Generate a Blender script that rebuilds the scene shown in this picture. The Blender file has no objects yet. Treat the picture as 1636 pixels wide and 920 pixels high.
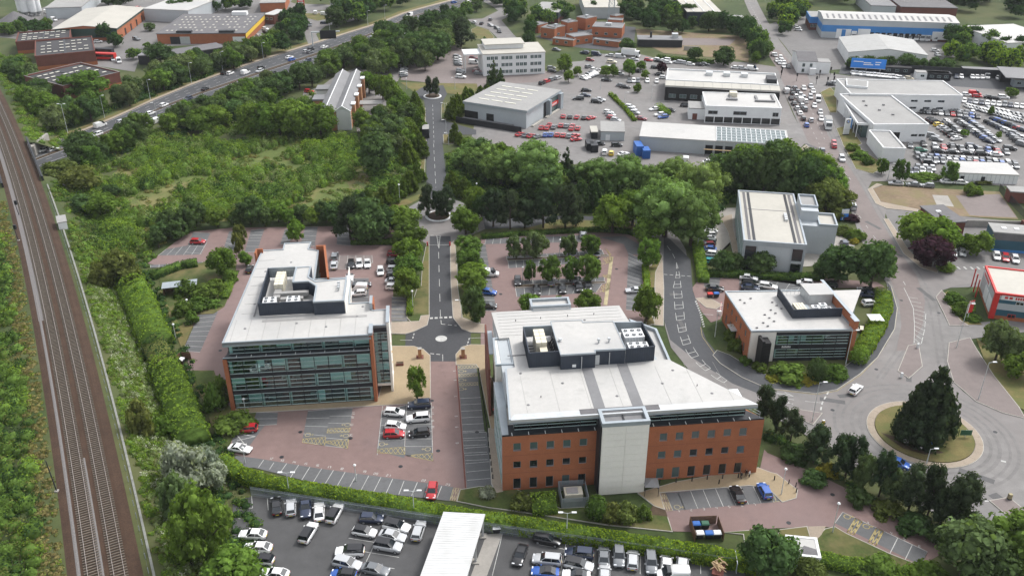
import bpy,math,random
import numpy as np
from mathutils import Vector,Matrix
from mathutils.geometry import tessellate_polygon
R = math.radians
random.seed(7); RNG = np.random.default_rng(7)
SC = bpy.context.scene
COL = SC.collection

# ------------------------------------------------------------------ camera, sky, sun, exposure
FPX,PITCH,CAMH,CX,CY = 1440.0,R(28.2),108.0,818.0,460.0
cam = bpy.data.cameras.new('camera'); cam.sensor_width = 36; cam.lens = 36*FPX/1636
cam.clip_start = 1; cam.clip_end = 9000
camo = bpy.data.objects.new('camera',cam); COL.objects.link(camo)
camo.location = (0,0,CAMH); camo.rotation_euler = (math.pi/2-PITCH,0,0)
SC.camera = camo
SUNV = Vector((0.62,0.42,1.0)).normalized()
W = bpy.data.worlds.new('World'); SC.world = W; W.use_nodes = True
nt = W.node_tree; bg = nt.nodes['Background']
sk = nt.nodes.new('ShaderNodeTexSky'); sk.sky_type = 'NISHITA'; sk.sun_disc = False
sk.sun_elevation = math.asin(SUNV.z); sk.sun_rotation = math.atan2(SUNV.x,SUNV.y)
sk.dust_density = 3.0; sk.air_density = 1.0; sk.ozone_density = 1.0
hs = nt.nodes.new('ShaderNodeHueSaturation'); hs.inputs['Saturation'].default_value = 0.22
nt.links.new(sk.outputs[0],hs.inputs['Color']); nt.links.new(hs.outputs[0],bg.inputs['Color'])
bg.inputs['Strength'].default_value = 0.15
sl = bpy.data.lights.new('sun','SUN'); sl.energy = 1.15; sl.angle = R(10); sl.color = (1,.975,.94)
so = bpy.data.objects.new('sun',sl); COL.objects.link(so)
so.rotation_euler = SUNV.to_track_quat('Z','Y').to_euler(); so.location = (0,0,300)
SC.view_settings.view_transform = 'Standard'; SC.view_settings.look = 'None'
SC.view_settings.exposure = 0.97; SC.view_settings.gamma = 1.0
SC.view_settings.use_curve_mapping = False
SC.cycles.max_bounces = 6; SC.cycles.transparent_max_bounces = 8
SC.cycles.use_denoising = True

# ------------------------------------------------------------------ surveying: photo point -> place on the ground (or on a level z)
cp,sp = math.cos(PITCH),math.sin(PITCH)
def G(px,py,z=0.0):
    a = (px-CX)/FPX; b = -(py-CY)/FPX
    t = (z-CAMH)/(-sp+b*cp)
    return Vector((a*t,(cp+b*sp)*t))
def PR(x,y,z=0.0):
    zz = z-CAMH; d = y*cp-zz*sp; u = y*sp+zz*cp
    return CX+FPX*x/d,CY-FPX*u/d
def HT(x,y,ty,z0=0.0):
    lo,hi = z0,z0+70
    for _ in range(40):
        m = (lo+hi)/2
        if PR(x,y,m)[1] > ty: lo = m
        else: hi = m
    return lo-z0
def T(c,r,*p):      # points read off an enlarged quarter-size tile
    ox = (0,410,820,1226)[c]; oy = 230*r
    return [(ox+x/3.99,oy+y/3.99) for x,y in p]

# ------------------------------------------------------------------ materials
MATS = {}
def mat(name,col,rough=.8,n=(),spec=.3,metal=0.,bump=0.,bscale=30.,var=None):
    if name in MATS: return MATS[name]
    m = bpy.data.materials.new(name); m.use_nodes = True; MATS[name] = m
    t = m.node_tree; b = t.nodes['Principled BSDF']
    b.inputs['Roughness'].default_value = rough; b.inputs['Metallic'].default_value = metal
    b.inputs['Specular IOR Level'].default_value = spec
    col4 = (*col,1); b.inputs['Base Color'].default_value = col4
    m.diffuse_color = col4
    if n or bump:
        g = t.nodes.new('ShaderNodeNewGeometry'); cur = None
        rgb = t.nodes.new('ShaderNodeRGB'); rgb.outputs[0].default_value = col4; cur = rgb.outputs[0]
        for q in n:
            sc,amt = q[0],q[1]
            nz = t.nodes.new('ShaderNodeTexNoise'); nz.inputs['Scale'].default_value = sc
            nz.inputs['Detail'].default_value = 4; nz.inputs['Roughness'].default_value = .6
            t.links.new(g.outputs['Position'],nz.inputs['Vector'])
            mr = t.nodes.new('ShaderNodeMapRange'); mr.inputs[1].default_value = .3; mr.inputs[2].default_value = .7
            t.links.new(nz.outputs[0],mr.inputs[0])
            mx = t.nodes.new('ShaderNodeMix'); mx.data_type = 'RGBA'; mx.blend_type = 'MIX'
            t.links.new(mr.outputs[0],mx.inputs[0]); t.links.new(cur,mx.inputs[6])
            if len(q) > 2:
                mx.inputs[7].default_value = (*q[2],1)
                mr.inputs[1].default_value = q[3] if len(q) > 3 else .45
                mr.inputs[2].default_value = q[4] if len(q) > 4 else .6
                mr.inputs[4].default_value = amt
            else:
                ml = t.nodes.new('ShaderNodeMix'); ml.data_type = 'RGBA'; ml.blend_type = 'MULTIPLY'
                ml.inputs[0].default_value = 1; t.links.new(cur,ml.inputs[6])
                ml.inputs[7].default_value = (1-amt,1-amt,1-amt,1)
                t.links.new(ml.outputs[2],mx.inputs[7])
            cur = mx.outputs[2]
        t.links.new(cur,b.inputs['Base Color'])
        if bump:
            nz = t.nodes.new('ShaderNodeTexNoise'); nz.inputs['Scale'].default_value = bscale
            t.links.new(g.outputs['Position'],nz.inputs['Vector'])
            bp = t.nodes.new('ShaderNodeBump'); bp.inputs['Strength'].default_value = bump
            bp.inputs['Distance'].default_value = .1
            t.links.new(nz.outputs[0],bp.inputs['Height']); t.links.new(bp.outputs[0],b.inputs['Normal'])
    return m
def stripe_mat(name,c1,c2,freq,axis=0,rough=.6,width=.5,spec=.3):
    # profiled sheet: fine ribs across an object's own axis
    if name in MATS: return MATS[name]
    m = mat(name,c1,rough,spec=spec); t = m.node_tree; b = t.nodes['Principled BSDF']
    tc = t.nodes.new('ShaderNodeTexCoord'); sx = t.nodes.new('ShaderNodeSeparateXYZ')
    t.links.new(tc.outputs['Object'],sx.inputs[0])
    mu = t.nodes.new('ShaderNodeMath'); mu.operation = 'MULTIPLY'; mu.inputs[1].default_value = freq
    t.links.new(sx.outputs[axis],mu.inputs[0])
    fr = t.nodes.new('ShaderNodeMath'); fr.operation = 'FRACT'; t.links.new(mu.outputs[0],fr.inputs[0])
    gt = t.nodes.new('ShaderNodeMath'); gt.operation = 'GREATER_THAN'; gt.inputs[1].default_value = width
    t.links.new(fr.outputs[0],gt.inputs[0])
    nz = t.nodes.new('ShaderNodeTexNoise'); nz.inputs['Scale'].default_value = .35; nz.inputs['Detail'].default_value = 5
    t.links.new(tc.outputs['Object'],nz.inputs['Vector'])
    mx = t.nodes.new('ShaderNodeMix'); mx.data_type = 'RGBA'
    mx.inputs[6].default_value = (*c1,1); mx.inputs[7].default_value = (*c2,1)
    t.links.new(gt.outputs[0],mx.inputs[0])
    ml = t.nodes.new('ShaderNodeMix'); ml.data_type = 'RGBA'; ml.blend_type = 'MULTIPLY'
    mr = t.nodes.new('ShaderNodeMapRange'); mr.inputs[1].default_value = .45; mr.inputs[2].default_value = .75
    mr.inputs[4].default_value = .35
    t.links.new(nz.outputs[0],mr.inputs[0]); t.links.new(mr.outputs[0],ml.inputs[0])
    t.links.new(mx.outputs[2],ml.inputs[6]); ml.inputs[7].default_value = (.62,.6,.56,1)
    t.links.new(ml.outputs[2],b.inputs['Base Color'])
    return m
def tint_mat(name,rough,metal=0.,spec=.5,coat=0.):
    # takes the object's own colour
    m = bpy.data.materials.new(name); m.use_nodes = True; MATS[name] = m
    t = m.node_tree; b = t.nodes['Principled BSDF']
    oi = t.nodes.new('ShaderNodeObjectInfo'); t.links.new(oi.outputs['Color'],b.inputs['Base Color'])
    b.inputs['Roughness'].default_value = rough; b.inputs['Metallic'].default_value = metal
    b.inputs['Specular IOR Level'].default_value = spec; b.inputs['Coat Weight'].default_value = coat
    return m
def leaf_mat(name,col=None,hue=.25):
    m = bpy.data.materials.new(name); m.use_nodes = True; MATS[name] = m
    t = m.node_tree; t.nodes.remove(t.nodes['Principled BSDF'])
    out = t.nodes['Material Output']
    if col is None:
        oi = t.nodes.new('ShaderNodeObjectInfo'); src = oi.outputs['Color']
    else:
        rg = t.nodes.new('ShaderNodeRGB'); rg.outputs[0].default_value = (*col,1); src = rg.outputs[0]
    g = t.nodes.new('ShaderNodeNewGeometry')
    nz = t.nodes.new('ShaderNodeTexNoise'); nz.inputs['Scale'].default_value = .9; nz.inputs['Detail'].default_value = 3
    t.links.new(g.outputs['Position'],nz.inputs['Vector'])
    mr = t.nodes.new('ShaderNodeMapRange'); mr.inputs[1].default_value = .3; mr.inputs[2].default_value = .7
    mr.inputs[3].default_value = 1-hue*1.4; mr.inputs[4].default_value = 1+hue*1.6
    t.links.new(nz.outputs[0],mr.inputs[0])
    ri = t.nodes.new('ShaderNodeMapRange'); ri.inputs[3].default_value = .7; ri.inputs[4].default_value = 1.35
    t.links.new(g.outputs['Random Per Island'],ri.inputs[0])
    mu = t.nodes.new('ShaderNodeMath'); mu.operation = 'MULTIPLY'
    t.links.new(mr.outputs[0],mu.inputs[0]); t.links.new(ri.outputs[0],mu.inputs[1])
    vm = t.nodes.new('ShaderNodeVectorMath'); vm.operation = 'SCALE'
    t.links.new(src,vm.inputs[0]); t.links.new(mu.outputs[0],vm.inputs['Scale'])
    d = t.nodes.new('ShaderNodeBsdfDiffuse'); tr = t.nodes.new('ShaderNodeBsdfTranslucent')
    t.links.new(vm.outputs[0],d.inputs[0])
    v2 = t.nodes.new('ShaderNodeVectorMath'); v2.operation = 'MULTIPLY'; v2.inputs[1].default_value = (1.1,1.15,.5)
    t.links.new(vm.outputs[0],v2.inputs[0]); t.links.new(v2.outputs[0],tr.inputs[0])
    ms = t.nodes.new('ShaderNodeMixShader'); ms.inputs[0].default_value = .38
    t.links.new(d.outputs[0],ms.inputs[1]); t.links.new(tr.outputs[0],ms.inputs[2])
    t.links.new(ms.outputs[0],out.inputs[0])
    return m
def glass_mat(name,tint=(.80,.95,.94),refl=.9):
    m = bpy.data.materials.new(name); m.use_nodes = True; MATS[name] = m
    t = m.node_tree; t.nodes.remove(t.nodes['Principled BSDF']); out = t.nodes['Material Output']
    tp = t.nodes.new('ShaderNodeBsdfTransparent'); tp.inputs[0].default_value = (*tint,1)
    gl = t.nodes.new('ShaderNodeBsdfGlossy'); gl.inputs['Roughness'].default_value = .02; gl.inputs[0].default_value = (refl,refl,refl,1)
    fr = t.nodes.new('ShaderNodeFresnel'); fr.inputs[0].default_value = 1.65
    ms = t.nodes.new('ShaderNodeMixShader'); t.links.new(fr.outputs[0],ms.inputs[0])
    t.links.new(tp.outputs[0],ms.inputs[1]); t.links.new(gl.outputs[0],ms.inputs[2]); t.links.new(ms.outputs[0],out.inputs[0])
    return m

def setup_mats():
    mat('ground',(.070,.105,.030),.95,n=[(.05,.35),(.6,.35),(2.5,.3),(.02,.6,(.11,.11,.045))])
    mat('lawn',(.075,.105,.026),.95,n=[(.25,.35),(2.5,.3),(.12,.8,(.15,.125,.055))])
    mat('meadow',(.125,.165,.042),.95,n=[(.3,.35),(2.5,.3),(.05,.8,(.17,.15,.06),.5,.62)])
    mat('dry_grass',(.19,.16,.062),.95,n=[(.3,.35),(3,.3),(.15,.7,(.10,.12,.035))])
    mat('soil',(.10,.07,.045),.95,n=[(.5,.4),(3,.3)])
    mat('asphalt',(.085,.088,.095),.85,n=[(.08,.18),(1.2,.15),(12,.2)])
    mat('asphalt_worn',(.105,.105,.107),.85,n=[(.06,.25),(.5,.18),(8,.2)])
    mat('asphalt_dark',(.07,.072,.078),.85,n=[(.1,.2),(1.5,.18),(12,.25)])
    mat('asphalt_pale',(.245,.235,.228),.85,n=[(.05,.25),(.4,.2),(8,.15),(.03,.6,(.19,.172,.166)),(.3,.5,(.16,.155,.152),.6,.64)])
    mat('asphalt_track',(.217,.208,.202),.85,n=[(.1,.2),(.8,.2),(8,.15)]); mat('asphalt_patch',(.125,.123,.124),.85,n=[(.5,.2),(8,.2)]); mat('bare_earth',(.25,.185,.12),.95,n=[(.1,.3),(.8,.25),(.15,.7,(.17,.15,.07))])
    mat('asphalt_red',(.232,.196,.186),.85,n=[(.06,.2),(.7,.14),(8,.15)])
    mat('bay',(.15,.152,.156),.85,n=[(.1,.2),(1.5,.15),(14,.2),(.45,.5,(.09,.09,.09),.62,.68)])
    mat('yard',(.205,.197,.192),.85,n=[(.05,.22),(.5,.15),(4,.12)])
    mat('concrete',(.36,.34,.31),.85,n=[(.2,.25),(2,.15)])
    mat('kerb',(.40,.38,.34),.8,n=[(.8,.25)])
    mat('buff',(.37,.29,.185),.85,n=[(.15,.2),(3,.16),(14,.15)])
    mat('paving_pale',(.36,.30,.235),.85,n=[(.15,.2),(3,.18)])
    mat('white_paint',(.60,.60,.575),.7,n=[(.5,.35),(1.7,.5,(.30,.29,.28),.5,.66),(9,.3)])
    mat('yellow_paint',(.50,.40,.16),.7,n=[(.5,.3),(1.7,.6,(.25,.215,.15),.48,.66),(9,.3)])
    mat('cream_paint',(.50,.43,.25),.7,n=[(.5,.3),(1.7,.6,(.25,.215,.15),.48,.66),(9,.3)])
    mat('ballast',(.106,.062,.040),.95,n=[(.35,.3),(4,.4),(22,.5)],bump=.8,bscale=9)
    mat('ballast_grey',(.24,.225,.22),.95,n=[(4,.35),(22,.5)])
    mat('trough',(.26,.265,.24),.9,n=[(1,.3)])
    mat('sleeper',(.165,.138,.11),.9,n=[(1.5,.35),(9,.3)])
    mat('rail',(.42,.37,.34),.45,n=[(2,.3)],metal=.4)
    mat('brick',(.48,.172,.082),.9,n=[(.12,.18),(.7,.14),(5,.22),(26,.25),(.25,.4,(.36,.13,.07),.55,.68)])
    mat('brick_dark',(.17,.065,.05),.9,n=[(.4,.2),(5,.2)])
    mat('brick_tan',(.42,.22,.115),.9,n=[(.4,.2),(5,.2)])
    mat('roof_white',(.485,.475,.455),.55,n=[(.07,.12),(.9,.08),(.06,.7,(.36,.36,.355),.5,.7),(.22,.5,(.33,.325,.31),.6,.72),(3,.06)])
    mat('roof_cream',(.45,.43,.38),.6,n=[(.08,.15),(.9,.08)])
    mat('roof_grey',(.21,.21,.215),.7,n=[(.1,.2),(1.2,.12)])
    mat('roof_pale',(.32,.315,.305),.7,n=[(.08,.2),(.9,.12)])
    mat('roof_dark',(.062,.06,.064),.8,n=[(.1,.25),(1.2,.2)])
    mat('slate',(.16,.155,.16),.8,n=[(.3,.25),(3,.2)])
    mat('parapet',(.35,.39,.42),.45,n=[(.4,.15)],metal=.3)
    mat('grey_metal',(.33,.37,.40),.45,n=[(.5,.12)],metal=.3)
    mat('navy',(.034,.044,.062),.5,n=[(.6,.25)])
    mat('charcoal',(.026,.028,.033),.5,n=[(.6,.3)])
    mat('black',(.012,.012,.013),.6)
    mat('rubber',(.014,.014,.015),.8)
    mat('render_white',(.80,.775,.715),.8,n=[(.2,.08),(2,.06)])
    mat('white_wall',(.74,.75,.75),.7,n=[(.15,.12),(2,.06)])
    mat('ivory',(.66,.62,.50),.6,n=[(.6,.15)])
    mat('steel',(.55,.57,.58),.4,n=[(1,.15)],metal=.5)
    mat('lamp_metal',(.52,.55,.55),.5,metal=.2)
    mat('mullion',(.42,.53,.52),.4)
    mat('teal_glass',(.23,.36,.35),.12,spec=.6)
    mat('pane_dark',(.012,.016,.018),.06,spec=.8)
    mat('pane_teal',(.07,.105,.105),.08,spec=.8)
    mat('interior',(.42,.43,.41),.9,n=[(.8,.5)])
    mat('interior_white',(.74,.80,.79),.8)
    mat('floor_carpet',(.05,.055,.06),.9)
    mat('blue_clad',(.05,.21,.50),.5,n=[(.2,.12)])
    mat('teal_clad',(.035,.10,.14),.55,n=[(.3,.15)])
    mat('clad_grey',(.43,.46,.48),.5,n=[(.15,.1),(2,.06)])
    mat('clad_green',(.025,.06,.05),.6,n=[(.3,.2)])
    mat('red_trim',(.50,.035,.03),.5)
    mat('yellow_trim',(.70,.46,.05),.6)
    mat('purple_sign',(.05,.025,.12),.5)
    mat('blue_sign',(.03,.20,.62),.5)
    mat('skylight',(.60,.585,.50),.5)
    mat('wood',(.17,.10,.06),.8,n=[(3,.35)])
    mat('wood_pale',(.52,.38,.22),.8,n=[(3,.3)])
    mat('bark',(.085,.065,.05),.95,n=[(2,.4)])
    mat('plate_yellow',(.62,.47,.05),.5)
    mat('plate_white',(.75,.75,.72),.5)
    mat('lens_red',(.35,.01,.01),.25)
    mat('lens_clear',(.70,.72,.75),.15)
    mat('rim',(.42,.43,.45),.35,metal=.6)
    mat('screen',(.012,.016,.02),.06,spec=.9)
    mat('bin_blue',(.025,.11,.36),.5); mat('bin_green',(.03,.10,.06),.5)
    mat('skin',(.50,.32,.24),.6); mat('hair',(.03,.02,.015),.8)
    mat('shirt_white',(.75,.75,.74),.8); mat('cloth_black',(.015,.015,.018),.85); mat('cloth_red',(.4,.05,.04),.8)
    # block paving with a faint weave of tones
    mat('paving_red',(.262,.180,.166),.85,n=[(.3,.35,(.19,.135,.13),.6,.68),(.07,.22),(.6,.14),(6,.14),(24,.2),(.035,.45,(.215,.16,.155))])
    tint_mat('paint',.28,.15,.5,.6); tint_mat('matte',.7); tint_mat('cloth',.85,spec=.2)
    leaf_mat('leaf'); leaf_mat('scrub_leaf',None,.35)
    leaf_mat('flower',(.55,.56,.48),.15)
    glass_mat('glass')
    stripe_mat('sheet_white',(.54,.545,.54),(.50,.505,.50),2.2,1)
    stripe_mat('sheet_grey',(.36,.36,.35),(.31,.31,.30),1.4,1)
    stripe_mat('sheet_cream',(.57,.55,.48),(.50,.485,.43),1.2,0)
    stripe_mat('palisade',(.30,.33,.33),(.10,.11,.11),5,0)
setup_mats()

# ------------------------------------------------------------------ objects
def tag(o,label=None,cat=None,group=None,kind=None):
    if label: o['label'] = label
    if cat: o['category'] = cat
    if group: o['group'] = group
    if kind: o['kind'] = kind
    return o
def mesh(name,v,f,mats,fm=None,smooth=False):
    me = bpy.data.meshes.new(name)
    me.from_pydata([tuple(p) for p in v],[],f)
    for m in (mats if isinstance(mats,(list,tuple)) else [mats]): me.materials.append(MATS[m] if isinstance(m,str) else m)
    if fm is not None: me.polygons.foreach_set('material_index',fm)
    if smooth: me.polygons.foreach_set('use_smooth',[True]*len(f))
    me.update(); return me
def obj(name,me,parent=None,loc=(0,0,0),rz=0.,sc=None):
    o = bpy.data.objects.new(name,me); COL.objects.link(o)
    if parent is not None: o.parent = parent
    o.location = loc; o.rotation_euler = (0,0,rz)
    if sc is not None: o.scale = sc
    return o
def empty(name,loc=(0,0,0),rz=0.,parent=None):
    o = bpy.data.objects.new(name,None); COL.objects.link(o); o.empty_display_size = .5
    o.location = loc; o.rotation_euler = (0,0,rz)
    if parent is not None: o.parent = parent
    return o
BOXF = [(0,3,2,1),(4,5,6,7),(0,1,5,4),(1,2,6,5),(2,3,7,6),(3,0,4,7)]
def boxv(x0,x1,y0,y1,z0,z1):
    return [(x0,y0,z0),(x1,y0,z0),(x1,y1,z0),(x0,y1,z0),(x0,y0,z1),(x1,y0,z1),(x1,y1,z1),(x0,y1,z1)]
class MB:       # collects solids for one mesh
    def __init__(s): s.v = []; s.f = []; s.m = []
    def add(s,v,f,m=0):
        k = len(s.v); s.v += [tuple(p) for p in v]; s.f += [tuple(i+k for i in q) for q in f]; s.m += [m]*len(f); return s
    def box(s,x0,x1,y0,y1,z0,z1,m=0): return s.add(boxv(x0,x1,y0,y1,z0,z1),BOXF,m)
    def prism(s,pts,z0,z1,m=0,cap=True):
        n = len(pts); a = sum(pts[i][0]*pts[(i+1) % n][1]-pts[(i+1) % n][0]*pts[i][1] for i in range(n))
        if a < 0: pts = pts[::-1]
        v = [(p[0],p[1],z0) for p in pts]+[(p[0],p[1],z1) for p in pts]
        f = [(i,(i+1) % n,n+(i+1) % n,n+i) for i in range(n)]
        if cap:
            for t in tessellate_polygon([[Vector((p[0],p[1],0)) for p in pts]]):
                a,b,c = t
                if (pts[b][0]-pts[a][0])*(pts[c][1]-pts[a][1])-(pts[b][1]-pts[a][1])*(pts[c][0]-pts[a][0]) < 0: b,c = c,b
                f.append((n+a,n+b,n+c)); f.append((a,c,b))
        return s.add(v,f,m)
    def sheet(s,pts,z,m=0):
        v = [(p[0],p[1],z) for p in pts]; f = []
        for a,b,c in tessellate_polygon([[Vector((p[0],p[1],0)) for p in pts]]):
            if (pts[b][0]-pts[a][0])*(pts[c][1]-pts[a][1])-(pts[b][1]-pts[a][1])*(pts[c][0]-pts[a][0]) < 0: b,c = c,b
            f.append((a,b,c))
        return s.add(v,f,m)
    def cyl(s,x,y,z0,z1,r0,r1=None,n=8,m=0):
        r1 = r0 if r1 is None else r1
        v = [(x+r0*math.cos(2*math.pi*i/n),y+r0*math.sin(2*math.pi*i/n),z0) for i in range(n)]
        v += [(x+r1*math.cos(2*math.pi*i/n),y+r1*math.sin(2*math.pi*i/n),z1) for i in range(n)]
        f = [(i,(i+1) % n,n+(i+1) % n,n+i) for i in range(n)]+[tuple(range(n,2*n)),tuple(range(n))[::-1]]
        return s.add(v,f,m)
    def tube(s,p,q,r0,r1=None,n=6,m=0):
        p = Vector(p); q = Vector(q); r1 = r0 if r1 is None else r1
        d = (q-p).normalized(); a = d.orthogonal().normalized(); b = d.cross(a)
        v = [p+(a*math.cos(2*math.pi*i/n)+b*math.sin(2*math.pi*i/n))*r0 for i in range(n)]
        v += [q+(a*math.cos(2*math.pi*i/n)+b*math.sin(2*math.pi*i/n))*r1 for i in range(n)]
        f = [(i,(i+1) % n,n+(i+1) % n,n+i) for i in range(n)]+[tuple(range(n,2*n)),tuple(range(n))[::-1]]
        return s.add(v,f,m)
    def strip(s,p,q,w,z,m=0):        # painted line
        p = Vector(p[:2]); q = Vector(q[:2]); d = (q-p).normalized(); k = Vector((-d.y,d.x))*w/2
        return s.add([(*(p-k),z),(*(q-k),z),(*(q+k),z),(*(p+k),z)],[(0,1,2,3)],m)
    def mesh(s,name,mats,smooth=False): return mesh(name,s.v,s.f,mats,s.m,smooth)
CACHE = {}
def cached(key,fn):
    if key not in CACHE: CACHE[key] = fn()
    return CACHE[key]
def struct(name,me,parent=None):
    o = obj(name,me,parent)
    if parent is None: o['kind'] = 'structure'
    return o
def px(pts,z=0.): return [G(x,y,z) for x,y in pts]

class Bld:
    """A building standing at o, its front along local x."""
    def __init__(s,name,label,cat,o,rz,group=None,z=0.):
        s.e = empty(name,(o[0],o[1],z),rz); tag(s.e,label,cat,group); s.rz = rz; s.o = o
    def L(s,px_,py_,z):
        p = G(px_,py_,z)-Vector((s.o[0],s.o[1])); c,n = math.cos(s.rz),math.sin(s.rz)
        return (p.x*c+p.y*n,-p.x*n+p.y*c)
    def put(s,name,me,loc=(0,0,0),parent=None,rz=0.):
        if parent is not None: loc = tuple(a-b for a,b in zip(loc,parent.location))
        return obj(name,me,parent or s.e,loc,rz)
    def box(s,name,m,x0,x1,y0,y1,z0,z1,parent=None):
        d = (round(x1-x0,3),round(y1-y0,3),round(z1-z0,3),m)
        me = cached(('box',)+d,lambda: mesh('box',boxv(-d[0]/2,d[0]/2,-d[1]/2,d[1]/2,0,d[2]),BOXF,m))
        return s.put(name,me,((x0+x1)/2,(y0+y1)/2,z0),parent)
    def prism(s,name,m,pts,z0,z1,parent=None):
        if parent is not None: pts = [(p[0]-parent.location.x,p[1]-parent.location.y) for p in pts]; z0 -= parent.location.z; z1 -= parent.location.z
        return obj(name,MB().prism(pts,z0,z1).mesh(name,m),parent or s.e)
    def parapet(s,name,m,pts,z0,z1,w,parent=None):
        b = MB(); n = len(pts)
        c = Vector((sum(p[0] for p in pts)/n,sum(p[1] for p in pts)/n))
        inn = inset(pts,w)
        for i in range(n):
            j = (i+1) % n
            b.prism([pts[i],pts[j],inn[j],inn[i]],z0,z1)
        return obj(name,b.mesh(name,m),parent or s.e)
    def win(s,x,y,z,w,h,face='S',frame='mullion',pane='pane_dark',bars=1,hb=0,d=.07,name='window',parent=None):
        # window set on a wall facing local S/N/E/W: a frame, and panes inside it
        def mk():
            b = MB(); t = .07
            b.box(-w/2,w/2,-d,0,0,t); b.box(-w/2,w/2,-d,0,h-t,h)
            b.box(-w/2,-w/2+t,-d,0,t,h-t); b.box(w/2-t,w/2,-d,0,t,h-t)
            for i in range(1,bars+1): xx = -w/2+w*i/(bars+1); b.box(xx-.03,xx+.03,-d,0,t,h-t)
            for i in range(1,hb+1): zz = h*i/(hb+1); b.box(-w/2+t,w/2-t,-d+.005,-.005,zz-.03,zz+.03)
            return b.mesh('window',frame)
        me = cached(('win',round(w,2),round(h,2),frame,bars,hb,d),mk)
        rz = {'S': 0,'E': math.pi/2,'N': math.pi,'W': -math.pi/2}[face] if isinstance(face,str) else face
        o = s.put(name,me,(x,y,z),parent,rz)
        pm = cached(('pane',round(w,2),round(h,2),pane,d),lambda: mesh('pane',boxv(-w/2+.06,w/2-.06,-d*.4,0,.06,h-.06),BOXF,pane))
        obj('pane',pm,o)
        return o
def inset(pts,w):
    n = len(pts); a = sum(pts[i][0]*pts[(i+1) % n][1]-pts[(i+1) % n][0]*pts[i][1] for i in range(n))
    sg = 1 if a > 0 else -1; out = []
    for i in range(n):
        p0,p1,p2 = Vector(pts[i-1]).to_2d(),Vector(pts[i]).to_2d(),Vector(pts[(i+1) % n]).to_2d()
        d1 = (p1-p0).normalized(); d2 = (p2-p1).normalized()
        n1 = Vector((-d1.y,d1.x))*sg; n2 = Vector((-d2.y,d2.x))*sg
        k = n1+n2; k = k/max(.3,k.length_squared)*2 if k.length > .01 else n1
        out.append(tuple(p1+k*w))
    return out
def wall_holes(W_,H_,holes,th=.3,name='wall',m='brick'):
    # a wall of width W_, height H_ facing -y with real openings (x0,x1,z0,z1)
    xs = sorted({0,W_,*[h[0] for h in holes],*[h[1] for h in holes]}); zs = sorted({0,H_,*[h[2] for h in holes],*[h[3] for h in holes]})
    b = MB()
    def solid(i,j):
        if i < 0 or j < 0 or i >= len(xs)-1 or j >= len(zs)-1: return False
        cx,cz = (xs[i]+xs[i+1])/2,(zs[j]+zs[j+1])/2
        return not any(h[0] < cx < h[1] and h[2] < cz < h[3] for h in holes)
    for i in range(len(xs)-1):
        for j in range(len(zs)-1):
            if not solid(i,j): continue
            x0,x1,z0,z1 = xs[i],xs[i+1],zs[j],zs[j+1]
            b.add([(x0,0,z0),(x1,0,z0),(x1,0,z1),(x0,0,z1)],[(0,1,2,3)])
            b.add([(x0,th,z0),(x1,th,z0),(x1,th,z1),(x0,th,z1)],[(3,2,1,0)])
            if not solid(i-1,j): b.add([(x0,0,z0),(x0,0,z1),(x0,th,z1),(x0,th,z0)],[(0,1,2,3)])
            if not solid(i+1,j): b.add([(x1,0,z0),(x1,0,z1),(x1,th,z1),(x1,th,z0)],[(3,2,1,0)])
            if not solid(i,j-1): b.add([(x0,0,z0),(x1,0,z0),(x1,th,z0),(x0,th,z0)],[(3,2,1,0)])
            if not solid(i,j+1): b.add([(x0,0,z1),(x1,0,z1),(x1,th,z1),(x0,th,z1)],[(0,1,2,3)])
    return b.mesh(name,m)
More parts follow.
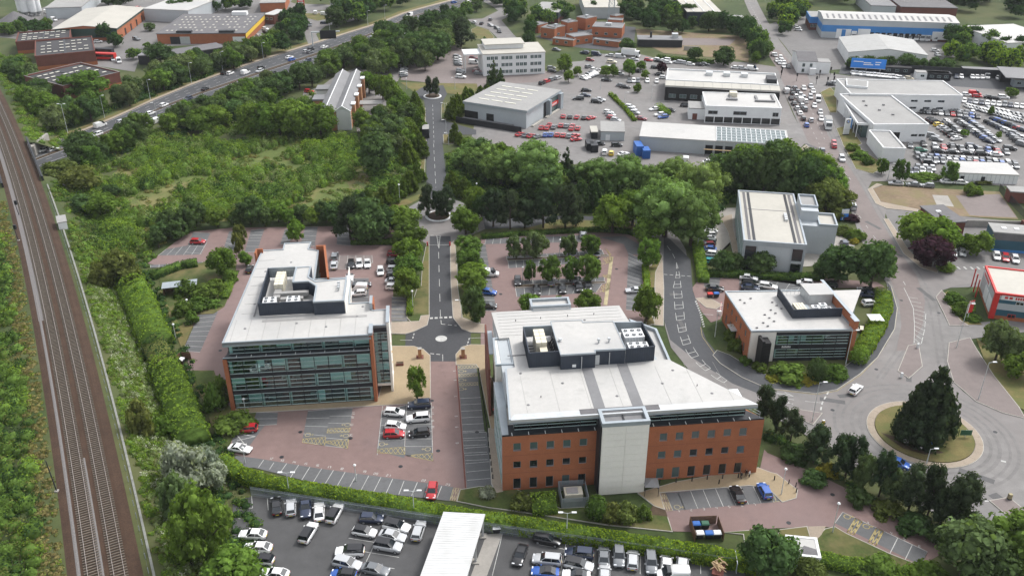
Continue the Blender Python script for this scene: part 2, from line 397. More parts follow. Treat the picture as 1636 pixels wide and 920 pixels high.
def shed(name,label,cat,a,b,c,h,wall='clad_grey',roof='roof_grey',kind='flat',rise=0.,par=.0,parm='parapet',over=.3,group=None,ground=0.):
    """Box building from its roof corners seen in the photograph: a-b the near eave, c a far corner, all at height h."""
    A,B,C = G(*a,h),G(*b,h),G(*c,h)
    rz = math.atan2(B.y-A.y,B.x-A.x); u = (B-A).normalized(); v = Vector((-u.y,u.x))
    Wd = (B-A).length; D = (C-A).dot(v)
    s = Bld(name,label,cat,A,rz,group); s.W,s.D,s.h = Wd,D,h
    w = MB()
    if kind == 'flat':
        w.box(0,Wd,0,D,0,h)
        s.wall = obj('wall',w.mesh('wall',wall),s.e)
        if par:
            s.parapet('parapet',parm,[(-.1,-.1),(Wd+.1,-.1),(Wd+.1,D+.1),(-.1,D+.1)],h-.25,h+par,.45)
            s.roof = s.box('roof',roof,.3,Wd-.3,.3,D-.3,h-.05,h+.06)
        else:
            s.roof = s.box('roof',roof,-over,Wd+over,-over,D+over,h+.01,h+.35)
    else:
        e = over; t = .15
        if kind == 'gable_v':      # ridge runs front to back
            prof = [(0,0,0),(Wd,0,0),(Wd,0,h),(Wd/2,0,h+rise),(0,0,h)]
            v_ = prof+[(x,D,z) for x,y,z in prof]
            f = [(0,1,2,3,4),(9,8,7,6,5),(0,5,6,1),(1,6,7,2),(0,4,9,5)]
            w.add(v_,f); s.wall = obj('wall',w.mesh('wall',wall),s.e)
            for k in (0,1):
                x0,x1 = (-e,Wd/2) if k == 0 else (Wd+e,Wd/2)
                z0 = h+.05-e*rise/(Wd/2); z1 = h+rise+.05
                q = [(x0,-e,z0),(x1,-e,z1),(x1,D+e,z1),(x0,D+e,z0)]
                if k: q = q[::-1]
                o = obj('roof',MB().add(q+[(x,y,z+t) for x,y,z in q],[(0,1,2,3),(7,6,5,4),(0,4,5,1),(1,5,6,2),(2,6,7,3),(3,7,4,0)]).mesh('roof',roof),s.e)
                s.roof = o
        else:                      # ridge runs along the front
            prof = [(0,0,0),(0,D,0),(0,D,h),(0,D/2,h+rise),(0,0,h)]
            v_ = prof+[(Wd,y,z) for x,y,z in prof]
            f = [(4,3,2,1,0),(5,6,7,8,9),(0,1,6,5),(1,2,7,6),(0,5,9,4)]
            w.add(v_,f); s.wall = obj('wall',w.mesh('wall',wall),s.e)
            for k in (0,1):
                y0,y1 = (-e,D/2) if k == 0 else (D+e,D/2)
                z0 = h+.05-e*rise/(D/2); z1 = h+rise+.05
                q = [(-e,y0,z0),(Wd+e,y0,z0),(Wd+e,y1,z1),(-e,y1,z1)]
                if k: q = q[::-1]
                o = obj('roof',MB().add(q+[(x,y,z+t) for x,y,z in q],[(3,2,1,0),(4,5,6,7),(0,1,5,4),(1,2,6,5),(2,3,7,6),(3,0,4,7)]).mesh('roof',roof),s.e)
                s.roof = o
    s.rise,s.kind = rise,kind
    return s
def roofz(s,x,y):
    if s.kind == 'gable_v': return s.h+s.rise*(1-abs(x-s.W/2)/(s.W/2))+.2
    if s.kind == 'gable_u': return s.h+s.rise*(1-abs(y-s.D/2)/(s.D/2))+.2
    return s.h+.35
ONES = ('first second third fourth fifth sixth seventh eighth ninth tenth eleventh twelfth thirteenth fourteenth fifteenth sixteenth '
        'seventeenth eighteenth nineteenth').split()
def nth(i):
    i += 1
    if i < 20: return ONES[i-1]
    t,r = divmod(i,10)
    tens = {2: 'twent',3: 'thirt',4: 'fort',5: 'fift',6: 'sixt',7: 'sevent',8: 'eight',9: 'ninet'}[t]
    return tens+'ieth' if r == 0 else tens+'y-'+ONES[r-1]
# ------------------------------------------------------------------ ground, roads, car parks
gm = MB(); N = 40
xs_ = np.linspace(-3000,3000,31); ys_ = np.linspace(-600,6000,31)
vv = [(x,y,-.08) for y in ys_ for x in xs_]; ff = [(j*31+i,j*31+i+1,(j+1)*31+i+1,(j+1)*31+i) for j in range(30) for i in range(30)]
struct('ground',mesh('ground',vv,ff,'ground'))
LAY = [0]
def sheet(name,pts,m,z=.0,world=False,parent=None):
    LAY[0] += 1; z += .0004*(LAY[0] % 13)
    p = pts if world else px(pts)
    return struct(name,MB().sheet([tuple(q) for q in p],z).mesh(name,m),parent)
def slab(name,pts,m,z=.12,kerb=.15,parent=None):
    LAY[0] += 1; z += .0023*(LAY[0] % 17)
    p = [tuple(q) for q in px(pts)]
    b = MB().prism(p,-.1,z,0)
    o = struct(name,b.mesh(name,m),parent)
    if kerb:
        inn = inset(p,-kerb); k = MB(); n = len(p)
        for i in range(n): k.prism([p[i],p[(i+1) % n],inn[(i+1) % n],inn[i]],-.1,z-.004-.0012*i)
        obj('kerb',k.mesh('kerb','kerb'),o)
    return o
def wid(px_,py_): return (py_-CY)*sp/FPX+0  # unused
def ell(cx,cy,rx,n=40,a0=0,a1=360):     # a true circle on the ground, centre and half-width given in the photograph
    c = G(cx,cy); r = (G(cx+rx,cy)-c).length
    return [(c.x+r*math.cos(R(a0+(a1-a0)*i/n)),c.y+r*math.sin(R(a0+(a1-a0)*i/n))) for i in range(n)],c,r
class Marks:
    def __init__(s,name,parent,z=.05): s.b = MB(); s.name = name; s.parent = parent; s.z = z
    def ln(s,p,q,w=.1,m=0): s.b.strip(G(*p),G(*q),w,s.z,m); return s
    def wl(s,p,q,w=.1,m=0): s.b.strip(p,q,w,s.z,m); return s
    def dash(s,pts,w=.12,on=3.,off=3.,m=0):
        P = px(pts); acc = 0.
        for a,b in zip(P,P[1:]):
            L = (b-a).length; d = (b-a)/L; t = -acc
            while t < L:
                x0,x1 = max(t,0),min(t+on,L)
                if x1 > x0+.05: s.b.strip(a+d*x0,a+d*x1,w,s.z,m)
                t += on+off
            acc = (L-t+on+off) % (on+off) if t > L else 0
        return s
    def poly(s,pts,w=.12,m=0):
        for a,b in zip(pts,pts[1:]): s.ln(a,b,w,m)
        return s
    def done(s):
        o = obj(s.name,s.b.mesh(s.name,['white_paint','yellow_paint','cream_paint']),s.parent)
        if s.parent is None: o['kind'] = 'structure'
        return o
def lerp(a,b,t): return (a[0]+(b[0]-a[0])*t,a[1]+(b[1]-a[1])*t)
def bays(mk,park,a,b,c,d,n,sheetm='bay',w=.1,ends=True,m=0,z=.03,close=False):
    # a-b the open side of a row of bays, d-c its closed side (photograph points)
    A,B_,C,D = (G(*q) for q in (a,b,c,d))
    if sheetm: park.append(([A,B_,C,D],sheetm,z+.0009*(len(park) % 11)))
    for i in range(n+1):
        if not ends and i in (0,n): continue
        t = i/n; mk.wl(A.lerp(B_,t),D.lerp(C,t),w,m)
    if close: mk.wl(D,C,w,m)
def flush(parent,park,name='parking_bays'):
    for m in sorted({q[1] for q in park}):
        b = MB()
        for p,mm,z in park:
            if mm == m: b.sheet([tuple(q) for q in p],z)
        obj(name,b.mesh(name,m),parent)
def hatch(mk,a,b,c,d,n,w=.1,m=1):   # cross-hatched no-parking strip between bays
    A,B_,C,D = (G(*q) for q in (a,b,c,d))
    for p,q in ((A,B_),(B_,C),(C,D),(D,A)): mk.wl(p,q,w,m)
    for i in range(n):
        t0,t1 = i/n,(i+1)/n
        mk.wl(A.lerp(B_,t0),D.lerp(C,t1),w,m); mk.wl(A.lerp(B_,t1),D.lerp(C,t0),w,m)
def wheelchair(mk,p,r=.55,m=2,ang=0.):
    c = G(*p); k = 9
    pts = [c+Vector((math.cos(2*math.pi*i/k),math.sin(2*math.pi*i/k)))*r for i in range(k+1)]
    for a,b in zip(pts,pts[1:]): mk.wl(a,b,.13,m)
    d = Vector((math.cos(ang),math.sin(ang))); mk.wl(c+d*r,c+d*r*2.2,.16,m); mk.wl(c+d*r*1.7+Vector((-d.y,d.x))*.3,c+d*r*1.7-Vector((-d.y,d.x))*.3,.13,m)
DIG = {'0': 'abcdef','1': 'bc','2': 'abged','3': 'abgcd','4': 'fgbc','5': 'afgcd','6': 'afgedc','7': 'abc','8': 'abcdefg','9': 'abcdfg'}
SEG = {'a': ((0,2),(1,2)),'b': ((1,2),(1,1)),'c': ((1,1),(1,0)),'d': ((0,0),(1,0)),'e': ((0,0),(0,1)),'f': ((0,1),(0,2)),'g': ((0,1),(1,1))}
def number(mk,P,txt,rz,h=.7,m=0):
    u = Vector((math.cos(rz),math.sin(rz))); v = Vector((-u.y,u.x)); x0 = -len(txt)*h*.4
    for ch in txt:
        for sgm in DIG[ch]:
            (ax,ay),(bx_,by_) = SEG[sgm]
            mk.wl(P+u*(x0+ax*h*.5)+v*(ay*h*.5),P+u*(x0+bx_*h*.5)+v*(by_*h*.5),.09,m)
        x0 += h*.8
AX = R(6.2)

# --- far land: yards, lots and roads, nearest last
sheet('industrial_yard',[(0,40),(150,-20),(480,-20),(440,40),(400,70),(230,75),(215,115),(150,105),(100,70),(0,60)],'yard',-.02)
o = sheet('dealership_yard',[(738,150),(760,190),(752,225),(780,248),(900,262),(1080,268),(1190,262),(1275,240),(1290,225),(1268,185),(1252,148),(1246,108),(1190,100),(1060,92),(960,95),(905,100),(880,130),(800,135)],'asphalt_pale',-.01)
sheet('office_forecourt',[(640,128),(650,90),(720,72),(770,90),(900,120),(930,128),(880,135),(770,140)],'asphalt_red',-.015)
sheet('forecourt_lawn',[(640,132),(762,134),(764,148),(740,152),(705,148),(660,146)],'dry_grass',.005)
sheet('vehicle_storage_lot',[(1346,232),(1325,178),(1360,120),(1400,118),(1660,140),(1660,295),(1500,288),(1395,276),(1366,268)],'yard',-.01)
sheet('service_yard',[(1226,40),(1290,20),(1560,62),(1560,85),(1480,100),(1330,112),(1280,110),(1255,75)],'yard',-.015)
sheet('car_storage_strip',[(1340,118),(1345,105),(1636,128),(1680,128),(1680,145),(1500,140)],'asphalt',-.005)
sheet('brownfield_plot',T(2,0,(780,185),(1500,235),(1500,400),(1430,380),(960,340),(800,260)),'bare_earth',-.01)
sheet('cleared_ground',T(2,0,(890,240),(1420,250),(1380,290),(1000,290)),'asphalt_red',.0)
sheet('scrub_plot',T(3,1,(660,290),(730,265),(1480,305),(1600,480),(1230,460),(960,420),(720,380)),'bare_earth',.0)
sheet('concrete_pad',T(3,1,(1050,325),(1150,330),(1190,400),(1080,390)),'concrete',.008)
sheet('demolished_yard',T(3,1,(1200,330),(1480,320),(1590,470),(1290,455)),'asphalt_red',.006)
sheet('side_yard',T(3,1,(740,400),(960,430),(1420,480),(1636,500),(1700,900),(1100,918),(980,790),(870,700),(800,580)),'yard',-.005)
sheet('police_yard',T(2,0,(140,235),(420,140),(780,175),(770,270),(660,330),(380,300)),'asphalt',-.012)

# dual carriageway running under the railway
far_edge = T(0,0,(310,918),(560,825),(750,745),(970,645),(1240,535),(1636,395))+T(1,0,(370,280),(790,150),(950,85),(1190,20))+[(745,-4),(800,-14)]
near_edge = [(75,262),(110,250),(165,229),(278,178),(410,134),(523,96),(600,64),(661,33),(730,13),(790,0),(840,-8)]
dc = sheet('dual_carriageway',[(-60,290),(20,253)]+far_edge+near_edge[::-1]+[(-30,310)],'asphalt',.02)
P1 = [G(*p) for p in [(20,253)]+far_edge]; 
def along(poly,n):
    L = [0.]
    for a,b in zip(poly,poly[1:]): L.append(L[-1]+(b-a).length)
    out = []
    for i in range(n):
        t = L[-1]*i/(n-1); k = max(j for j in range(len(L)) if L[j] <= t+1e-6); k = min(k,len(poly)-2)
        out.append(poly[k].lerp(poly[k+1],(t-L[k])/max(1e-6,L[k+1]-L[k])))
    return out
FE = along(P1,60); NE = along([G(*p) for p in [(-10,295)]+near_edge],60)
mk = Marks('lane_marking',dc,.045)
mid = [a.lerp(b,.52) for a,b in zip(FE,NE)]; mid2 = [a.lerp(b,.60) for a,b in zip(FE,NE)]
med = MB()
for i in range(59): med.prism([tuple(mid[i]),tuple(mid[i+1]),tuple(mid2[i+1]),tuple(mid2[i])],0,.14)
obj('central_reservation',med.mesh('central_reservation','soil'),dc)
for k,t in enumerate((.05,.20,.35,.49,.63,.77,.95)):
    for i in range(59):
        a,b = FE[i].lerp(NE[i],t),FE[i+1].lerp(NE[i+1],t)
        if t in (.05,.49,.63,.95): mk.wl(a,b,.18)
        else:
            L = (b-a).length; q = 0
            while q < L: mk.wl(a.lerp(b,q/L),a.lerp(b,min(1,(q+2.5)/L)),.16); q += 7
mk.done()
fp = MB()
out_ = [a+(a-b).normalized()*2.2 for a,b in zip(FE,NE)]
for i in range(59): fp.prism([tuple(FE[i]),tuple(FE[i+1]),tuple(out_[i+1]),tuple(out_[i])],0,.15)
o = struct('footway',fp.mesh('footway','paving_pale'))
sheet('carriageway_verge',[tuple(p) for p in [a+(a-b).normalized()*2.3 for a,b in zip(FE,NE)]+[a+(a-b).normalized()*7 for a,b in zip(FE,NE)][::-1]],'dry_grass',.01,world=True)
# slip road and junction at the top
sr = sheet('slip_road',[(494,74),(482,45),(470,25),(480,15),(505,18),(540,22),(575,18),(590,25),(560,35),(520,42),(505,55),(512,70)],'asphalt_pale',.015)
slab('roundabout_lawn',[(484,22),(520,22),(528,30),(508,34),(492,30)],'dry_grass',.12)
sheet('approach_road',[(410,0),(425,12),(480,20),(520,16),(560,14),(575,10),(520,8),(470,6),(440,-6)],'asphalt_pale',.01)
lr = sheet('loop_road',T(1,0,(1340,125),(1440,120),(1540,70),(1500,40),(1420,0),(1560,-20),(1636,40),(1640,90),(1560,130),(1636,220),(1700,280),(1540,250),(1480,190),(1400,165)),'asphalt_pale',.012)
slab('loop_lawn',T(1,0,(1370,190),(1410,170),(1480,195),(1515,240),(1490,255),(1380,250)),'dry_grass',.1)

# main road on the right, from the junction down to the big roundabout
left_e = [(1186,-6),(1196,18),(1214,50),(1228,80),(1243,106),(1252,148),(1264,172),(1276,200),(1286,230),(1310,255),(1338,285),(1352,315),(1364,350),(1374,380),(1395,420),(1416,452),(1424,465),(1433,493),(1429,525),(1415,552),(1401,570),(1374,595),(1336,619),(1304,626),(1265,625),(1228,616)]
left_in = T(2,2,(1636,615),(1540,570),(1400,490),(1300,415),(1230,330),(1200,250),(1190,150),(1160,60))+[(1104,460),(1096,400),(1086,382),(1070,366),(1040,355),(980,348),(900,345),(800,350),(770,342),(750,330),(735,322),(716,316)]
left_out = [(680,316),(655,330),(640,345),(640,360),(660,378),(686,392),(720,392),(745,380),(775,366),(800,364),(900,362),(980,364),(1020,370),(1045,388),(1056,404),(1058,440),(1060,480),(1062,520),(1072,555),(1100,590),(1150,618),(1195,642),(1240,668),(1300,702),(1350,735),(1420,776),(1480,812),(1560,858),(1636,905),(1700,940)]
right_e = [(1720,690),(1636,668),(1602,658),(1559,640),(1538,625),(1524,608),(1516,585),(1514,565),(1520,548),(1560,540),(1640,530),(1640,510),(1560,515),(1517,520),(1509,505),(1500,488),(1496,474),(1505,464),(1530,456),(1570,450),(1560,432),(1497,434),(1472,427),(1444,405),(1427,376),(1413,352),(1416,334),(1399,325),(1386,303),(1393,290),(1430,290),(1540,292),(1660,302),(1660,290),(1540,280),(1440,275),(1391,278),(1366,268),(1352,245),(1342,222),(1331,195),(1322,172),(1309,148),(1330,140),(1400,148),(1520,155),(1680,165),(1680,150),(1520,138),(1380,125),(1330,118),(1290,112),(1266,92),(1246,66),(1226,34),(1214,12),(1206,-6)]
road = sheet('distributor_road',left_e+left_in+left_out+right_e,'asphalt_pale',.02)
sheet('red_surface',[(1222,80),(1243,112),(1262,160),(1290,225),(1322,262),(1350,305),(1372,355),(1394,400),(1420,440),(1436,480),(1440,520),(1432,560),(1452,560),(1474,520),(1478,480),(1464,440),(1432,395),(1400,340),(1372,290),(1345,250),(1322,215),(1300,150),(1290,120),(1262,100),(1245,80)],'asphalt_red',.028,parent=road)
sheet('crossroad',T(2,0,(240,480),(420,400),(490,370),(560,345),(800,345),(1000,395),(1300,415),(1600,430),(1720,440),(1720,500),(1600,470),(1300,440),(1000,418),(840,410),(700,420),(560,440),(470,480),(330,540),(160,545)),'asphalt_pale',.012)
sheet('distributor_link',[(1040,355),(980,347),(900,344),(800,349),(770,342),(775,366),(800,365),(900,362),(980,364),(1042,384)],'asphalt',.026,parent=road)
# the dark inner link with its hatched centre strip
sheet('dark_surface',T(2,2,(960,-330),(1000,-310),(1130,-180),(1145,20),(1190,150),(1200,250),(1230,330),(1300,415),(1400,490),(1540,570),(1636,615),(1636,700),(1400,610),(1150,450),(1000,330),(960,200),(955,0)),'asphalt',.027,parent=road)
mk = Marks('road_marking',road,.05)
# hatched ladder down the inner link
lad = T(2,1,(1040,755),(1040,830),(1020,918))+T(2,2,(1025,40),(1030,130),(1040,200),(1055,280),(1080,360),(1120,430),(1200,510),(1310,590),(1390,625))
ladr = T(2,1,(1040,755),(1060,830),(1070,918))+T(2,2,(1075,40),(1085,130),(1092,200),(1105,280),(1135,360),(1180,430),(1230,490),(1335,570),(1400,615))
LA = along([G(*p) for p in lad],34); LB = along([G(*p) for p in ladr],34)
for i in range(33):
    if i % 3 == 2: continue
    mk.wl(LA[i],LA[i+1],.12); mk.wl(LB[i],LB[i+1],.12)
for i in range(0,34,1):
    if i % 3 != 0: mk.wl(LA[i],LB[i],.16)
mk.dash(T(2,1,(980,650),(1010,690),(1035,740)),.12,3,2)
mk.dash(T(2,1,(960,832),(1140,845)),.2,.9,.6)
mk.dash(T(2,2,(1160,85),(1190,160),(1212,250)),.22,.6,.5); mk.dash(T(2,2,(1165,82),(1196,158),(1219,248)),.22,.6,.5)
# hatch at roundabout approach, white
ha = T(3,2,(870,0),(900,60),(930,130),(938,240),(935,350)); hb = T(3,2,(940,40),(975,90),(1005,160),(1003,260),(980,360))
mk.poly(ha,.14); HA = along([G(*p) for p in ha[1:]],12); HB = along([G(*p) for p in hb],12)
for a,b in zip(HA,HB[1:]): mk.wl(a,b,.14)
mk.dash(T(3,2,(1010,165),(1003,260),(980,362)),.14,3,1)
mk.dash(T(3,2,(390,660),(350,730),(338,785)),.3,1.2,.9)
mk.ln(*T(3,2,(240,722),(345,732)),.12); mk.ln(*T(3,2,(110,705),(170,713)),.14)
for a,b in ((((60,672),(130,680))),(((110,665),(165,690))),(((160,690),(110,682))),(((85,728),(165,738))),(((120,725),(160,740)))): mk.ln(*T(3,2,a,b),.18)
mk.dash(T(3,1,(545,400),(600,480),(700,620),(820,800),(880,900)),.14,2,5)
mk.dash(T(3,0,(190,640),(260,780),(330,918)),.14,2,4); mk.dash(T(3,0,(250,640),(320,790),(370,900)),.14,2,4)
mk.dash(T(3,1,(330,20),(430,110),(540,240)),.14,2,4)
mk.dash(T(2,0,(1500,20),(1560,120),(1636,260)),.14,3,4)
for k in range(5): mk.ln(*T(3,1,(1210+k*42,784),(1228+k*42,800)),.5)
for x,y in T(3,3,(1505,187),(1330,10),(890,66)): mk.ln((x-4,y-1),(x+4,y+1),.5)
mk.ln(*T(3,3,(1380,440),(1412,440)),.25); mk.ln(*T(3,3,(1595,460),(1636,505)),.3)
mk.done()
mk = Marks('yellow_line',road,.052)
yl = T(3,2,(790,0),(825,130),(808,260),(700,440),(590,545),(440,645),(310,668),(0,630))
mk.poly([(x-1.5,y+.2) if i < 4 else (x,y+1.2) for i,(x,y) in enumerate(yl)],.1,1); mk.poly([(x+1,y+.5) if i < 4 else (x+.5,y+3) for i,(x,y) in enumerate(yl)],.1,1)
mk.poly(T(2,2,(1590,625),(1400,515),(1290,430),(1205,310),(1195,250)),.1,1)
mk.done()
# big roundabout island
CIRC,RC,RR = ell(1476,692,86,48)
o = struct('roundabout_island',MB().prism([(RC.x+(p[0]-RC.x)*.86,RC.y+(p[1]-RC.y)*.86) for p in CIRC],-.1,.3).mesh('island','dry_grass'))
k = MB()
for i in range(48):
    a,b = CIRC[i],CIRC[(i+1) % 48]; s_ = .87
    k.prism([a,b,(RC.x+(b[0]-RC.x)*s_,RC.y+(b[1]-RC.y)*s_),(RC.x+(a[0]-RC.x)*s_,RC.y+(a[1]-RC.y)*s_)],-.1,.16+.02*(i % 2),0)
obj('cobble_apron',k.mesh('apron','paving_pale'),o)
k = MB()
for i in range(48):
    a,b = CIRC[i],CIRC[(i+1) % 48]; s_ = 1.012
    k.prism([a,b,(RC.x+(b[0]-RC.x)*s_,RC.y+(b[1]-RC.y)*s_),(RC.x+(a[0]-RC.x)*s_,RC.y+(a[1]-RC.y)*s_)],-.1,.14,0)
obj('kerb',k.mesh('kerb','kerb'),o)
sheet('bare_soil',T(3,3,(720,10),(900,60),(1130,140),(1000,150),(860,110)),'soil',.304,parent=o)
tk = MB()
for s0,s1 in ((1.10,1.16),(1.24,1.31),(1.42,1.47),(1.56,1.62)):
    for i in range(48):
        a,c_ = CIRC[i],CIRC[(i+1) % 48]; tk.add([(RC.x+(p[0]-RC.x)*s_,RC.y+(p[1]-RC.y)*s_,.0245+.0004*s0) for p,s_ in ((a,s0),(a,s1),(c_,s1),(c_,s0))],[(0,1,2,3)])
def track(pts,w=.55):
    q = [G(*p) for p in pts]
    for a,c_ in zip(q,q[1:]): tk.strip(a,c_,w,.031)
for dx in (0,9):
    track([(1262+dx*.6,150),(1284+dx*.7,200),(1312+dx*.8,240),(1344+dx,278),(1368+dx,330),(1386+dx,380),(1412+dx,425),(1440+dx*1.2,468),(1446+dx*1.3,510),(1432+dx*1.3,560),(1400+dx,605)]); track([(1318+dx*.6,200),(1348+dx*.7,255),(1378+dx*.8,300),(1402+dx,345),(1432+dx,395),(1462+dx,440),(1486+dx*1.2,490),(1496+dx*1.3,560),(1506+dx*1.3,620)])
o = obj('tyre_wear',tk.mesh('tyre_wear','asphalt_track'),road)
rp = random.Random(4); pt = MB()
for (x,y,w_,d_,r_) in ((1350,632,3,1.2,.2),(1452,600,5,1.1,1.2),(1520,680,4,2,.5),(1395,360,1.2,6,.4),(1420,400,1,9,.5),(1480,470,1.2,7,.2),(1300,235,1.2,8,.5),(1560,760,6,1.4,-.6),(1090,520,1,5,.1),(1076,470,2,1.2,.1),(1330,640,1.4,5,1.3),(1600,800,2,4,.4),(1460,770,7,1.2,-.55)):
    p = G(x,y); u_ = Vector((math.cos(r_),math.sin(r_))); v_ = Vector((-u_.y,u_.x)); pt.sheet([tuple(p+u_*i*w_/2+v_*j*d_/2) for i,j in ((-1,-1),(1,-1),(1,1),(-1,1))],.034)
obj('repair_patch',pt.mesh('repair_patch','asphalt_patch'),road)
mh = MB().cyl(0,0,0,.012,.42,.42,10).mesh('manhole','charcoal')
for x,y in ((1440,480),(1400,590),(1330,655),(1520,640),(1465,560),(1366,340),(1420,410),(1100,560),(1080,500),(1550,770),(1590,690),(1310,660),(705,420),(700,470),(712,535),(1085,430),(1500,500),(1352,290)): p = G(x,y); obj('manhole_cover',mh,road,(p.x,p.y,.036))
for x,y in ((690,640),(640,745),(560,700),(700,720),(480,690),(762,690),(1190,800),(1330,790),(1260,835),(450,730),(352,560),(620,440),(820,400),(985,430),(800,470)): p = G(x,y); obj('manhole_cover',mh,road,(p.x,p.y,.042))
# splitter islands on the approaches
for pts in (T(3,2,(835,530),(900,370),(960,360),(985,500),(900,575)),T(3,2,(150,775),(190,775),(345,800),(290,870),(240,850)),T(3,3,(1420,440),(1540,420),(1636,500),(1600,560),(1545,545))):
    slab('traffic_island',pts,'asphalt_red',.13)
# pavements along the main road
slab('pavement',T(3,2,(785,-10),(825,130),(808,262),(700,442),(590,546),(440,648),(310,672),(0,640),(-160,570),(-300,480),(-345,430),(-320,400),(-240,430),(-160,480),(0,560),(60,600),(330,590),(500,500),(700,350),(790,150),(760,-40)),'asphalt',.12)
slab('pavement',T(3,2,(1076,60),(1135,180),(1163,240),(1280,240),(1230,210),(1150,110),(1130,40),(1110,20)),'asphalt_red',.12)
slab('pavement',T(3,2,(1160,352),(1150,470),(1190,600),(1330,722),(1500,795),(1640,830),(1600,760),(1440,560),(1330,390),(1290,320)),'asphalt_red',.12)
sheet('cycle_track',T(3,2,(1190,350),(1290,330),(1430,560),(1600,770),(1560,790),(1400,690),(1250,560),(1300,520)),'asphalt',.13)
slab('roadside_verge',T(3,2,(1330,320),(1420,560),(1600,760),(1680,800),(1680,560),(1500,440)),'dry_grass',.1,0)
slab('roadside_verge',T(3,2,(1120,40),(1150,20),(1300,180),(1370,235),(1240,235),(1200,180)),'dry_grass',.1,0)
slab('pavement',[(1288,232),(1312,258),(1340,287),(1334,292),(1305,264),(1280,238)],'paving_pale',.12)
slab('pavement',T(3,1,(640,292),(692,382),(762,412),(952,432),(960,420),(720,372),(668,285),(730,262),(700,255)),'paving_pale',.12)
slab('pavement',T(3,1,(742,480),(800,580),(870,700),(980,790),(1080,822),(1090,800),(1000,770),(900,680),(830,570),(770,480)),'paving_pale',.12)
slab('roadside_verge',T(3,1,(480,0),(565,160),(670,190),(760,140),(600,40),(540,-40)),'dry_grass',.1)
slab('dealership_verge',T(3,0,(340,590),(400,560),(440,600),(440,720),(400,720)),'dry_grass',.1)
slab('dealership_verge',T(3,0,(440,820),(520,800),(600,918),(500,960)),'dry_grass',.1)

# --- access road through the office park
acc = sheet('access_road',T(1,2,(1103,-330),(1103,190),(1085,240),(1000,280),(950,295),(948,370),(1000,372),(1060,390),(1104,430),(1106,468),(1268,468),(1270,420),(1310,375),(1366,360),(1365,285),(1310,265),(1250,190),(1236,-330)),'asphalt_dark',.03)
far = sheet('avenue',T(1,1,(1085,350),(1080,0))+T(1,0,(1078,700),(1065,640),(1030,620),(1010,590),(1050,560),(1190,545),(1215,600),(1185,650),(1172,700),(1175,760),(1230,780),(1400,830),(1400,860),(1200,860),(1186,918))+T(1,1,(1205,180),(1225,350)),'asphalt',.025)
mk = Marks('road_marking',acc,.05)
mk.dash(T(1,1,(1128,0),(1143,280)),.13,4,3); mk.dash(T(1,0,(1122,670),(1131,918)),.13,3,2.5)
mk.dash(T(1,1,(1160,690),(1166,918))+T(1,2,(1172,190)),.13,4,4)
for k in range(5): x,y = T(1,2,(1114+k*30.5,193-k*1.5))[0]; P = G(x,y); mk.wl(P+Vector((-.35,-.05)),P+Vector((.35,.05)),.75)
mk.poly(T(1,2,(1175,205),(1177,230)),.15); mk.dash(T(1,2,(1177,230),(1230,236),(1275,241)),.22,1.,.6)
mk.dash(T(1,2,(1004,290),(993,330)),.25,.8,.6); mk.ln(*T(1,2,(915,333),(993,333)),.12)
mk.dash(T(1,2,(1356,320),(1342,365)),.25,.8,.6); mk.ln(*T(1,2,(1360,320),(1450,317)),.12)
mk.dash(T(1,2,(1106,418),(1185,426)),.25,.9,.5); mk.ln(*T(1,2,(1186,424),(1187,466)),.13)
mk.poly(T(1,1,(1148,585),(1170,585),(1162,668),(1148,585)),.14)
for k in range(5): mk.ln(*T(1,1,(1150+k*.5,595+k*13),(1168-k*2,602+k*13)),.12)
mk.dash(T(1,1,(1075,584),(1145,584)),.25,.9,.6); mk.ln(*T(1,1,(1100,645),(1225,645)),.12)
C_,cc,cr = ell(705,541,9.3,24)
mk.b.sheet([tuple(q) for q in C_],.052)
mk.done()
# planted roundabouts
for nm,cx_,cy_,rx in (('planted_roundabout',701,346,21.5),('planted_roundabout',691,154.5,14.5)):
    C_,cc,cr = ell(cx_,cy_,rx,26)
    o = struct(nm,MB().prism([(cc.x+(p[0]-cc.x)*.8,cc.y+(p[1]-cc.y)*.8) for p in C_],-.1,.45).mesh('bed','soil'))
    for i in range(26):
        a,b = C_[i],C_[(i+1) % 26]; f = .8
        a2 = (a[0]+(b[0]-a[0])*.06,a[1]+(b[1]-a[1])*.06)
        q = MB().prism([a2,b,(cc.x+(b[0]-cc.x)*f,cc.y+(b[1]-cc.y)*f),(cc.x+(a2[0]-cc.x)*f,cc.y+(a2[1]-cc.y)*f)],-.1,.22)
        obj('kerb_block',q.mesh('kerb_block','white_wall'),o)
# verges and footways beside the access road
slab('avenue_verge',T(1,1,(1085,640),(1098,640),(1098,918),(1050,918),(1060,760)),'dry_grass',.1)
slab('avenue_verge',T(1,2,(1030,-10),(1098,-10),(1098,175),(1050,180),(1045,215),(985,215),(960,190),(1000,80)),'lawn',.1)
slab('footpath',T(1,2,(1050,180),(1100,176),(1085,238),(1000,278),(948,293),(860,290),(860,222),(985,217),(1040,214)),'paving_pale',.12)
slab('footpath',T(1,1,(1236,640),(1260,620),(1275,760),(1280,918))+T(1,2,(1295,100),(1310,190),(1400,228),(1450,235),(1450,285),(1368,283),(1312,262),(1255,190),(1242,0))+T(1,1,(1238,800)),'paving_pale',.12)
slab('avenue_verge',T(1,2,(1282,-20),(1340,-20),(1350,130),(1420,225),(1380,225),(1312,188),(1297,100)),'lawn',.1)
slab('avenue_verge',T(1,0,(1050,690),(1074,690),(1080,918),(1040,918))+T(1,1,(1075,40),(1070,180),(1050,180),(1030,60)),'dry_grass',.1)
slab('avenue_verge',T(1,0,(1180,670),(1210,660),(1230,750),(1180,770)),'lawn',.1)
slab('avenue_verge',T(1,0,(1190,860),(1300,850),(1320,918),(1195,918)),'dry_grass',.1)
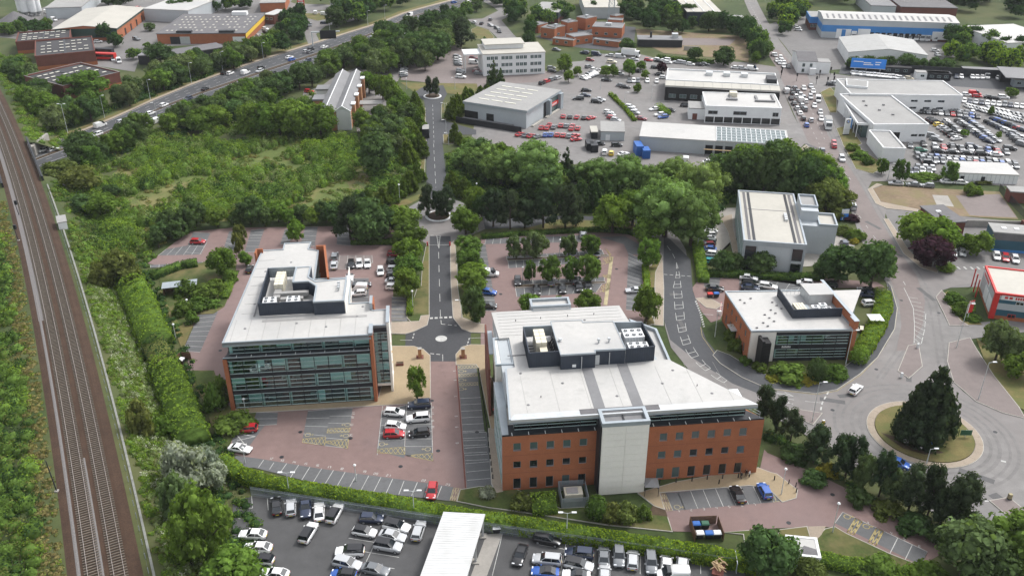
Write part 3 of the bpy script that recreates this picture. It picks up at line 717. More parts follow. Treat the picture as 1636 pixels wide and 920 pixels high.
sheet('roundabout_verge',T(1,1,(820,400),(1040,320),(1060,340),(970,385),(880,420),(850,460)),'dry_grass',.03)
sheet('tree_belt_ground',T(1,1,(600,640),(1090,620),(1060,500),(900,420),(640,520)),'soil',.01)
sheet('tree_belt_verge',T(2,1,(0,560),(300,480),(780,500),(760,560),(640,570),(300,560)),'dry_grass',.03)
sheet('garden_lawn',T(1,1,(500,110),(640,40),(740,180),(860,200),(760,310),(600,300),(560,200)),'lawn',.0)
sheet('garden_path',T(1,1,(505,105),(560,80),(570,130),(520,160)),'dry_grass',.01)
sheet('scrub_floor',T(1,1,(100,370),(240,330),(340,370),(260,420),(120,400)),'dry_grass',.01)

# --- office car park, left
park = []
cpk = sheet('car_park',[(236,421),(300,371),(370,364),(565,361),(575,390),(632,393),(626,515),(626,560),(690,577),(745,577),(746,780),(735,800),(690,794),(560,766),(420,738),(362,722),(372,700),(382,685),(410,662),(352,655),(342,592),(298,592),(312,500),(350,487),(366,470),(383,432),(262,426)],'paving_red',.02)
mk = Marks('bay_marking',cpk,.05)
bays(mk,park,*T(0,2,(1390,150),(1275,410),(1165,400),(1270,168)),8)
bays(mk,park,*T(0,1,(1275,705),(1010,712),(1060,672),(1320,625)),5)
bays(mk,park,*T(0,1,(1340,570),(1285,700),(1180,690),(1230,565)),3)
bays(mk,park,*T(0,1,(1290,752),(960,772),(960,790),(1275,778)),6)
bays(mk,park,*T(0,1,(1430,655),(1460,560),(1540,555),(1520,690)),4)
bays(mk,park,*T(0,1,(1560,690),(1600,550),(1680,550),(1640,690)),4)
bays(mk,park,*T(1,1,(30,600),(50,545),(0,545),(-40,600)),3)
bays(mk,park,*T(1,1,(150,640),(180,545),(230,545),(210,640)),4)
bays(mk,park,*T(1,1,(370,650),(390,530),(310,530),(280,640)),4)
bays(mk,park,*T(1,1,(510,640),(515,520),(590,520),(600,650)),5)
bays(mk,park,*T(1,1,(480,710),(735,710),(740,760),(470,755)),5,sheetm='asphalt_red',z=.026)
bays(mk,park,*T(1,1,(470,755),(730,760),(725,800),(460,800)),5,sheetm='asphalt_red',z=.0265)
bays(mk,park,*T(1,2,(855,-20),(855,-160),(900,-160),(910,-20)),4)
bays(mk,park,*T(1,2,(858,210),(862,60),(950,60),(962,210)),6)
for k in range(5): mk.ln(*T(1,2,(860,75+k*30),(950,85+k*28)),.1,2)
bays(mk,park,*T(1,2,(715,90),(715,-60),(600,-60),(600,90)),5)
Z7 = lambda *p: [(580+x/5.75,560+y/5.75) for x,y in p]; Z8 = lambda *p: [(380+x/6.57,640+y/6.57) for x,y in p]
# front block of bays by the plaza
bays(mk,park,*Z7((170,555),(140,830),(388,815),(400,500)),4); bays(mk,park,*Z7((625,480),(635,880),(388,880),(402,495)),6)
mk.ln(*Z7((402,495),(380,920)),.1); mk.ln(*Z7((180,510),(130,960)),.1); mk.ln(*Z7((628,480),(640,1010)),.1)
wheelchair(mk,Z7((175,860))[0],ang=0); wheelchair(mk,Z7((595,905))[0],ang=math.pi)
park.append(([G(*q) for q in Z7((140,830),(388,815),(380,985),(125,920))],'bay',.031)); park.append(([G(*q) for q in Z7((388,880),(636,860),(640,1010),(380,960))],'bay',.032))
hatch(mk,*T(1,3,(770,108),(945,95),(945,143),(768,133)),6); hatch(mk,*T(1,3,(950,150),(1122,135),(1124,185),(950,150)),5)
bays(mk,park,*Z8((735,110),(675,430),(905,470),(978,88)),4); bays(mk,park,*Z8((1205,80),(1150,500),(905,470),(978,88)),5)
hatch(mk,*Z8((685,400),(925,383),(912,470),(675,440)),6); hatch(mk,*Z8((945,295),(1180,285),(1170,330),(935,340)),6); hatch(mk,*Z8((930,425),(1165,402),(1150,505),(925,440)),6)
wheelchair(mk,Z8((735,357))[0],ang=0); wheelchair(mk,Z8((1150,252))[0],ang=math.pi); wheelchair(mk,Z8((1135,367))[0],ang=math.pi)
bays(mk,park,*Z8((420,125),(410,250),(170,260),(190,125)),2); park.append(([G(*q) for q in Z8((410,250),(280,262),(110,490),(-60,560),(-60,330),(170,260))],'bay',.0305))
mk.poly(Z8((-10,345),(185,375),(-10,420)),.14); mk.poly(Z8((-10,360),(100,490)),.14)
# long row of bays against the hedge
fr = T(1,3,(-130,150),(10,168),(400,232),(800,285),(1160,335),(1260,352)); bk = T(1,3,(-190,240),(-20,225),(290,305),(660,378),(1070,420),(1235,440))
FR = [G(*p) for p in fr]; BK = [G(*p) for p in bk]
park.append((FR+BK[::-1],'bay',.029))
for a,b in (((45,178),(12,225)),((110,195),(82,238)),((192,200),(148,262)),((268,210),(215,290)),((340,222),(288,305)),((415,233),(362,318)),((490,243),(438,328)),((565,253),(513,345)),((640,266),(588,358)),((715,278),(666,370)),((793,288),(746,380)),((868,298),(826,388)),((940,312),(906,398)),((1025,320),(988,406)),((1095,328),(1070,415)),((1180,345),(1150,420))): mk.ln(*T(1,3,a,b),.12)
for k,(x,y) in enumerate(((90,175),(160,187),(235,198),(310,208),(385,218),(460,230),(540,240),(685,258),(760,272),(840,283),(1065,315),(1220,342))): number(mk,G(*T(1,3,(x,y))[0]),str(12+k),R(-8),.55)
hatch(mk,*T(1,3,(1255,355),(1305,362),(1275,440),(1232,435)),3,m=2)
# bays beside the middle office, ruled off by a dark kerb
bays(mk,park,*Z7((893,440),(935,1010),(1145,1000),(1080,430)),9,ends=True)
park.append(([G(*q) for q in Z7((862,130),(893,440),(1080,430),(1040,128))],'bay',.031))
park.append(([G(*q) for q in [(1310/3.99+410,690),(1338/3.99+410,780),(1500/3.99+410,777),(1470/3.99+410,690)]],'bay',.033))
for y0,y1 in ((5,0),(55,50),(103,92),(150,140),(202,188),(255,240),(307,295)): mk.ln(*T(1,3,(1315+y0*.09,y0),(1462+y0*.09,y1)),.1)
for y in (140,216,298): hatch(mk,*Z7((865+y*.07,y),(1038+y*.05,y-8),(1040+y*.05,y+20),(868+y*.07,y+28)),6,m=2)
for y in (190,272,353): wheelchair(mk,Z7((902,y))[0],ang=0)
for k,y in enumerate((185,268,420,600,700,850)): number(mk,G(*Z7((852+k*5,y))[0]),str(5+k),R(96),.5)
for k,y in enumerate((520,575,640,700)): number(mk,G(*Z7((648+k,y))[0]),str(30+k),R(96),.5)
for k,y in enumerate((130,170,250,360)): number(mk,G(*Z8((1225-k*8,y))[0]),str(21+k),R(96),.5)
mk.wl(G(*Z7((862,128))[0]),G(*T(1,3,(1336,355))[0]),.16)
mk.done(); flush(cpk,park)
kb = MB(); pA,pB = G(*Z7((858,128))[0]),G(*T(1,3,(1333,358))[0]); kb.strip(pA,pB,.3,.06)
obj('kerb',kb.mesh('kerb','brick_dark'),cpk)
slab('plaza',T(1,2,(862,372),(1000,373),(1060,392),(1104,432),(1106,700),(960,738),(0,792),(-40,795),(-150,812),(-152,770),(780,700)),'buff',.1)
slab('plaza',T(1,2,(1272,425),(1312,378),(1366,363),(1470,365),(1470,530),(1530,640),(1545,918),(1500,918),(1420,520),(1402,488),(1274,490)),'buff',.1)
slab('side_path',T(1,3,(1480,-20),(1560,-20),(1572,380),(1530,390),(1500,330)),'paving_pale',.1)
slab('building_apron',T(2,3,(800,390),(1040,320),(1560,230),(1640,260))+T(3,3,(60,270),(190,370),(180,420),(95,445),(40,390),(0,350))+T(2,3,(1500,340),(930,385),(960,490),(900,470)),'buff',.1)

# --- car park behind the middle office
park = []
cp2 = sheet('car_park',[(768,382),(800,376),(960,371),(1000,373),(1030,386),(1043,402),(1040,470),(1028,515),(1000,560),(800,560),(768,560)],'paving_red',.02)
mk = Marks('bay_marking',cp2,.05)
Z5 = lambda *p: [(760+x/5.453,370+y/5.453) for x,y in p]
bays(mk,park,*Z5((80,110),(1000,90),(1000,30),(90,65)),14); bays(mk,park,*Z5((270,215),(1100,160),(1120,205),(275,245)),12)
bays(mk,park,*Z5((280,255),(1090,215),(1060,265),(290,320)),12)
bays(mk,park,*Z5((340,430),(1120,395),(1120,440),(345,480)),10); bays(mk,park,*Z5((345,495),(1100,455),(1050,530),(360,570)),10)
bays(mk,park,*Z5((1330,190),(1310,680),(1440,690),(1460,250)),14); bays(mk,park,*Z5((85,110),(180,690),(60,690),(20,110)),14)
park.append(([G(*q) for q in Z5((1080,50),(1300,40),(1420,110),(1440,200),(1330,200),(1290,110))],'bay',.028))
for a in (((1130,150),(1180,200),(1165,215),(1150,165)),((1110,235),(1185,215),(1190,260),(1145,280)),((1105,380),(1175,375),(1175,410),(1120,400)),((1090,480),(1170,440),(1165,500),(1115,530))): hatch(mk,*Z5(*a),4)
mk.ln(*Z5((1185,220),(1130,640)),.9,2)
wheelchair(mk,Z5((1100,280))[0]); wheelchair(mk,Z5((1072,520))[0])
mk.done(); flush(cp2,park)
for pts in (Z5((272,240),(1150,205),(1150,215),(280,255)),Z5((340,470),(1125,438),(1125,450),(350,490))): slab('planting_strip',pts,'soil',.15)
slab('car_park_verge',T(2,1,(835,800),(880,780),(940,700),(950,720),(905,820),(900,918),(830,918))+T(2,2,(900,230),(850,240)),'dry_grass',.12)
slab('footpath',T(2,1,(905,820),(950,722),(958,918))+T(2,2,(955,240),(900,235),(905,60)),'paving_pale',.12)

# --- courts by the right-hand offices
cp3 = sheet('car_park',T(2,1,(1140,918),(1210,830),(1636,830))+T(3,1,(700,880),(760,918))+T(3,2,(740,120),(690,200),(560,280),(330,0),(150,-80))+T(2,2,(1390,30),(1320,200),(1260,220),(1200,150),(1160,60)),'paving_red',.02)
park = []; mk = Marks('bay_marking',cp3,.05)
bays(mk,park,*T(2,1,(1310,918),(1320,850),(1225,835),(1215,910)),3); bays(mk,park,*T(2,1,(1440,900),(1445,830),(1600,832),(1640,900)),3)
bays(mk,park,*[(1225,448),(1355,466),(1350,476),(1215,462)],7)
mk.ln(*T(2,2,(1195,168),(1275,172)),.14)
mk.done(); flush(cp3,park)
slab('kerbed_apron',T(2,2,(1165,70),(1240,60),(1330,110),(1290,135),(1230,125)),'paving_pale',.12)
cp4 = sheet('service_drive',T(2,1,(1220,790),(1265,460),(1330,410),(1640,400),(1640,800))+T(3,1,(0,800),(520,760),(560,640),(430,560),(380,470),(280,400),(0,380)),'concrete',.015)
park = []; mk = Marks('bay_marking',cp4,.05)
bays(mk,park,*[(1141,420),(1140,345),(1128,345),(1123,420)],14); flush(cp4,park); mk.done()
slab('drive_edge',T(2,1,(1320,470),(1395,450),(1400,540),(1440,700),(1410,720),(1370,560)),'paving_pale',.11)

# --- drive in front of the middle office and the accessible bays
park = []
cp5 = sheet('car_park',T(2,3,(930,388),(1560,290))+T(3,3,(-20,110),(0,132),(300,260),(600,405),(1080,615),(1150,650),(1100,780),(980,850),(780,775),(500,645),(430,605),(250,603),(0,615))+T(2,3,(1340,640),(1020,632),(970,510)),'paving_red',.02)
mk = Marks('bay_marking',cp5,.05)
bays(mk,park,*T(2,3,(1018,500),(1095,495),(1050,383),(970,388)),1)
bays(mk,park,*T(2,3,(1095,495),(1740,440),(1680,320),(1050,383)),8); hatch(mk,*T(2,3,(935,390),(970,388),(1015,500),(968,503)),3,m=2)
wheelchair(mk,T(2,3,(1045,478))[0]); hatch(mk,*T(3,3,(15,350),(40,380),(78,442),(35,445)),2,m=2)
for k in range(7): number(mk,G(*T(2,3,(1058+k*81,510-k*7))[0]),str(1+k),AX,.5)
bays(mk,park,*T(3,3,(480,510),(1020,762),(980,848),(430,580)),1)
mk.ln(*T(3,3,(480,510),(1020,762)),.1)
for a,b in (((832,672),(780,775)),((925,715),(875,818)),((1018,765),(980,845))): mk.ln(*T(3,3,a,b),.12)
hatch(mk,*T(3,3,(562,548),(605,570),(550,655),(508,638)),2,w=.16); hatch(mk,*T(3,3,(695,612),(740,632),(690,725),(645,700)),2,w=.16)
wheelchair(mk,T(3,3,(508,540))[0],m=1); wheelchair(mk,T(3,3,(630,602))[0],m=1)
for k,q in enumerate(((640,585),(790,650),(875,688),(970,735))): number(mk,G(*T(3,3,q)[0]),str(3+k),R(-30),.5)
mk.done(); flush(cp5,park)
slab('corner_lawn',T(3,3,(80,625),(250,605),(270,670),(330,660),(370,620),(430,606),(500,648),(780,778),(990,860),(700,880),(330,800),(60,700)),'lawn',.1)
sheet('lawn_path',T(3,3,(258,603),(372,600),(345,655),(320,680),(272,670)),'paving_pale',.115)
slab('drive_lawn',T(2,3,(1345,640),(1560,625),(1600,700),(1480,720),(1470,650)),'lawn',.1)
slab('front_lawn',T(1,3,(1300,370),(1420,350),(1640,360),(1720,400))+T(2,3,(300,490),(480,480),(980,540),(1010,632),(600,590),(0,500))+T(1,3,(1480,480),(1280,440)),'lawn',.1)
sheet('planting_bed',T(2,3,(890,470),(970,500),(985,545),(850,540)),'soil',.115)
slab('side_lawn',[(296,592),(342,592),(358,640),(372,655),(410,658),(400,680),(378,690),(362,716),(345,700),(325,640),(305,610)],'lawn',.08,0)
slab('hedge_lawn',T(0,2,(1020,20),(1075,30),(1180,250),(1260,165),(1165,400),(1170,420),(1080,180)),'dry_grass',.08,0)
slab('side_garden',T(0,1,(1000,790),(1280,760),(1340,740),(1510,760),(1490,900))+T(0,2,(1430,120),(1360,165),(1260,170),(1150,240),(1040,60)),'lawn',.08,0)

# --- the storage compound along the bottom edge
cpd = sheet('compound',[(372,800),(430,786),(520,792),(560,800),(700,832),(820,846),(1000,868),(1180,896),(1230,1000),(360,1000),(372,880)],'asphalt_worn',.02)
mk = Marks('bay_marking',cpd,.05); ZA = lambda *p: [(380+x/5.453,780+y/5.453) for x,y in p]; ZC = lambda *p: [(660+x/5.453,800+y/5.453) for x,y in p]; ZD = lambda *p: [(920+x/5.453,790+y/5.453) for x,y in p]
for a,b in (((120,65),(128,170)),((0,165),(128,172)),((0,262),(165,275)),((257,85),(265,190)),((403,105),(405,210)),((1308,240),(1110,655)),((965,432),(1185,468)),((1100,550),(1405,600)),((1310,690),(1365,698)),((1110,655),(1060,760)),((1470,320),(1520,325))): mk.ln(*ZA(a,b),.11)
for a,b in (((1075,378),(1320,420)),((1335,350),(1280,650)),((780,280),(690,650)),((735,330),(770,335))): mk.ln(*ZC(a,b),.1)
for a,b in (((565,505),(560,690)),((1085,590),(1088,690)),((1010,548),(1190,575))): mk.ln(*ZD(a,b),.1)
mk.done()
sheet('wash_bay',ZC((640,290),(780,280),(640,660),(500,660)),'concrete',.03,parent=cpd)

# ------------------------------------------------------------------ railway on its embankment
ZR = 5.0
cp_pts = [G(x,y,ZR) for x,y in ((15.6,230),(47,335),(83.1,460),(109,575),(132.6,690),(151.5,805),(167.9,920))]
kk = np.polyfit([p.y for p in cp_pts],[p.x for p in cp_pts],2)
def rc(y): return Vector((np.polyval(kk,y),y))
def rn(y):
    d = Vector((2*kk[0]*y+kk[1],1)).normalized(); return d,Vector((d.y,-d.x))   # along (away), right
def loft(name,prof,y0,y1,step,m,parent=None):
    ys = np.arange(y0,y1+step,step); v = []; f = []; k = len(prof)
    for y in ys:
        c = rc(y); n = rn(y)[1]
        for o_,z in prof: p = c+n*o_; v.append((p.x,p.y,z))
    for i in range(len(ys)-1):
        for j in range(k-1): a = i*k+j; f.append((a,a+1,a+k+1,a+k))
    return mesh(name,v,f,m)
YB0,YB1 = 262,296       # the gap spanned by the bridge
EP = [(-60,-.5),(-26,-.3),(-15,3.2),(-9,4.6),(-6.5,4.75),(6.3,4.75),(8,4.3),(15.5,.0),(17,-.2)]
emb = struct('embankment',loft('embankment',EP,60,YB0,4,'ground'))
struct('embankment',loft('embankment',EP,YB1,700,6,'ground'))
bal = struct('track_bed',loft('track_bed',[(-5.6,4.7),(-4.6,4.9),(-3.8,5.0),(3.6,5.0),(4.3,4.85),(5.2,4.72)],60,700,4,'ballast'))
obj('fresh_ballast',loft('fresh_ballast',[(-4.0,5.01),(-3.75,5.06),(-3.45,5.01)],60,190,2,'ballast_grey'),bal)
obj('fresh_ballast',loft('fresh_ballast',[(-.9,5.01),(-.55,5.07),(-.25,5.01)],60,128,2,'ballast_grey'),bal)
obj('fresh_ballast',loft('fresh_ballast',[(-4.1,5.012),(-2.6,5.03),(-2.2,5.012)],178,330,3,'ballast_grey'),bal)
slp = mesh('sleeper',boxv(-1.25,1.25,-.125,.125,0,.16),BOXF,'sleeper')
for ti,off in enumerate((-1.77,1.77)):
    t = empty('railway_track',(0,0,0)); tag(t,'double steel rail track on sleepers, %s line' % ('the one beside the grassy bank edge at far left,' if ti == 0 else 'the one nearer the clipped hedge and offices,'),'railway track','tracks of the railway')
    t['label'] = ('rusty railway track farther from the office park, with fresh grey ballast alongside' if ti == 0 else 'rusty railway track nearer to the clipped hedge and office park')
    for s_ in (-.74,.74):
        obj('rail',loft('rail',[(off+s_-.035,5.16),(off+s_-.035,5.33),(off+s_+.035,5.33),(off+s_+.035,5.16)],60,620,4,'rail'),t)
    y = 92.; cnt = 0; rest = MB()
    while y < 420:
        d,n = rn(y); c = rc(y)+n*off; a = math.atan2(n.y,n.x)+random.uniform(-.012,.012)
        if cnt < 290: obj('sleeper',slp,t,(c.x,c.y,5.01),a)
        else:
            q = [c+n*s1*1.25+d*s2*.125 for s1,s2 in ((-1,-1),(1,-1),(1,1),(-1,1))]; rest.prism([tuple(p) for p in q],5.01,5.17)
        y += .62*d.y; cnt += 1
    o = obj('sleeper_run',rest.mesh('sleeper_run','sleeper'),t); o['kind'] = 'stuff'
# cable trough along the cess, in short lids
tr = empty('cable_trough'); tag(tr,'pale concrete cable trough running beside the railway ballast','cable trough')
y = 92.; k = 0
tm = mesh('trough_lid',boxv(-.19,.19,-2.,2.,0,.2),BOXF,'trough')
while y < 255:
    d,n = rn(y); c = rc(y)+n*6.4
    obj('trough_lid',tm,tr,(c.x,c.y,4.72),math.atan2(d.y,d.x)-math.pi/2); y += 4.05*d.y
wf = empty('lineside_fence'); tag(wf,'thin post and wire fence between railway ballast and trough','fence')
b = MB(); y = 92.; last = None
while y < 250:
    c = rc(y)+rn(y)[1]*5.75; b.box(c.x-.05,c.x+.05,c.y-.05,c.y+.05,4.6,5.9)
    y += 3
obj('post',b.mesh('post','grey_metal'),wf)
obj('wire',loft('wire',[(5.75,5.75),(5.77,5.79)],92,250,3,'roof_grey'),wf); obj('wire',loft('wire',[(5.75,5.35),(5.77,5.39)],92,250,3,'roof_grey'),wf)
# bridge over the dual carriageway
d,n = rn((YB0+YB1)/2); c = rc((YB0+YB1)/2); br = Bld('railway_bridge','steel railway bridge with dark parapet girders over the dual carriageway','bridge',c,math.atan2(d.y,d.x))
br.box('deck','concrete',-21,21,-5.8,5.8,3.9,4.68)
for s_ in (-1,1): br.box('girder','charcoal',-22,22,s_*5.6-.25,s_*5.6+.25,3.6,6.3)
for s_ in (-1,1): br.prism('abutment','concrete',[(s_*17.5,-7),(s_*21.5,-7),(s_*21.5,7),(s_*17.5,7)],-.1,3.9)
br.prism('wing_wall','concrete',[(19,-7),(30,-13),(30.6,-12.4),(21,-6.5)],-.1,4.0)
br.prism('wing_wall','concrete',[(-18.5,-7),(-26,-12),(-26.5,-11.3),(-20,-6.5)],-.1,4.0)
# overhead-line masts on the far side
for i,(x,y,ty) in enumerate(((91,785,735),(30,385,345),(31,345,325))):
    p = G(x,y,4.7); h = 6.5
    e = empty('lineside_mast',(p.x,p.y,4.6)); tag(e,('dark slender mast beside the near end of the railway','signal post with lamp head beside the far railway track','short grey signal post on the railway verge, farthest mast')[i],'mast')
    obj('pole',MB().tube((0,0,0),(-.5,.3,h if i == 0 else 4),.12,.08).mesh('pole','charcoal'),e)
    obj('base',MB().box(-.3,.3,-.3,.3,0,.4).mesh('base','concrete'),e)
    if i: obj('signal_head',MB().box(-.35,.35,-.25,.25,3.6,4.8).mesh('signal_head','charcoal'),e)
# ------------------------------------------------------------------ the three office blocks
def railing(bd,pts,z,h=1.1,step=1.5,name='guard_rail',m='steel'):
    b = MB()
    for (x0,y0),(x1,y1) in zip(pts,pts[1:]):
        L = math.hypot(x1-x0,y1-y0); n = max(1,int(L/step))
        for i in range(n+1):
            t = i/n; x,y = x0+(x1-x0)*t,y0+(y1-y0)*t; b.box(x-.025,x+.025,y-.025,y+.025,z,z+h)
        for k in (.5,1.): b.tube((x0,y0,z+h*k),(x1,y1,z+h*k),.03,n=4)
    return obj(name,b.mesh(name,m),bd.e)
def louvre_screen(bd,x0,y0,x1,y1,z0,z1,name='plant_screen',m='navy',th=.12):
    # upright ribbed screen: one panel of its own with raised ribs
    L = math.hypot(x1-x0,y1-y0); b = MB(); b.box(0,L,-th/2,th/2,z0,z1)
    k = int(L/.45)
    for i in range(k): x = (i+.5)*L/k; b.box(x-.05,x+.05,-th/2-.04,th/2+.04,z0,z1-.02)
    b.box(0,L,-th/2-.05,th/2+.05,z1,z1+.08)
    return obj(name,b.mesh(name,m),bd.e,(x0,y0,0),math.atan2(y1-y0,x1-x0))
def fan_unit(bd,x,y,z,w,d,h,nx,ny,rz=0.,name='cooling_unit'):
    o = bd.put(name,cached(('fan',w,d,h),lambda: MB().box(-w/2,w/2,-d/2,d/2,.25,h).box(-w/2+.1,w/2-.1,-d/2+.1,d/2-.1,0,.25).mesh('cooling_unit','white_wall')),(x,y,z),None,rz)
    def fan():
        b = MB(); r = min(w/nx,d/ny)*.36
        b.cyl(0,0,0,.12,r,r*.92,14,0); b.cyl(0,0,.121,.13,r*.82,r*.82,14,1); b.cyl(0,0,.13,.17,r*.25,r*.25,8,0)
        return b.mesh('fan',['steel','charcoal'])
    fm = cached(('fanm',w,d,nx,ny),fan)
    for i in range(nx):
        for j in range(ny): obj('fan',fm,o,(-w/2+w*(i+.5)/nx,-d/2+d*(j+.5)/ny,h))
    b = MB()
    for i in range(int(w/.3)): xx = -w/2+.15+i*.3; b.box(xx-.05,xx+.05,-d/2-.02,-d/2,.4,h-.15)
    obj('grille',b.mesh('grille','grey_metal'),o)
    return o
def duct(bd,pts,name='duct',m='roof_pale'):
    b = MB()
    for (x0,x1,y0,y1,z0,z1) in pts: b.box(x0,x1,y0,y1,z0,z1)
    return obj(name,b.mesh(name,m),bd.e)
def cowl(bd,x,y,z):
    bd.put('roof_vent',cached('cowl',lambda: MB().cyl(0,0,0,.6,.18,.18,8).cyl(0,0,.6,.95,.34,.28,8).mesh('cowl','steel')),(x,y,z))
def curtain(bd,x0,x1,y,levels,bay,rng,col_every=2,depth=7.,spans=None,th=.0,face=1):
    """Glazed front: for every storey (z0, z1) panes between mullions with three transoms, dark bands between, rooms behind."""
    n = int(round((x1-x0)/bay)); bw = (x1-x0)/n
    for z0,z1 in levels:
        h = z1-z0
        pm = cached(('cpane',round(bw,2),round(h,2)),lambda: mesh('pane',boxv(-bw/2+.03,bw/2-.03,-.02,.02,0,h),BOXF,'glass'))
        for i in range(n):
            o = bd.put('pane',pm,(x0+bw*(i+.5),y,z0))
        tm = MB()
        for k,zz in enumerate((z0,z0+h*.33,z0+h*.66,z1)): tm.box(x0,x1,y-.12,y-.02,zz-.04,zz+.04)
        obj('transom',tm.mesh('transom','mullion'),bd.e)
        # rooms: floor, back wall, ceiling, columns, blinds
        bd.box('floor_slab','floor_carpet',x0,x1,y+.15,y+depth,z0-.25,z0-.05)
        bd.box('ceiling','interior_white',x0,x1,y+.15,y+depth,z1+.05,z1+.12)
        bd.box('room_wall','interior',x0,x1,y+depth,y+depth+.1,z0-.05,z1+.05)
        for i in range(0,n+1,col_every): bd.box('column','interior_white',x0+bw*i-.28+(.3 if i == 0 else -.3 if i == n else 0),x0+bw*i+.28+(.3 if i == 0 else -.3 if i == n else 0),y+.35,y+.8,z0-.05,z1+.05)
        for i in range(n):
            r = rng.random()
            if r < .38: bd.box('blind','interior_white',x0+bw*i+.1,x0+bw*(i+rng.choice((.5,.97))),y+.12,y+.15,z1-h*rng.uniform(.5,.95),z1)
            if rng.random() < .7:
                dx = x0+bw*i+rng.uniform(.3,bw*.4); yy = y+rng.uniform(1.2,2.5)
                bd.box('desk','wood_pale' if r < .5 else 'interior_white',dx,dx+1.5,yy,yy+.75,z0+.65,z0+.72)
                bd.box('chair','cloth_black',dx+.4,dx+.9,yy-.7,yy-.2,z0+.1,z0+.9)
    for (za,zb) in spans or []: bd.box('spandrel','charcoal',x0,x1,y-.05,y+.1,za,zb)
    mm = cached(('cmull',round(levels[0][0],2),round(levels[-1][1],2)),lambda: mesh('mullion',boxv(-.045,.045,-.14,-.055,levels[0][0],levels[-1][1]),BOXF,'charcoal'))
    for i in range(n+1): bd.put('mullion',mm,(x0+bw*i,y,0))

# ---- left office
rng = random.Random(3)
Lb = Bld('office_block','four-storey glass-fronted office with white roof and navy rooftop plant, beside the railway hedge','office building',G(370.8,655),R(6.2))
Lroof = [(.4,-.3),(29.0,-.3),(29.0,3.2),(32.4,3.2),(32.5,9.7),(29.2,9.7),(29.0,13.1),(24.3,13.1),(23.9,25.0),(16.1,25.0),(15.8,39.5),(13.4,40.6),(13.7,44.4),(7.3,44.3),(7.3,41.0),(2.5,41.0)]
body = [(2.2,7.5),(28.6,7.5),(28.8,12.9),(24.0,12.9),(23.6,24.8),(15.8,24.8),(15.5,39.2),(13.1,40.3),(13.4,44.1),(7.6,44.0),(7.6,40.7),(2.9,40.7),(1.0,1.5),(1.0,7.2)]
body = [(1.0,7.2),(28.6,7.2),(28.6,12.9),(24.0,12.9),(23.6,24.8),(15.6,24.8),(15.3,39.2),(13.0,40.3),(13.2,44.0),(7.6,44.0),(7.6,40.6),(2.9,40.6)]
Lb.prism('wall','render_white',body,0,15.5)
Lb.prism('wall','charcoal',[(.3,.3),(.8,.3),(1.0,7.2),(.5,7.2)],0,12)
rf = Lb.prism('roof','roof_white',Lroof,15.5,15.95)
for k in range(9): Lb.box('roof_seam','roof_pale',1.2+k*3.0+.6,1.25+k*3.0+.6,.2,8.6,15.95,15.985)
for k in range(7): Lb.box('roof_seam','roof_pale',2.4,6.1,11+k*4.1,11.05+k*4.1,15.95,15.985)
for x,y in ((4,5),(20,4),(26,7.5),(4.5,15),(4.8,30),(10,34),(27,11.5),(14,6)): Lb.put('roof_drain',cached('drain',lambda: MB().cyl(0,0,0,.06,.3,.25,8).cyl(0,0,.06,.12,.12,.1,6).mesh('drain','roof_grey')),(x,y,15.95))
Lb.box('cable_tray','roof_grey',5.0,5.25,9.6,25,16.0,16.12); Lb.box('walk_pad','roof_pale',7,28,7.2,8.0,15.96,15.99)
Lb.parapet('roof_edge','parapet',[(x*1.0,y) for x,y in Lroof],15.35,16.12,.3)
Lb.prism('roof_fascia','grey_metal',[(.4,-.36),(29.0,-.36),(29.0,.0),(.4,.0)],15.1,15.5)
LV = [(.35,3.45),(4.55,7.4),(8.45,11.4)]
curtain(Lb,.75,28.5,.35,LV,2.9,rng,spans=[(.05,.3),(3.5,4.5),(7.46,8.38),(11.46,12.0)])
curtain(Lb,1.0,28.5,1.55,[(12.45,15.0)],2.9,rng,depth=5.5)
lt = Lb.prism('terrace','charcoal',[(.0,-.05),(28.6,-.05),(28.6,1.7),(.6,1.7)],12.0,12.35)
Lb.prism('terrace_coping','grey_metal',[(-.02,-.12),(28.6,-.12),(28.6,.12),(.0,.12)],12.35,12.5)
bm = cached('bracket',lambda: mesh('bracket',boxv(-.05,.05,-.25,.5,0,.12),BOXF,'white_wall'))
for i in range(10): Lb.put('bracket',bm,(2.6+i*2.85,0,12.5))
Lb.prism('brick_pier','brick',[(-.1,-.25),(.62,-.25),(.75,.9),(.1,.9)],0,12.1)
Lb.prism('brick_pier','brick',[(28.62,-.3),(29.25,-.3),(29.25,3.4),(28.62,3.4)],0,15.9)
Lb.box('pier_cap','parapet',28.55,29.35,-.35,3.4,15.95,16.5)
# stair tower with its own glazing and white flank wall
curtain(Lb,29.35,32.0,3.25,[(2.3,4.6),(4.8,7.1),(7.3,9.6),(9.8,12.1),(12.3,14.4)],1.3,rng,depth=4.5,col_every=9)
Lb.box('stair_soffit','render_white',29.3,32.2,3.0,9.5,1.7,2.2); Lb.box('stair_band','charcoal',29.3,32.2,3.2,3.3,14.45,15.5)
Lb.box('flank_wall','render_white',32.02,32.5,3.1,9.7,0,16.7); Lb.box('flank_coping','parapet',31.9,32.62,3.0,9.8,16.7,16.85)
Lb.box('stair_back','render_white',29.3,32.0,8.2,9.5,0,15.4)
for k in range(10): Lb.box('stair_flight','interior_white',29.6,31.8,4.2+(k % 2)*1.6,5.5+(k % 2)*1.6,2.4+k*1.25,2.6+k*1.25)
Lb.box('roof_upstand','parapet',28.5,29.1,9.8,13.2,15.9,17.6); Lb.box('brick_upstand','brick',29.1,29.4,9.9,13.1,13,17.3)
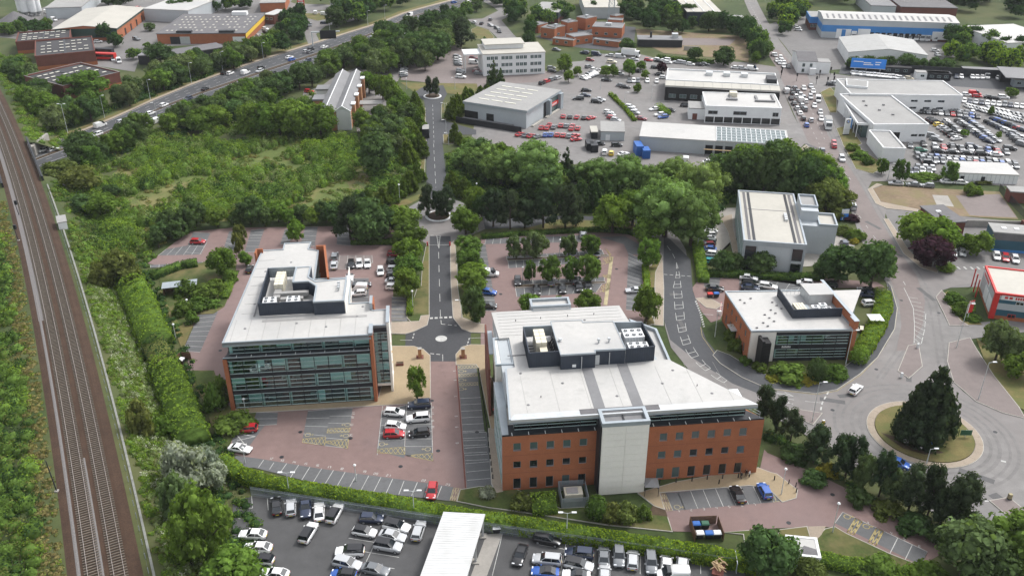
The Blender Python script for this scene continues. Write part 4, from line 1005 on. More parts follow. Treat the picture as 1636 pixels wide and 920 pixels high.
# brick wing walls at the back
Lb.prism('brick_wing','brick',[(16.9,39.9),(17.4,39.9),(19.4,23.6),(18.9,23.6)],0,17); Lb.prism('brick_wing','brick',[(15.2,39.9),(17.4,39.9),(17.4,40.3),(15.2,40.3)],0,17)
Lb.prism('brick_wing','brick',[(1.4,39.6),(3.0,39.6),(3.0,40.0),(1.4,40.0)],0,17); Lb.prism('brick_wing','brick',[(1.4,37.6),(1.75,37.6),(1.75,39.6),(1.4,39.6)],0,17)
# glazing of the rear wing seen past the wing wall
for i in range(5):
    for k in range(3): Lb.win(15.65,26.5+i*2.6,4.4+k*3.9,2.3,2.6,'E',pane='pane_teal',bars=1)
for k,(z0,z1) in enumerate(LV):
    for i in range(11): Lb.win(.95+(9.4+i*2.85)*.0475,9.4+i*2.85,z0,2.2,z1-z0,math.atan2(-1,.049)+0,pane='pane_teal')
# rooftop plant
louvre_screen(Lb,6.3,9.6,17.2,9.6,16.1,18.9); louvre_screen(Lb,6.3,25.6,6.3,9.6,16.1,18.9); louvre_screen(Lb,12.1,25.6,6.3,25.6,16.6,18.9,m='grey_metal')
plant_pts = [(17.3,9.0),(23.6,9.0),(23.7,19.0),(17.2,18.2),(15.5,20.4),(15.6,25.4),(12.2,25.4),(12.2,18.2),(15.6,18.2),(17.3,16.0)]
Lb.prism('plant_room','navy',plant_pts,15.95,18.7)
Lb.prism('plant_side','render_white',[(23.61,9.02),(23.75,9.02),(23.85,24.9),(23.71,24.9)],12.0,18.6)
Lb.prism('plant_roof','roof_white',plant_pts,18.7,18.9); Lb.parapet('plant_coping','parapet',plant_pts,18.65,19.05,.35)
fan_unit(Lb,8.1,12.4,16.0,2.6,2.4,2.2,2,2); fan_unit(Lb,12.9,12.4,16.0,2.6,2.4,2.2,2,2)
b = MB()
for i in range(2):
    for j in range(5): b.box(8.2+i*1.0,9.15+i*1.0,18.8+j*1.25,19.95+j*1.25,16,18.3)
obj('air_handler',b.mesh('air_handler','ivory'),Lb.e)
duct(Lb,[(8.4,15.6,16.2,17.2,16.6,17.5),(8.4,9.8,15.0,18.8,16.4,17.3),(10.0,14.6,14.4,15.4,16.3,17.1),(14.8,16.6,11.0,13.4,16,17.2)])
for x,y in ((22.2,13.6),(22.2,14.6),(22.1,15.8)): cowl(Lb,x,y,18.9)
railing(Lb,[(10.4,20.5),(12.0,20.5),(12.0,25.2),(7,25.2)],16,2.4,1.2)

# ---- middle office
rng = random.Random(11)
Mb = Bld('office_block','four-storey orange brick office with white stair tower and white roof','office building',G(802.9,784),R(6.14))
cols_l = [2.6+i*2.92 for i in range(5)]; cols_r = [28.6+i*2.9 for i in range(6)]
rows = [(.25,2.65),(4.95,6.45),(8.85,10.45)]
def brick_front(x0,x1,cols):
    holes = [(c-x0-.68,c-x0+.68,z0,z1) for c in cols for z0,z1 in rows]
    Mb.put('brick_wall',wall_holes(x1-x0,12.0,holes,.35),(x0,0,0))
    for c in cols:
        for k,(z0,z1) in enumerate(rows):
            w = Mb.win(c,.22,z0,1.36,z1-z0,'S',frame='grey_metal',pane='pane_teal' if k == 2 or rng.random() < .25 else 'pane_dark',bars=0,hb=0,d=.08)
            if k and rng.random() < .6: Mb.box('sill','grey_metal',c-.70,c+.70,-.05,.2,z0-.06,z0)
    for zz in (3.85,7.75): Mb.box('movement_joint','brick_dark',x0,x1,-.006,.0,zz,zz+.05)
brick_front(0,16.85,cols_l); brick_front(25.05,46.7,cols_r)
Mb.prism('brick_wall','brick',[(46.7,0),(46.7,.35),(35.0,16.0),(34.6,15.8)],0,12)
Mb.prism('wall','clad_grey',[(.0,.36),(.3,.36),(.3,16.4),(.0,16.4)],0,12)
for k in range(3):
    for i in range(5): Mb.win(-.02,2.0+i*2.9,1.0+k*3.9,2.3,2.2,'W',pane='pane_teal')
core = [(1.2,2.8),(16.0,2.8),(26.0,2.8),(42.5,2.8),(33.0,15.6),(30.5,16.0),(30.3,31.0),(28.3,31.0),(28.1,36.6),(1.6,36.6),(1.5,30.2),(2.0,16.5)]
Mb.prism('wall','render_white',core,0,12.0)
Mb.prism('wall','clad_grey',[(1.6,8.5),(37.5,8.5),(33.0,15.6),(28.3,16.0),(28.1,36.6),(1.6,36.6)],12.0,15.0)
Mroof = [(1.2,-.2),(45.0,-.2),(33.2,15.7),(30.6,15.9),(30.6,16.2),(28.8,31.8),(28.3,37.2),(1.4,37.2),(2.0,26.8),(4.0,26.8),(4.0,16.2),(2.1,15.6)]
Mb.prism('roof','roof_white',Mroof,15.0,15.5)
Mb.prism('roof_fascia','grey_metal',[(1.2,-.26),(45.0,-.26),(44.8,.0),(1.3,.0)],14.75,15.1); Mb.prism('eaves_sheet','steel',[(1.2,-.2),(45,-.2),(43.6,1.4),(2.2,1.4)],15.5,15.56)
Mb.prism('roof_edge','slate',[(13.6,.2),(27.6,.2),(27.6,1.6),(13.6,1.6)],15.5,15.62)
Mb.prism('roof_edge','parapet',[(1.15,-.2),(1.5,-.2),(2.4,15.6),(2.05,15.6)],15.5,15.7)
for x0 in (16.3,23.1): Mb.prism('walkway_strip','roof_grey',[(x0-.05,1.6),(x0+1.9,1.6),(x0+1.95,15.4),(x0,15.4)],15.5,15.53)
for i in range(7): Mb.box('roof_seam','roof_pale',4.6+i*5.6+(3 if i > 3 else 0),4.63+i*5.6+(3 if i > 3 else 0),1.6,14,15.5,15.525)
for k in range(8): Mb.box('roof_seam','roof_pale',2.4,27.8,27.6+k*1.25,27.64+k*1.25,15.5,15.53)
for x,y in ((5,4),(12,10),(21,5),(30,8),(38,4),(8,30),(20,32),(25,29),(4.8,14),(33,12)): Mb.put('roof_drain',cached('drain',None),(x,y,15.5))
Mb.box('cable_tray','roof_grey',3.0,6.5,20.0,20.2,15.55,15.65)
# set-back top storey
curtain(Mb,2.2,16.7,1.3,[(12.45,14.7)],2.9,rng,depth=6.5); curtain(Mb,25.1,43.4,1.3,[(12.45,14.7)],2.9,rng,depth=4.5)
Mb.prism('terrace','charcoal',[(.0,.0),(16.85,.0),(16.85,2.9),(.35,2.9)],12.01,12.3); Mb.prism('terrace','charcoal',[(25.05,0),(46.6,0),(44.0,2.9),(25.05,2.9)],12.01,12.3)
Mb.prism('terrace','parapet',[(-.05,.1),(1.1,.1),(1.9,16.3),(-.05,16.3)],12.02,12.36)
railing(Mb,[(45.9,.4),(37.5,11.8)],12.3,1.1,1.6)
for i in range(6): Mb.put('bracket',bm,(1.7+i*2.9,0,12.3))
for i in range(7): Mb.put('bracket',bm,(26.6+i*2.9,0,12.3))
# white stair tower clad in panels
tw = Mb.box('stair_tower','render_white',16.85,25.0,-2.95,3.2,0,15.0)
for c in range(2):
    z = .15
    for k,h in enumerate((1.35,1.35,1.35,1.9,1.35,1.35,1.9,1.35,1.35,1.4)):
        Mb.box('panel','render_white',16.87+c*4.07,16.87+c*4.07+4.03,-3.05,-2.95,z,z+h-.035,parent=tw); z += h
Mb.box('tower_roof','roof_grey',17.3,24.6,-2.5,2.8,15.0,15.06); Mb.parapet('tower_coping','parapet',[(16.75,-3.08),(25.1,-3.08),(25.1,1.2),(16.75,1.2)],14.95,15.75,.6)
Mb.box('roof_rib','charcoal',20.7,20.95,-2.4,1.0,15.06,15.25); Mb.box('tower_side','charcoal',16.55,16.84,-2.7,0,0,14.6)
# west wing and rear entrance block
Mb.prism('west_wing','render_white',[(.6,17.9),(4.0,17.8),(4.0,27.3),(.9,27.5)],0,14.9); Mb.parapet('wing_coping','parapet',[(.5,17.8),(4.1,17.7),(4.1,27.4),(.8,27.6)],14.85,15.25,.4)
Mb.prism('brick_wall','brick_dark',[(-.5,22.5),(-.1,22.4),(.5,39.6),(.1,39.7)],0,11.2); Mb.prism('west_terrace','parapet',[(.1,28),(1.4,28),(1.4,37),(.5,37)],11,11.2)
Mb.prism('entrance_block','grey_metal',[(9.8,36.7),(18.0,36.7),(18.0,40.6),(9.8,40.6)],0,15.6); Mb.box('entrance_roof','roof_white',10.1,17.7,36.9,40.3,15.6,15.72)
Mb.parapet('entrance_coping','parapet',[(9.7,37.25),(18.1,37.25),(18.1,40.7),(9.7,40.7)],15.6,16.3,.45)
Mb.prism('east_wing','render_white',[(30.9,16.3),(33.6,16.2),(33.9,28.0),(29.3,32.5)],0,14.2); Mb.parapet('wing_coping','parapet',[(29.4,32.6),(30.9,16.2),(33.8,16.0),(34.1,28.1)],14.1,14.9,.45); Mb.prism('wing_roof','roof_white',[(31.0,16.6),(33.4,16.6),(33.6,27.8),(29.6,32)],14.2,14.27)
# rooftop plant
louvre_screen(Mb,6.6,15.7,12.3,15.7,15.5,18.7); louvre_screen(Mb,6.6,25.2,6.6,15.7,15.5,18.7); louvre_screen(Mb,12.1,25.2,6.6,25.2,16.4,18.7,m='grey_metal')
louvre_screen(Mb,24.7,15.3,30.3,15.7,15.5,18.6); louvre_screen(Mb,30.3,15.7,30.0,24.8,15.5,18.6); louvre_screen(Mb,24.4,25.2,30.0,24.8,16.4,18.6,m='grey_metal')
pr = [(12.3,14.4),(18.8,14.4),(18.8,15.3),(24.6,15.2),(24.4,25.3),(18.4,25.5),(18.4,26.4),(12.2,26.6)]
Mb.prism('plant_room','navy',pr,15.5,18.55); Mb.prism('plant_roof','roof_white',pr,18.55,18.75); Mb.parapet('plant_coping','parapet',[(12.2,14.35),(18.85,14.35),(18.85,15.25),(24.65,15.15),(24.45,25.4),(18.45,25.6),(18.45,26.5),(12.1,26.7)],18.5,18.85,.16)
Mb.box('plant_door','steel',18.95,19.75,15.16,15.24,15.6,17.7); Mb.box('louvre','white_wall',14.5,15.2,14.36,14.4,15.9,16.5)
for x in (16.2,21.6): Mb.box('downpipe','steel',x-.06,x+.06,14.15 if x < 18 else 15.0,14.3 if x < 18 else 15.14,15.5,18.2)
b = MB()
for i in range(2):
    for j in range(4): b.box(8.4+i*1.05,9.4+i*1.05,19.4+j*1.3,20.6+j*1.3,15.5,18.5)
b.box(9.0,10.4,16.4,19.3,15.5,17.6)
obj('air_handler',b.mesh('air_handler','ivory'),Mb.e)
b = MB()
for k in range(6): b.tube((10.9,16.5+k*1.1,15.6),(11.9,16.5+k*1.1,17.8),.12); b.tube((7.2,17+k,16.3),(8.2,17+k,16.3),.1)
b.box(10.9,11.8,17,23,15.5,16.4); obj('pipework',b.mesh('pipework','charcoal'),Mb.e)
fan_unit(Mb,27.5,21.6,15.6,3.9,3.2,2.6,3,2); fan_unit(Mb,27.6,17.6,15.6,3.9,2.3,2.3,3,2)
for x,y in ((20.0,17.8),(22.0,17.9)): cowl(Mb,x,y,18.75)
Mb.put('roof_vent',cached('mush',lambda: MB().cyl(0,0,0,.5,.3,.3,8).cyl(0,0,.5,.62,.45,.4,8).mesh('v','steel')),(12.9,19.2,18.75))
for x,y in ((6,33),(11.2,33.5),(16.8,33.8),(22.3,34),(36,6.5),(7.5,6)): Mb.put('roof_vent',cached('cowl2',lambda: MB().cyl(0,0,0,.4,.07,.07,6).mesh('v','charcoal')),(x,y,15.5))

# ---- right office
rng = random.Random(5)
Rb = Bld('office_block','two-storey brick and glass office with tall brick fin, inside the bend of the road','office building',G(1193.8,577.5),R(6.2))
fa = math.atan2(-1.65,21.7)
Rb.prism('wall','render_white',[(.4,4.5),(21.8,4.5),(22.3,16.0),(.4,17.6)],0,7.3)
Rb.prism('render_wall','render_white',[(0,0),(5.5,-.42),(5.5,.3),(.0,.4)],0,7.7)
Wl = 18.0; cols = [2.6,5.6,8.6,11.6,14.8]
holes = [(c-.45,c+.45,4.6,6.2) for c in cols]+[(c-.45,c+.45,.6,3.0) for c in cols[:2]+cols[3:]]
Rb.put('brick_wall',wall_holes(Wl,7.7,holes,.35),(0,18.0,0),None,-math.pi/2)
for c in cols: Rb.win(.2,18-c,4.6,.9,1.6,'W',frame='grey_metal',pane='pane_teal',bars=0)
for c in cols[:2]+cols[3:]: Rb.win(.2,18-c,.6,.9,2.4,'W',frame='grey_metal',pane='pane_teal',bars=0)
Rb.box('door_canopy','steel',-1.4,0,7.8,10.8,3.1,3.3); Rb.box('door','pane_dark',-.06,.02,8.4,10.2,0,2.9)
Rb.prism('brick_wall','brick',[(0,17.7),(11,16.2),(11,15.9),(0,17.4)],0,7.5)
# glazed front follows the skewed frontage
fe = empty('glazed_front',(0,0,0)); fe.parent = Rb.e; fe.rotation_euler = (0,0,fa)
class Sub(Bld):
    def __init__(s,e): s.e = e
fs = Sub(fe)
curtain(fs,5.6,21.6,.1,[(.9,3.0),(4.3,6.5)],2.67,rng,depth=3.8,spans=[(.0,.84),(3.06,4.24),(6.56,7.6)])
Rb.prism('roof','roof_white',[(-.1,-.1),(21.9,-1.8),(22.4,0),(22.4,16.2),(-.1,18.1)],7.45,7.75); Rb.parapet('roof_edge','parapet',[(-.15,-.12),(22.0,-1.85),(22.45,0),(22.45,16.3),(-.15,18.15)],7.6,7.95,.35)
Rb.prism('brick_fin','brick',[(22.0,-1.9),(23.0,-1.9),(23.0,17.2),(22.45,17.2),(22.45,.2),(22.0,.2)],0,9.9); Rb.prism('fin_coping','parapet',[(21.9,-2.0),(23.1,-2.0),(23.1,17.3),(22.35,17.3),(22.35,.3),(21.9,.3)],9.9,10.05)
Rb.prism('side_wing','pane_teal',[(23.0,5.6),(24.6,5.4),(31.2,15.2),(23.0,15.6)],0,7.2); Rb.prism('wing_roof','roof_white',[(23.02,5.0),(25.0,5.0),(32.0,15.6),(23.02,16.0)],7.3,7.75)
for i in range(7):
    t = (i+.5)/7; x,y = 24.6+6.6*t,5.4+9.8*t
    Rb.put('mullion',cached('rm',lambda: mesh('mullion',boxv(-.06,.06,-.06,.06,0,7.2),BOXF,'mullion')),(x,y,0))
po = empty('portal',(2.4,-2.2,0)); po.parent = Rb.e
for k,(x0,x1,y0,y1,h) in enumerate(((-.9,-.3,-.9,1.8,6.9),(-.3,1.2,-.7,1.8,6.3))):
    b = MB(); b.box(x0,x1,y0,y1,0,h)
    for q in range(7): b.box(x0+.05,x1-.05,y0-.06,y0,.3+q*.85,.3+q*.85+.6)
    obj('portal_leaf',b.mesh('portal_leaf','black'),po)
b = MB()
for k in range(9): b.box(7.1+k*.22,7.25+k*.22,-.16,-.1,3.5,3.9 if k % 3 else 4.0)
o = obj('lettering',b.mesh('lettering','white_wall'),fe)
louvre_screen(Rb,10.9,4.4,21.9,4.0,7.75,9.9); louvre_screen(Rb,11.3,14.9,10.9,4.4,7.75,9.9); railing(Rb,[(11.6,14.9),(16.6,15.2)],7.75,1.6,1.)
Rb.prism('plant_room','steel',[(16.8,10.0),(22.2,9.8),(22.2,14.8),(16.8,15.0)],7.75,10.2); Rb.prism('plant_roof','roof_white',[(16.6,9.8),(22.3,9.6),(22.3,15.0),(16.6,15.2)],10.2,10.4)
for k in range(4): Rb.box('condenser','ivory',12.3+k*.62,12.8+k*.62,5.4,8.6,7.75,9.2)
for x,y,w in ((16.8,6.4,1.7),(18.8,7.2,1.6),(19.4,5.4,1.2),(17.8,5.2,1.4)): fan_unit(Rb,x,y,7.75,w,1.3,1.6,1,1)
Rb.box('pipe_tray','grey_metal',14.8,16.0,5.2,9.0,7.9,8.4)
for k in range(14): Rb.put('roof_vent',cached('cowl3',lambda: MB().box(-.22,.22,-.15,.15,0,.25).mesh('v','roof_grey')),(1.6+(k*3.7) % 9,1.2+(k*5.3) % 14,7.75))
# ------------------------------------------------------------------ the other buildings
def skylights(s,nx,ny,w,l,x0=.06,x1=.94,y0=.1,y1=.9,m='skylight',jit=0.,skip=()):
    rg = random.Random(int(s.W*10)); me = cached(('sky',w,l,m),lambda: mesh('skylight',boxv(-w/2,w/2,-l/2,l/2,0,.12),BOXF,m))
    for i in range(nx):
        for j in range(ny):
            if rg.random() < jit: continue
            x = s.W*(x0+(x1-x0)*(i+.5)/nx); y = s.D*(y0+(y1-y0)*(j+.5)/ny)
            o = obj('skylight',me,s.e,(x,y,roofz(s,x,y)+.03))
            if s.kind == 'gable_v': o.rotation_euler = (0,math.atan(s.rise/(s.W/2))*(-1 if x < s.W/2 else 1),0)
            if s.kind == 'gable_u': o.rotation_euler = (math.atan(s.rise/(s.D/2))*(1 if y < s.D/2 else -1),0,0)
def wins(s,n,z,w,h,face='S',x0=.06,x1=.94,pane='pane_dark',bars=1,hb=0,frame='white_wall'):
    for i in range(n):
        t = x0+(x1-x0)*(i+.5)/n
        if face == 'S': s.win(s.W*t,-.005,z,w,h,'S',frame,pane,bars,hb)
        elif face == 'E': s.win(s.W+.005,s.D*t,z,w,h,'E',frame,pane,bars,hb)
        else: s.win(-.005,s.D*t,z,w,h,'W',frame,pane,bars,hb)
def door(s,t,w,h,face='S',m='charcoal',z=0.):
    if face == 'S': return s.box('door',m,s.W*t-w/2,s.W*t+w/2,-.08,.05,z,z+h)
    if face == 'E': return s.box('door',m,s.W-.05,s.W+.08,s.D*t-w/2,s.D*t+w/2,z,z+h)
    return s.box('door',m,-.08,.05,s.D*t-w/2,s.D*t+w/2,z,z+h)
def band(s,z0,z1,m,faces='SEW',name='cladding_band',p=.05):
    if 'S' in faces: s.box(name,m,-p,s.W+p,-p,.02,z0,z1)
    if 'E' in faces: s.box(name,m,s.W-.02,s.W+p,.02,s.D,z0,z1)
    if 'W' in faces: s.box(name,m,-p,.02,.02,s.D,z0,z1)

# grey clad office with plant block, behind the round trees
g = shed('office_block','grey metal-clad office with cream roof, beside the row of parked cars and tall hedge','office building',(1188.4,385.4),(1288.7,392.7),(1172,305),8.6,'clad_grey','roof_cream',par=.35)
band(g,7.6,8.55,'parapet','SEW','cornice',.12)
g.box('corner_glazing','pane_dark',.6,3.4,-.03,.1,.3,7.4); g.box('corner_glazing','pane_dark',g.W-3.2,g.W-.6,-.03,.1,.3,7.4)
for x in (.3,3.5,g.W-.5,g.W-3.4): g.box('post','grey_metal',x-.15,x+.15,-.15,.0,0,7.6)
g.box('corner_band','clad_grey',g.W-3.3,g.W-.2,-.08,.0,3.3,4.0)
for i in range(int(g.D/2.8)):
    for k in range(2): g.win(-.01,1.6+i*2.8,.5+k*3.8,2.5,3.0,'W','mullion','pane_teal',1,1)
for x in (1.5,2.7,g.W-1.5,g.W-2.7): g.box('gutter','slate' if x in (1.5,g.W-1.5) else 'charcoal',x-.35,x+.35,.8,g.D-.8,8.66,8.74)
g.box('roof_seam','roof_grey',2,g.W-2,g.D*.62,g.D*.62+.25,8.66,8.72); 
for k in range(4): g.box('roof_vent','steel',g.W-4.2,g.W-3.4,g.D*.42+k*1.2,g.D*.42+k*1.2+.9,8.66,9.3)
for x in (5.5,9.5): g.box('panel_joint','grey_metal',x,x+.05,-.02,.01,.2,7.6)
g.prism('plant_block','clad_grey',[(g.W+.1,17.0),(g.W+4.6,17.0),(g.W+4.6,27.5),(g.W+.1,27.5)],0,11.2); g.prism('plant_roof','roof_pale',[(g.W+.5,20.5),(g.W+4.2,20.5),(g.W+4.2,27.1),(g.W+.5,27.1)],11.2,11.26)
g.parapet('coping','parapet',[(g.W+.05,19.5),(g.W+4.7,19.5),(g.W+4.7,27.6),(g.W+.05,27.6)],11.2,11.8,.35)
g.prism('rear_wing','clad_grey',[(g.W+.1,14.0),(g.W+9.5,14.0),(g.W+9.5,22.0),(g.W+.1,22.0)],0,8.2); g.parapet('coping','parapet',[(g.W+4.7,13.9),(g.W+9.6,13.9),(g.W+9.6,22.1),(g.W+4.7,22.1)],8.2,8.9,.4); g.prism('wing_roof','roof_cream',[(g.W+4.8,14.4),(g.W+9.2,14.4),(g.W+9.2,21.7),(g.W+4.8,21.7)],8.2,8.27)

# dealership hall with the red fascia
s = shed('showroom','grey steel-clad dealership hall with deep eaves and red fascia strip','showroom',(742,163),(841,178),(919,149),6.8,'clad_grey','roof_pale',over=.5)
s.box('eaves_band','grey_metal',-.5,s.W+.5,-.56,-.5,6.2,7.1); s.box('eaves_band','grey_metal',s.W+.5,s.W+.56,-.5,s.D+.5,6.2,7.1)
for k,t in enumerate((.06,.16,.42)): door(s,t,3.2,3.6,'S','black')
skylights(s,3,5,4.5,.8,.1,.75,.1,.9,'skylight')
s.box('dark_bay','black',s.W-.02,s.W+.12,s.D*.50,s.D*.58,0,6.1); s.box('portal_frame','grey_metal',s.W,s.W+1.5,s.D*.60,s.D*.65,0,6.2); s.box('portal_frame','grey_metal',s.W,s.W+1.5,s.D*.93,s.D+.3,0,6.2)
s.box('showroom_glass','pane_teal',s.W-.02,s.W+.1,s.D*.65,s.D*.93,0,6.1); s.box('fascia','red_trim',s.W+.1,s.W+.5,s.D*.65,s.D*.93,2.6,3.9)
for k in range(6): s.box('fascia_mark','white_wall',s.W+.5,s.W+.53,s.D*(.70+k*.03),s.D*(.715+k*.03),2.9,3.6)
s.box('loading_deck','roof_grey',-.5,s.W*.8,-5,0,0,.9); s.box('screen_fence','charcoal',-1,s.W*1.02,-5.3,-5.05,0,2.2)
for k in range(2): s.box('ramp','kerb',s.W+.6,s.W+1.6,s.D*(.1+k*.4),s.D*(.4+k*.5),0,.5)
# black showroom with white roof
s = shed('showroom','black-walled showroom with wide white roof and three roof vents','showroom',(1063,139),(1246,148),(1069,113),5.6,'black','roof_white',over=.2)
s.box('roof_step','roof_cream',-.2,s.W+.2,-.2,s.D*.28,5.96,6.3); s.parapet('parapet','white_wall',[(0,s.D*.3),(s.W,s.D*.3),(s.W,s.D),(0,s.D)],5.95,6.6,.4)
for k in range(3): s.box('roof_vent','steel',s.W*(.36+k*.16),s.W*(.42+k*.16),s.D*.72,s.D*.84,5.96,7.4)
for k in range(12): s.box('roof_seam','roof_pale',s.W*k/12,s.W*k/12+.12,-.2,s.D*.28,6.3,6.36)
wins(s,4,1.2,2.8,1.6,'S',.02,.40,'pane_teal',frame='grey_metal'); s.box('side_band','charcoal',s.W,s.W+.1,0,s.D,1,4.6)
s.box('plant_unit','charcoal',s.W*.9,s.W*.99,s.D*.45,s.D*.7,5.96,7.6)
# white two-storey showroom
s = shed('showroom','white two-storey showroom with ducts on its flat roof beside the queueing road','showroom',(1128,170),(1249,174),(1124,148),6.4,'white_wall','roof_white',par=.3,parm='white_wall')
s.box('overhang','pane_dark',-.2,s.W,-.03,.1,.2,2.4)
for i in range(9): s.box('post','white_wall',s.W*i/8-.15,s.W*i/8+.15,-.25,0,0,2.6)
for t in (.10,.46): s.win(s.W*t,-.01,3.4,3.6 if t < .2 else 5.0,1.4,'S','grey_metal','pane_dark',1)
s.win(s.W*.93,-.01,3.2,2.2,1.6,'S','grey_metal','pane_dark',1)
duct(s,[(s.W*.3,s.W*.45,s.D*.45,s.D*.52,6.5,7.1),(s.W*.35,s.W*.38,s.D*.5,s.D*.85,6.5,7),(s.W*.68,s.W*.95,s.D*.4,s.D*.46,6.5,7.1),(s.W*.7,s.W*.73,s.D*.4,s.D*.8,6.5,7),(s.W*.93,s.W*.95,s.D*.4,s.D*.9,6.5,7)],m='roof_grey'); s.box('air_handler','ivory',s.W*.36,s.W*.46,s.D*.7,s.D*.86,6.5,8.2)
s2 = shed('annex','small white flat-roofed annex on the end of the white showroom','building',(1101,174),(1126,175),(1124,164),4.2,'white_wall','roof_pale',over=.15); door(s2,.4,1.8,2.4,m='brick_dark')
# long low building with glass canopy, half built
s = shed('workshop','long low white-roofed workshop, its far half an open glazed steel canopy','workshop',(1022,219),(1261,234),(1026,196),4.8,'clad_grey','roof_white',over=.15)
s.box('glazed_roof','pane_teal',s.W*.52,s.W*.99,-.1,s.D*.93,5.17,5.22)
for i in range(15): s.box('rafter','white_wall',s.W*(.52+i*.0335)-.1,s.W*(.52+i*.0335)+.1,-.1,s.D*.93,5.22,5.4)
for j in range(6): s.box('purlin','steel',s.W*.52,s.W*.99,s.D*(.01+j*.18),s.D*(.01+j*.18)+.14,5.4,5.5)
for i in range(8): s.box('bay_opening','black',s.W*(.45+i*.066),s.W*(.50+i*.066),-.06,.05,.1,3.4)
for i in range(9): s.box('scaffold_pole','steel',s.W*(.44+i*.066)-.08,s.W*(.44+i*.066)+.08,-1.6,-1.44,0,5.0)
s.box('scaffold_deck','wood_pale',s.W*.44,s.W*.98,-1.9,-1.0,2.3,2.4)
s = shed('kiosk','small grey steel kiosk with pale roof among the red sports cars','kiosk',(960,211),(998,212),(962,195),3.2,'clad_grey','roof_pale',over=.15); door(s,.3,1.6,2.2,m='white_wall')
s = shed('shelter','tiny cream-roofed smoking shelter beside the grey kiosk','shelter',(945,212),(955,212),(946,203),2.4,'charcoal','roof_cream',over=.2)
# car dealership on the right with totem
s = shed('showroom','large white dealership hall with broad pale flat roof beside the car storage lot','showroom',(1396,200.5),(1484,200.5),(1359,152),6.2,'white_wall','roof_pale',par=.5,parm='white_wall')
door(s,.42,3.4,3.6,m='black'); wins(s,2,2.0,2.4,1.0,'S',.7,.98,'pane_dark')
for x,y in ((.4,.45),(.55,.3),(.3,.75),(.6,.62),(.25,.6)): s.box('roof_vent','roof_grey',s.W*x,s.W*x+.8,s.D*y,s.D*y+.8,6.3,6.7)
c = shed('canopy','grey entrance canopy with white edge on slim posts, along the white dealership hall','canopy',(1370,199),(1394,200),(1337,156),5.0,'pane_teal','roof_grey',over=.1)
c.wall.scale = (.6,.97,1); c.wall.location = (c.W*.38,.6,0); c.parapet('fascia','white_wall',[(-.2,-.2),(c.W+.1,-.2),(c.W+.1,c.D+.2),(-.2,c.D+.2)],4.8,5.6,.4)
for i in range(8): c.put('post',cached('cpost',lambda: MB().cyl(0,0,0,4.8,.14,.14,8).mesh('post','white_wall')),(.2,.4+i*(c.D-.8)/7,0))
c.box('banner','blue_clad',-.2,-.05,c.D*.22,c.D*.36,1,4.2)
s = shed('showroom','white angular showroom block with strip windows behind the broad dealership hall','showroom',(1359,151),(1538,154),(1365,128),6.8,'white_wall','roof_pale',par=.35,parm='white_wall')
for t in (.58,.70,.82): s.win(s.W*t,-.01,4.2,2.6,.8,'S','grey_metal','pane_dark',1); s.win(s.W*t,-.01,1.4,2.6,.8,'S','grey_metal','pane_dark',1)
s.prism('raised_roof','white_wall',[(s.W*.02,s.D*.45),(s.W*.20,s.D*.35),(s.W*.26,s.D*.75),(s.W*.08,s.D*.95)],6.8,7.8); s.prism('raised_cap','roof_pale',[(s.W*.03,s.D*.47),(s.W*.195,s.D*.38),(s.W*.25,s.D*.74),(s.W*.085,s.D*.92)],7.8,7.86)
s = shed('wash_block','white parapet-roofed wash block in front of the broad dealership hall','building',(1411,238),(1447,239),(1392,210),4.6,'white_wall','roof_pale',par=.5,parm='white_wall')
# totem with roundel
p = G(1351,216); e = empty('sign_totem',(p.x,p.y,0),R(12)); tag(e,'white totem sign with round blue and white badge in front of the canopy','sign')
obj('panel',MB().box(-1.15,1.15,-.2,.2,.4,6.2).mesh('panel','white_wall'),e); obj('plinth',MB().box(-1.2,1.2,-.3,.3,0,.4).mesh('plinth','charcoal'),e); obj('groove',MB().box(-1.16,1.16,-.21,-.2,2.0,2.06).mesh('groove','grey_metal'),e)
def disc(r,y,m,n=20,a0=0,a1=360):
    v = [(0,y,0)]+[(r*math.cos(R(a0+(a1-a0)*i/n)),y,r*math.sin(R(a0+(a1-a0)*i/n))) for i in range(n+1)]
    return mesh('badge',v,[(0,i+1,i+2) for i in range(n)],m)
bd_ = obj('badge',disc(.72,-.215,'black'),e,(0,0,5.2)); obj('ring',disc(.46,-.222,'white_wall'),bd_); obj('quarter',disc(.42,-.228,'blue_sign',8,90,180),bd_); obj('quarter',disc(.42,-.228,'blue_sign',8,270,360),bd_)
# rows of containers and huts
s = shed('portable_building','long white portable building beside the packed car storage lot','building',(1527,277),(1628,281),(1498,258),3.0,'white_wall','roof_white',over=.1); s.D = min(s.D,9)
for t in (.12,.45): door(s,t,1.2,2.2)
for i in range(14): s.box('panel_joint','grey_metal',s.W*i/14,s.W*i/14+.08,-.03,.01,0,2.9)

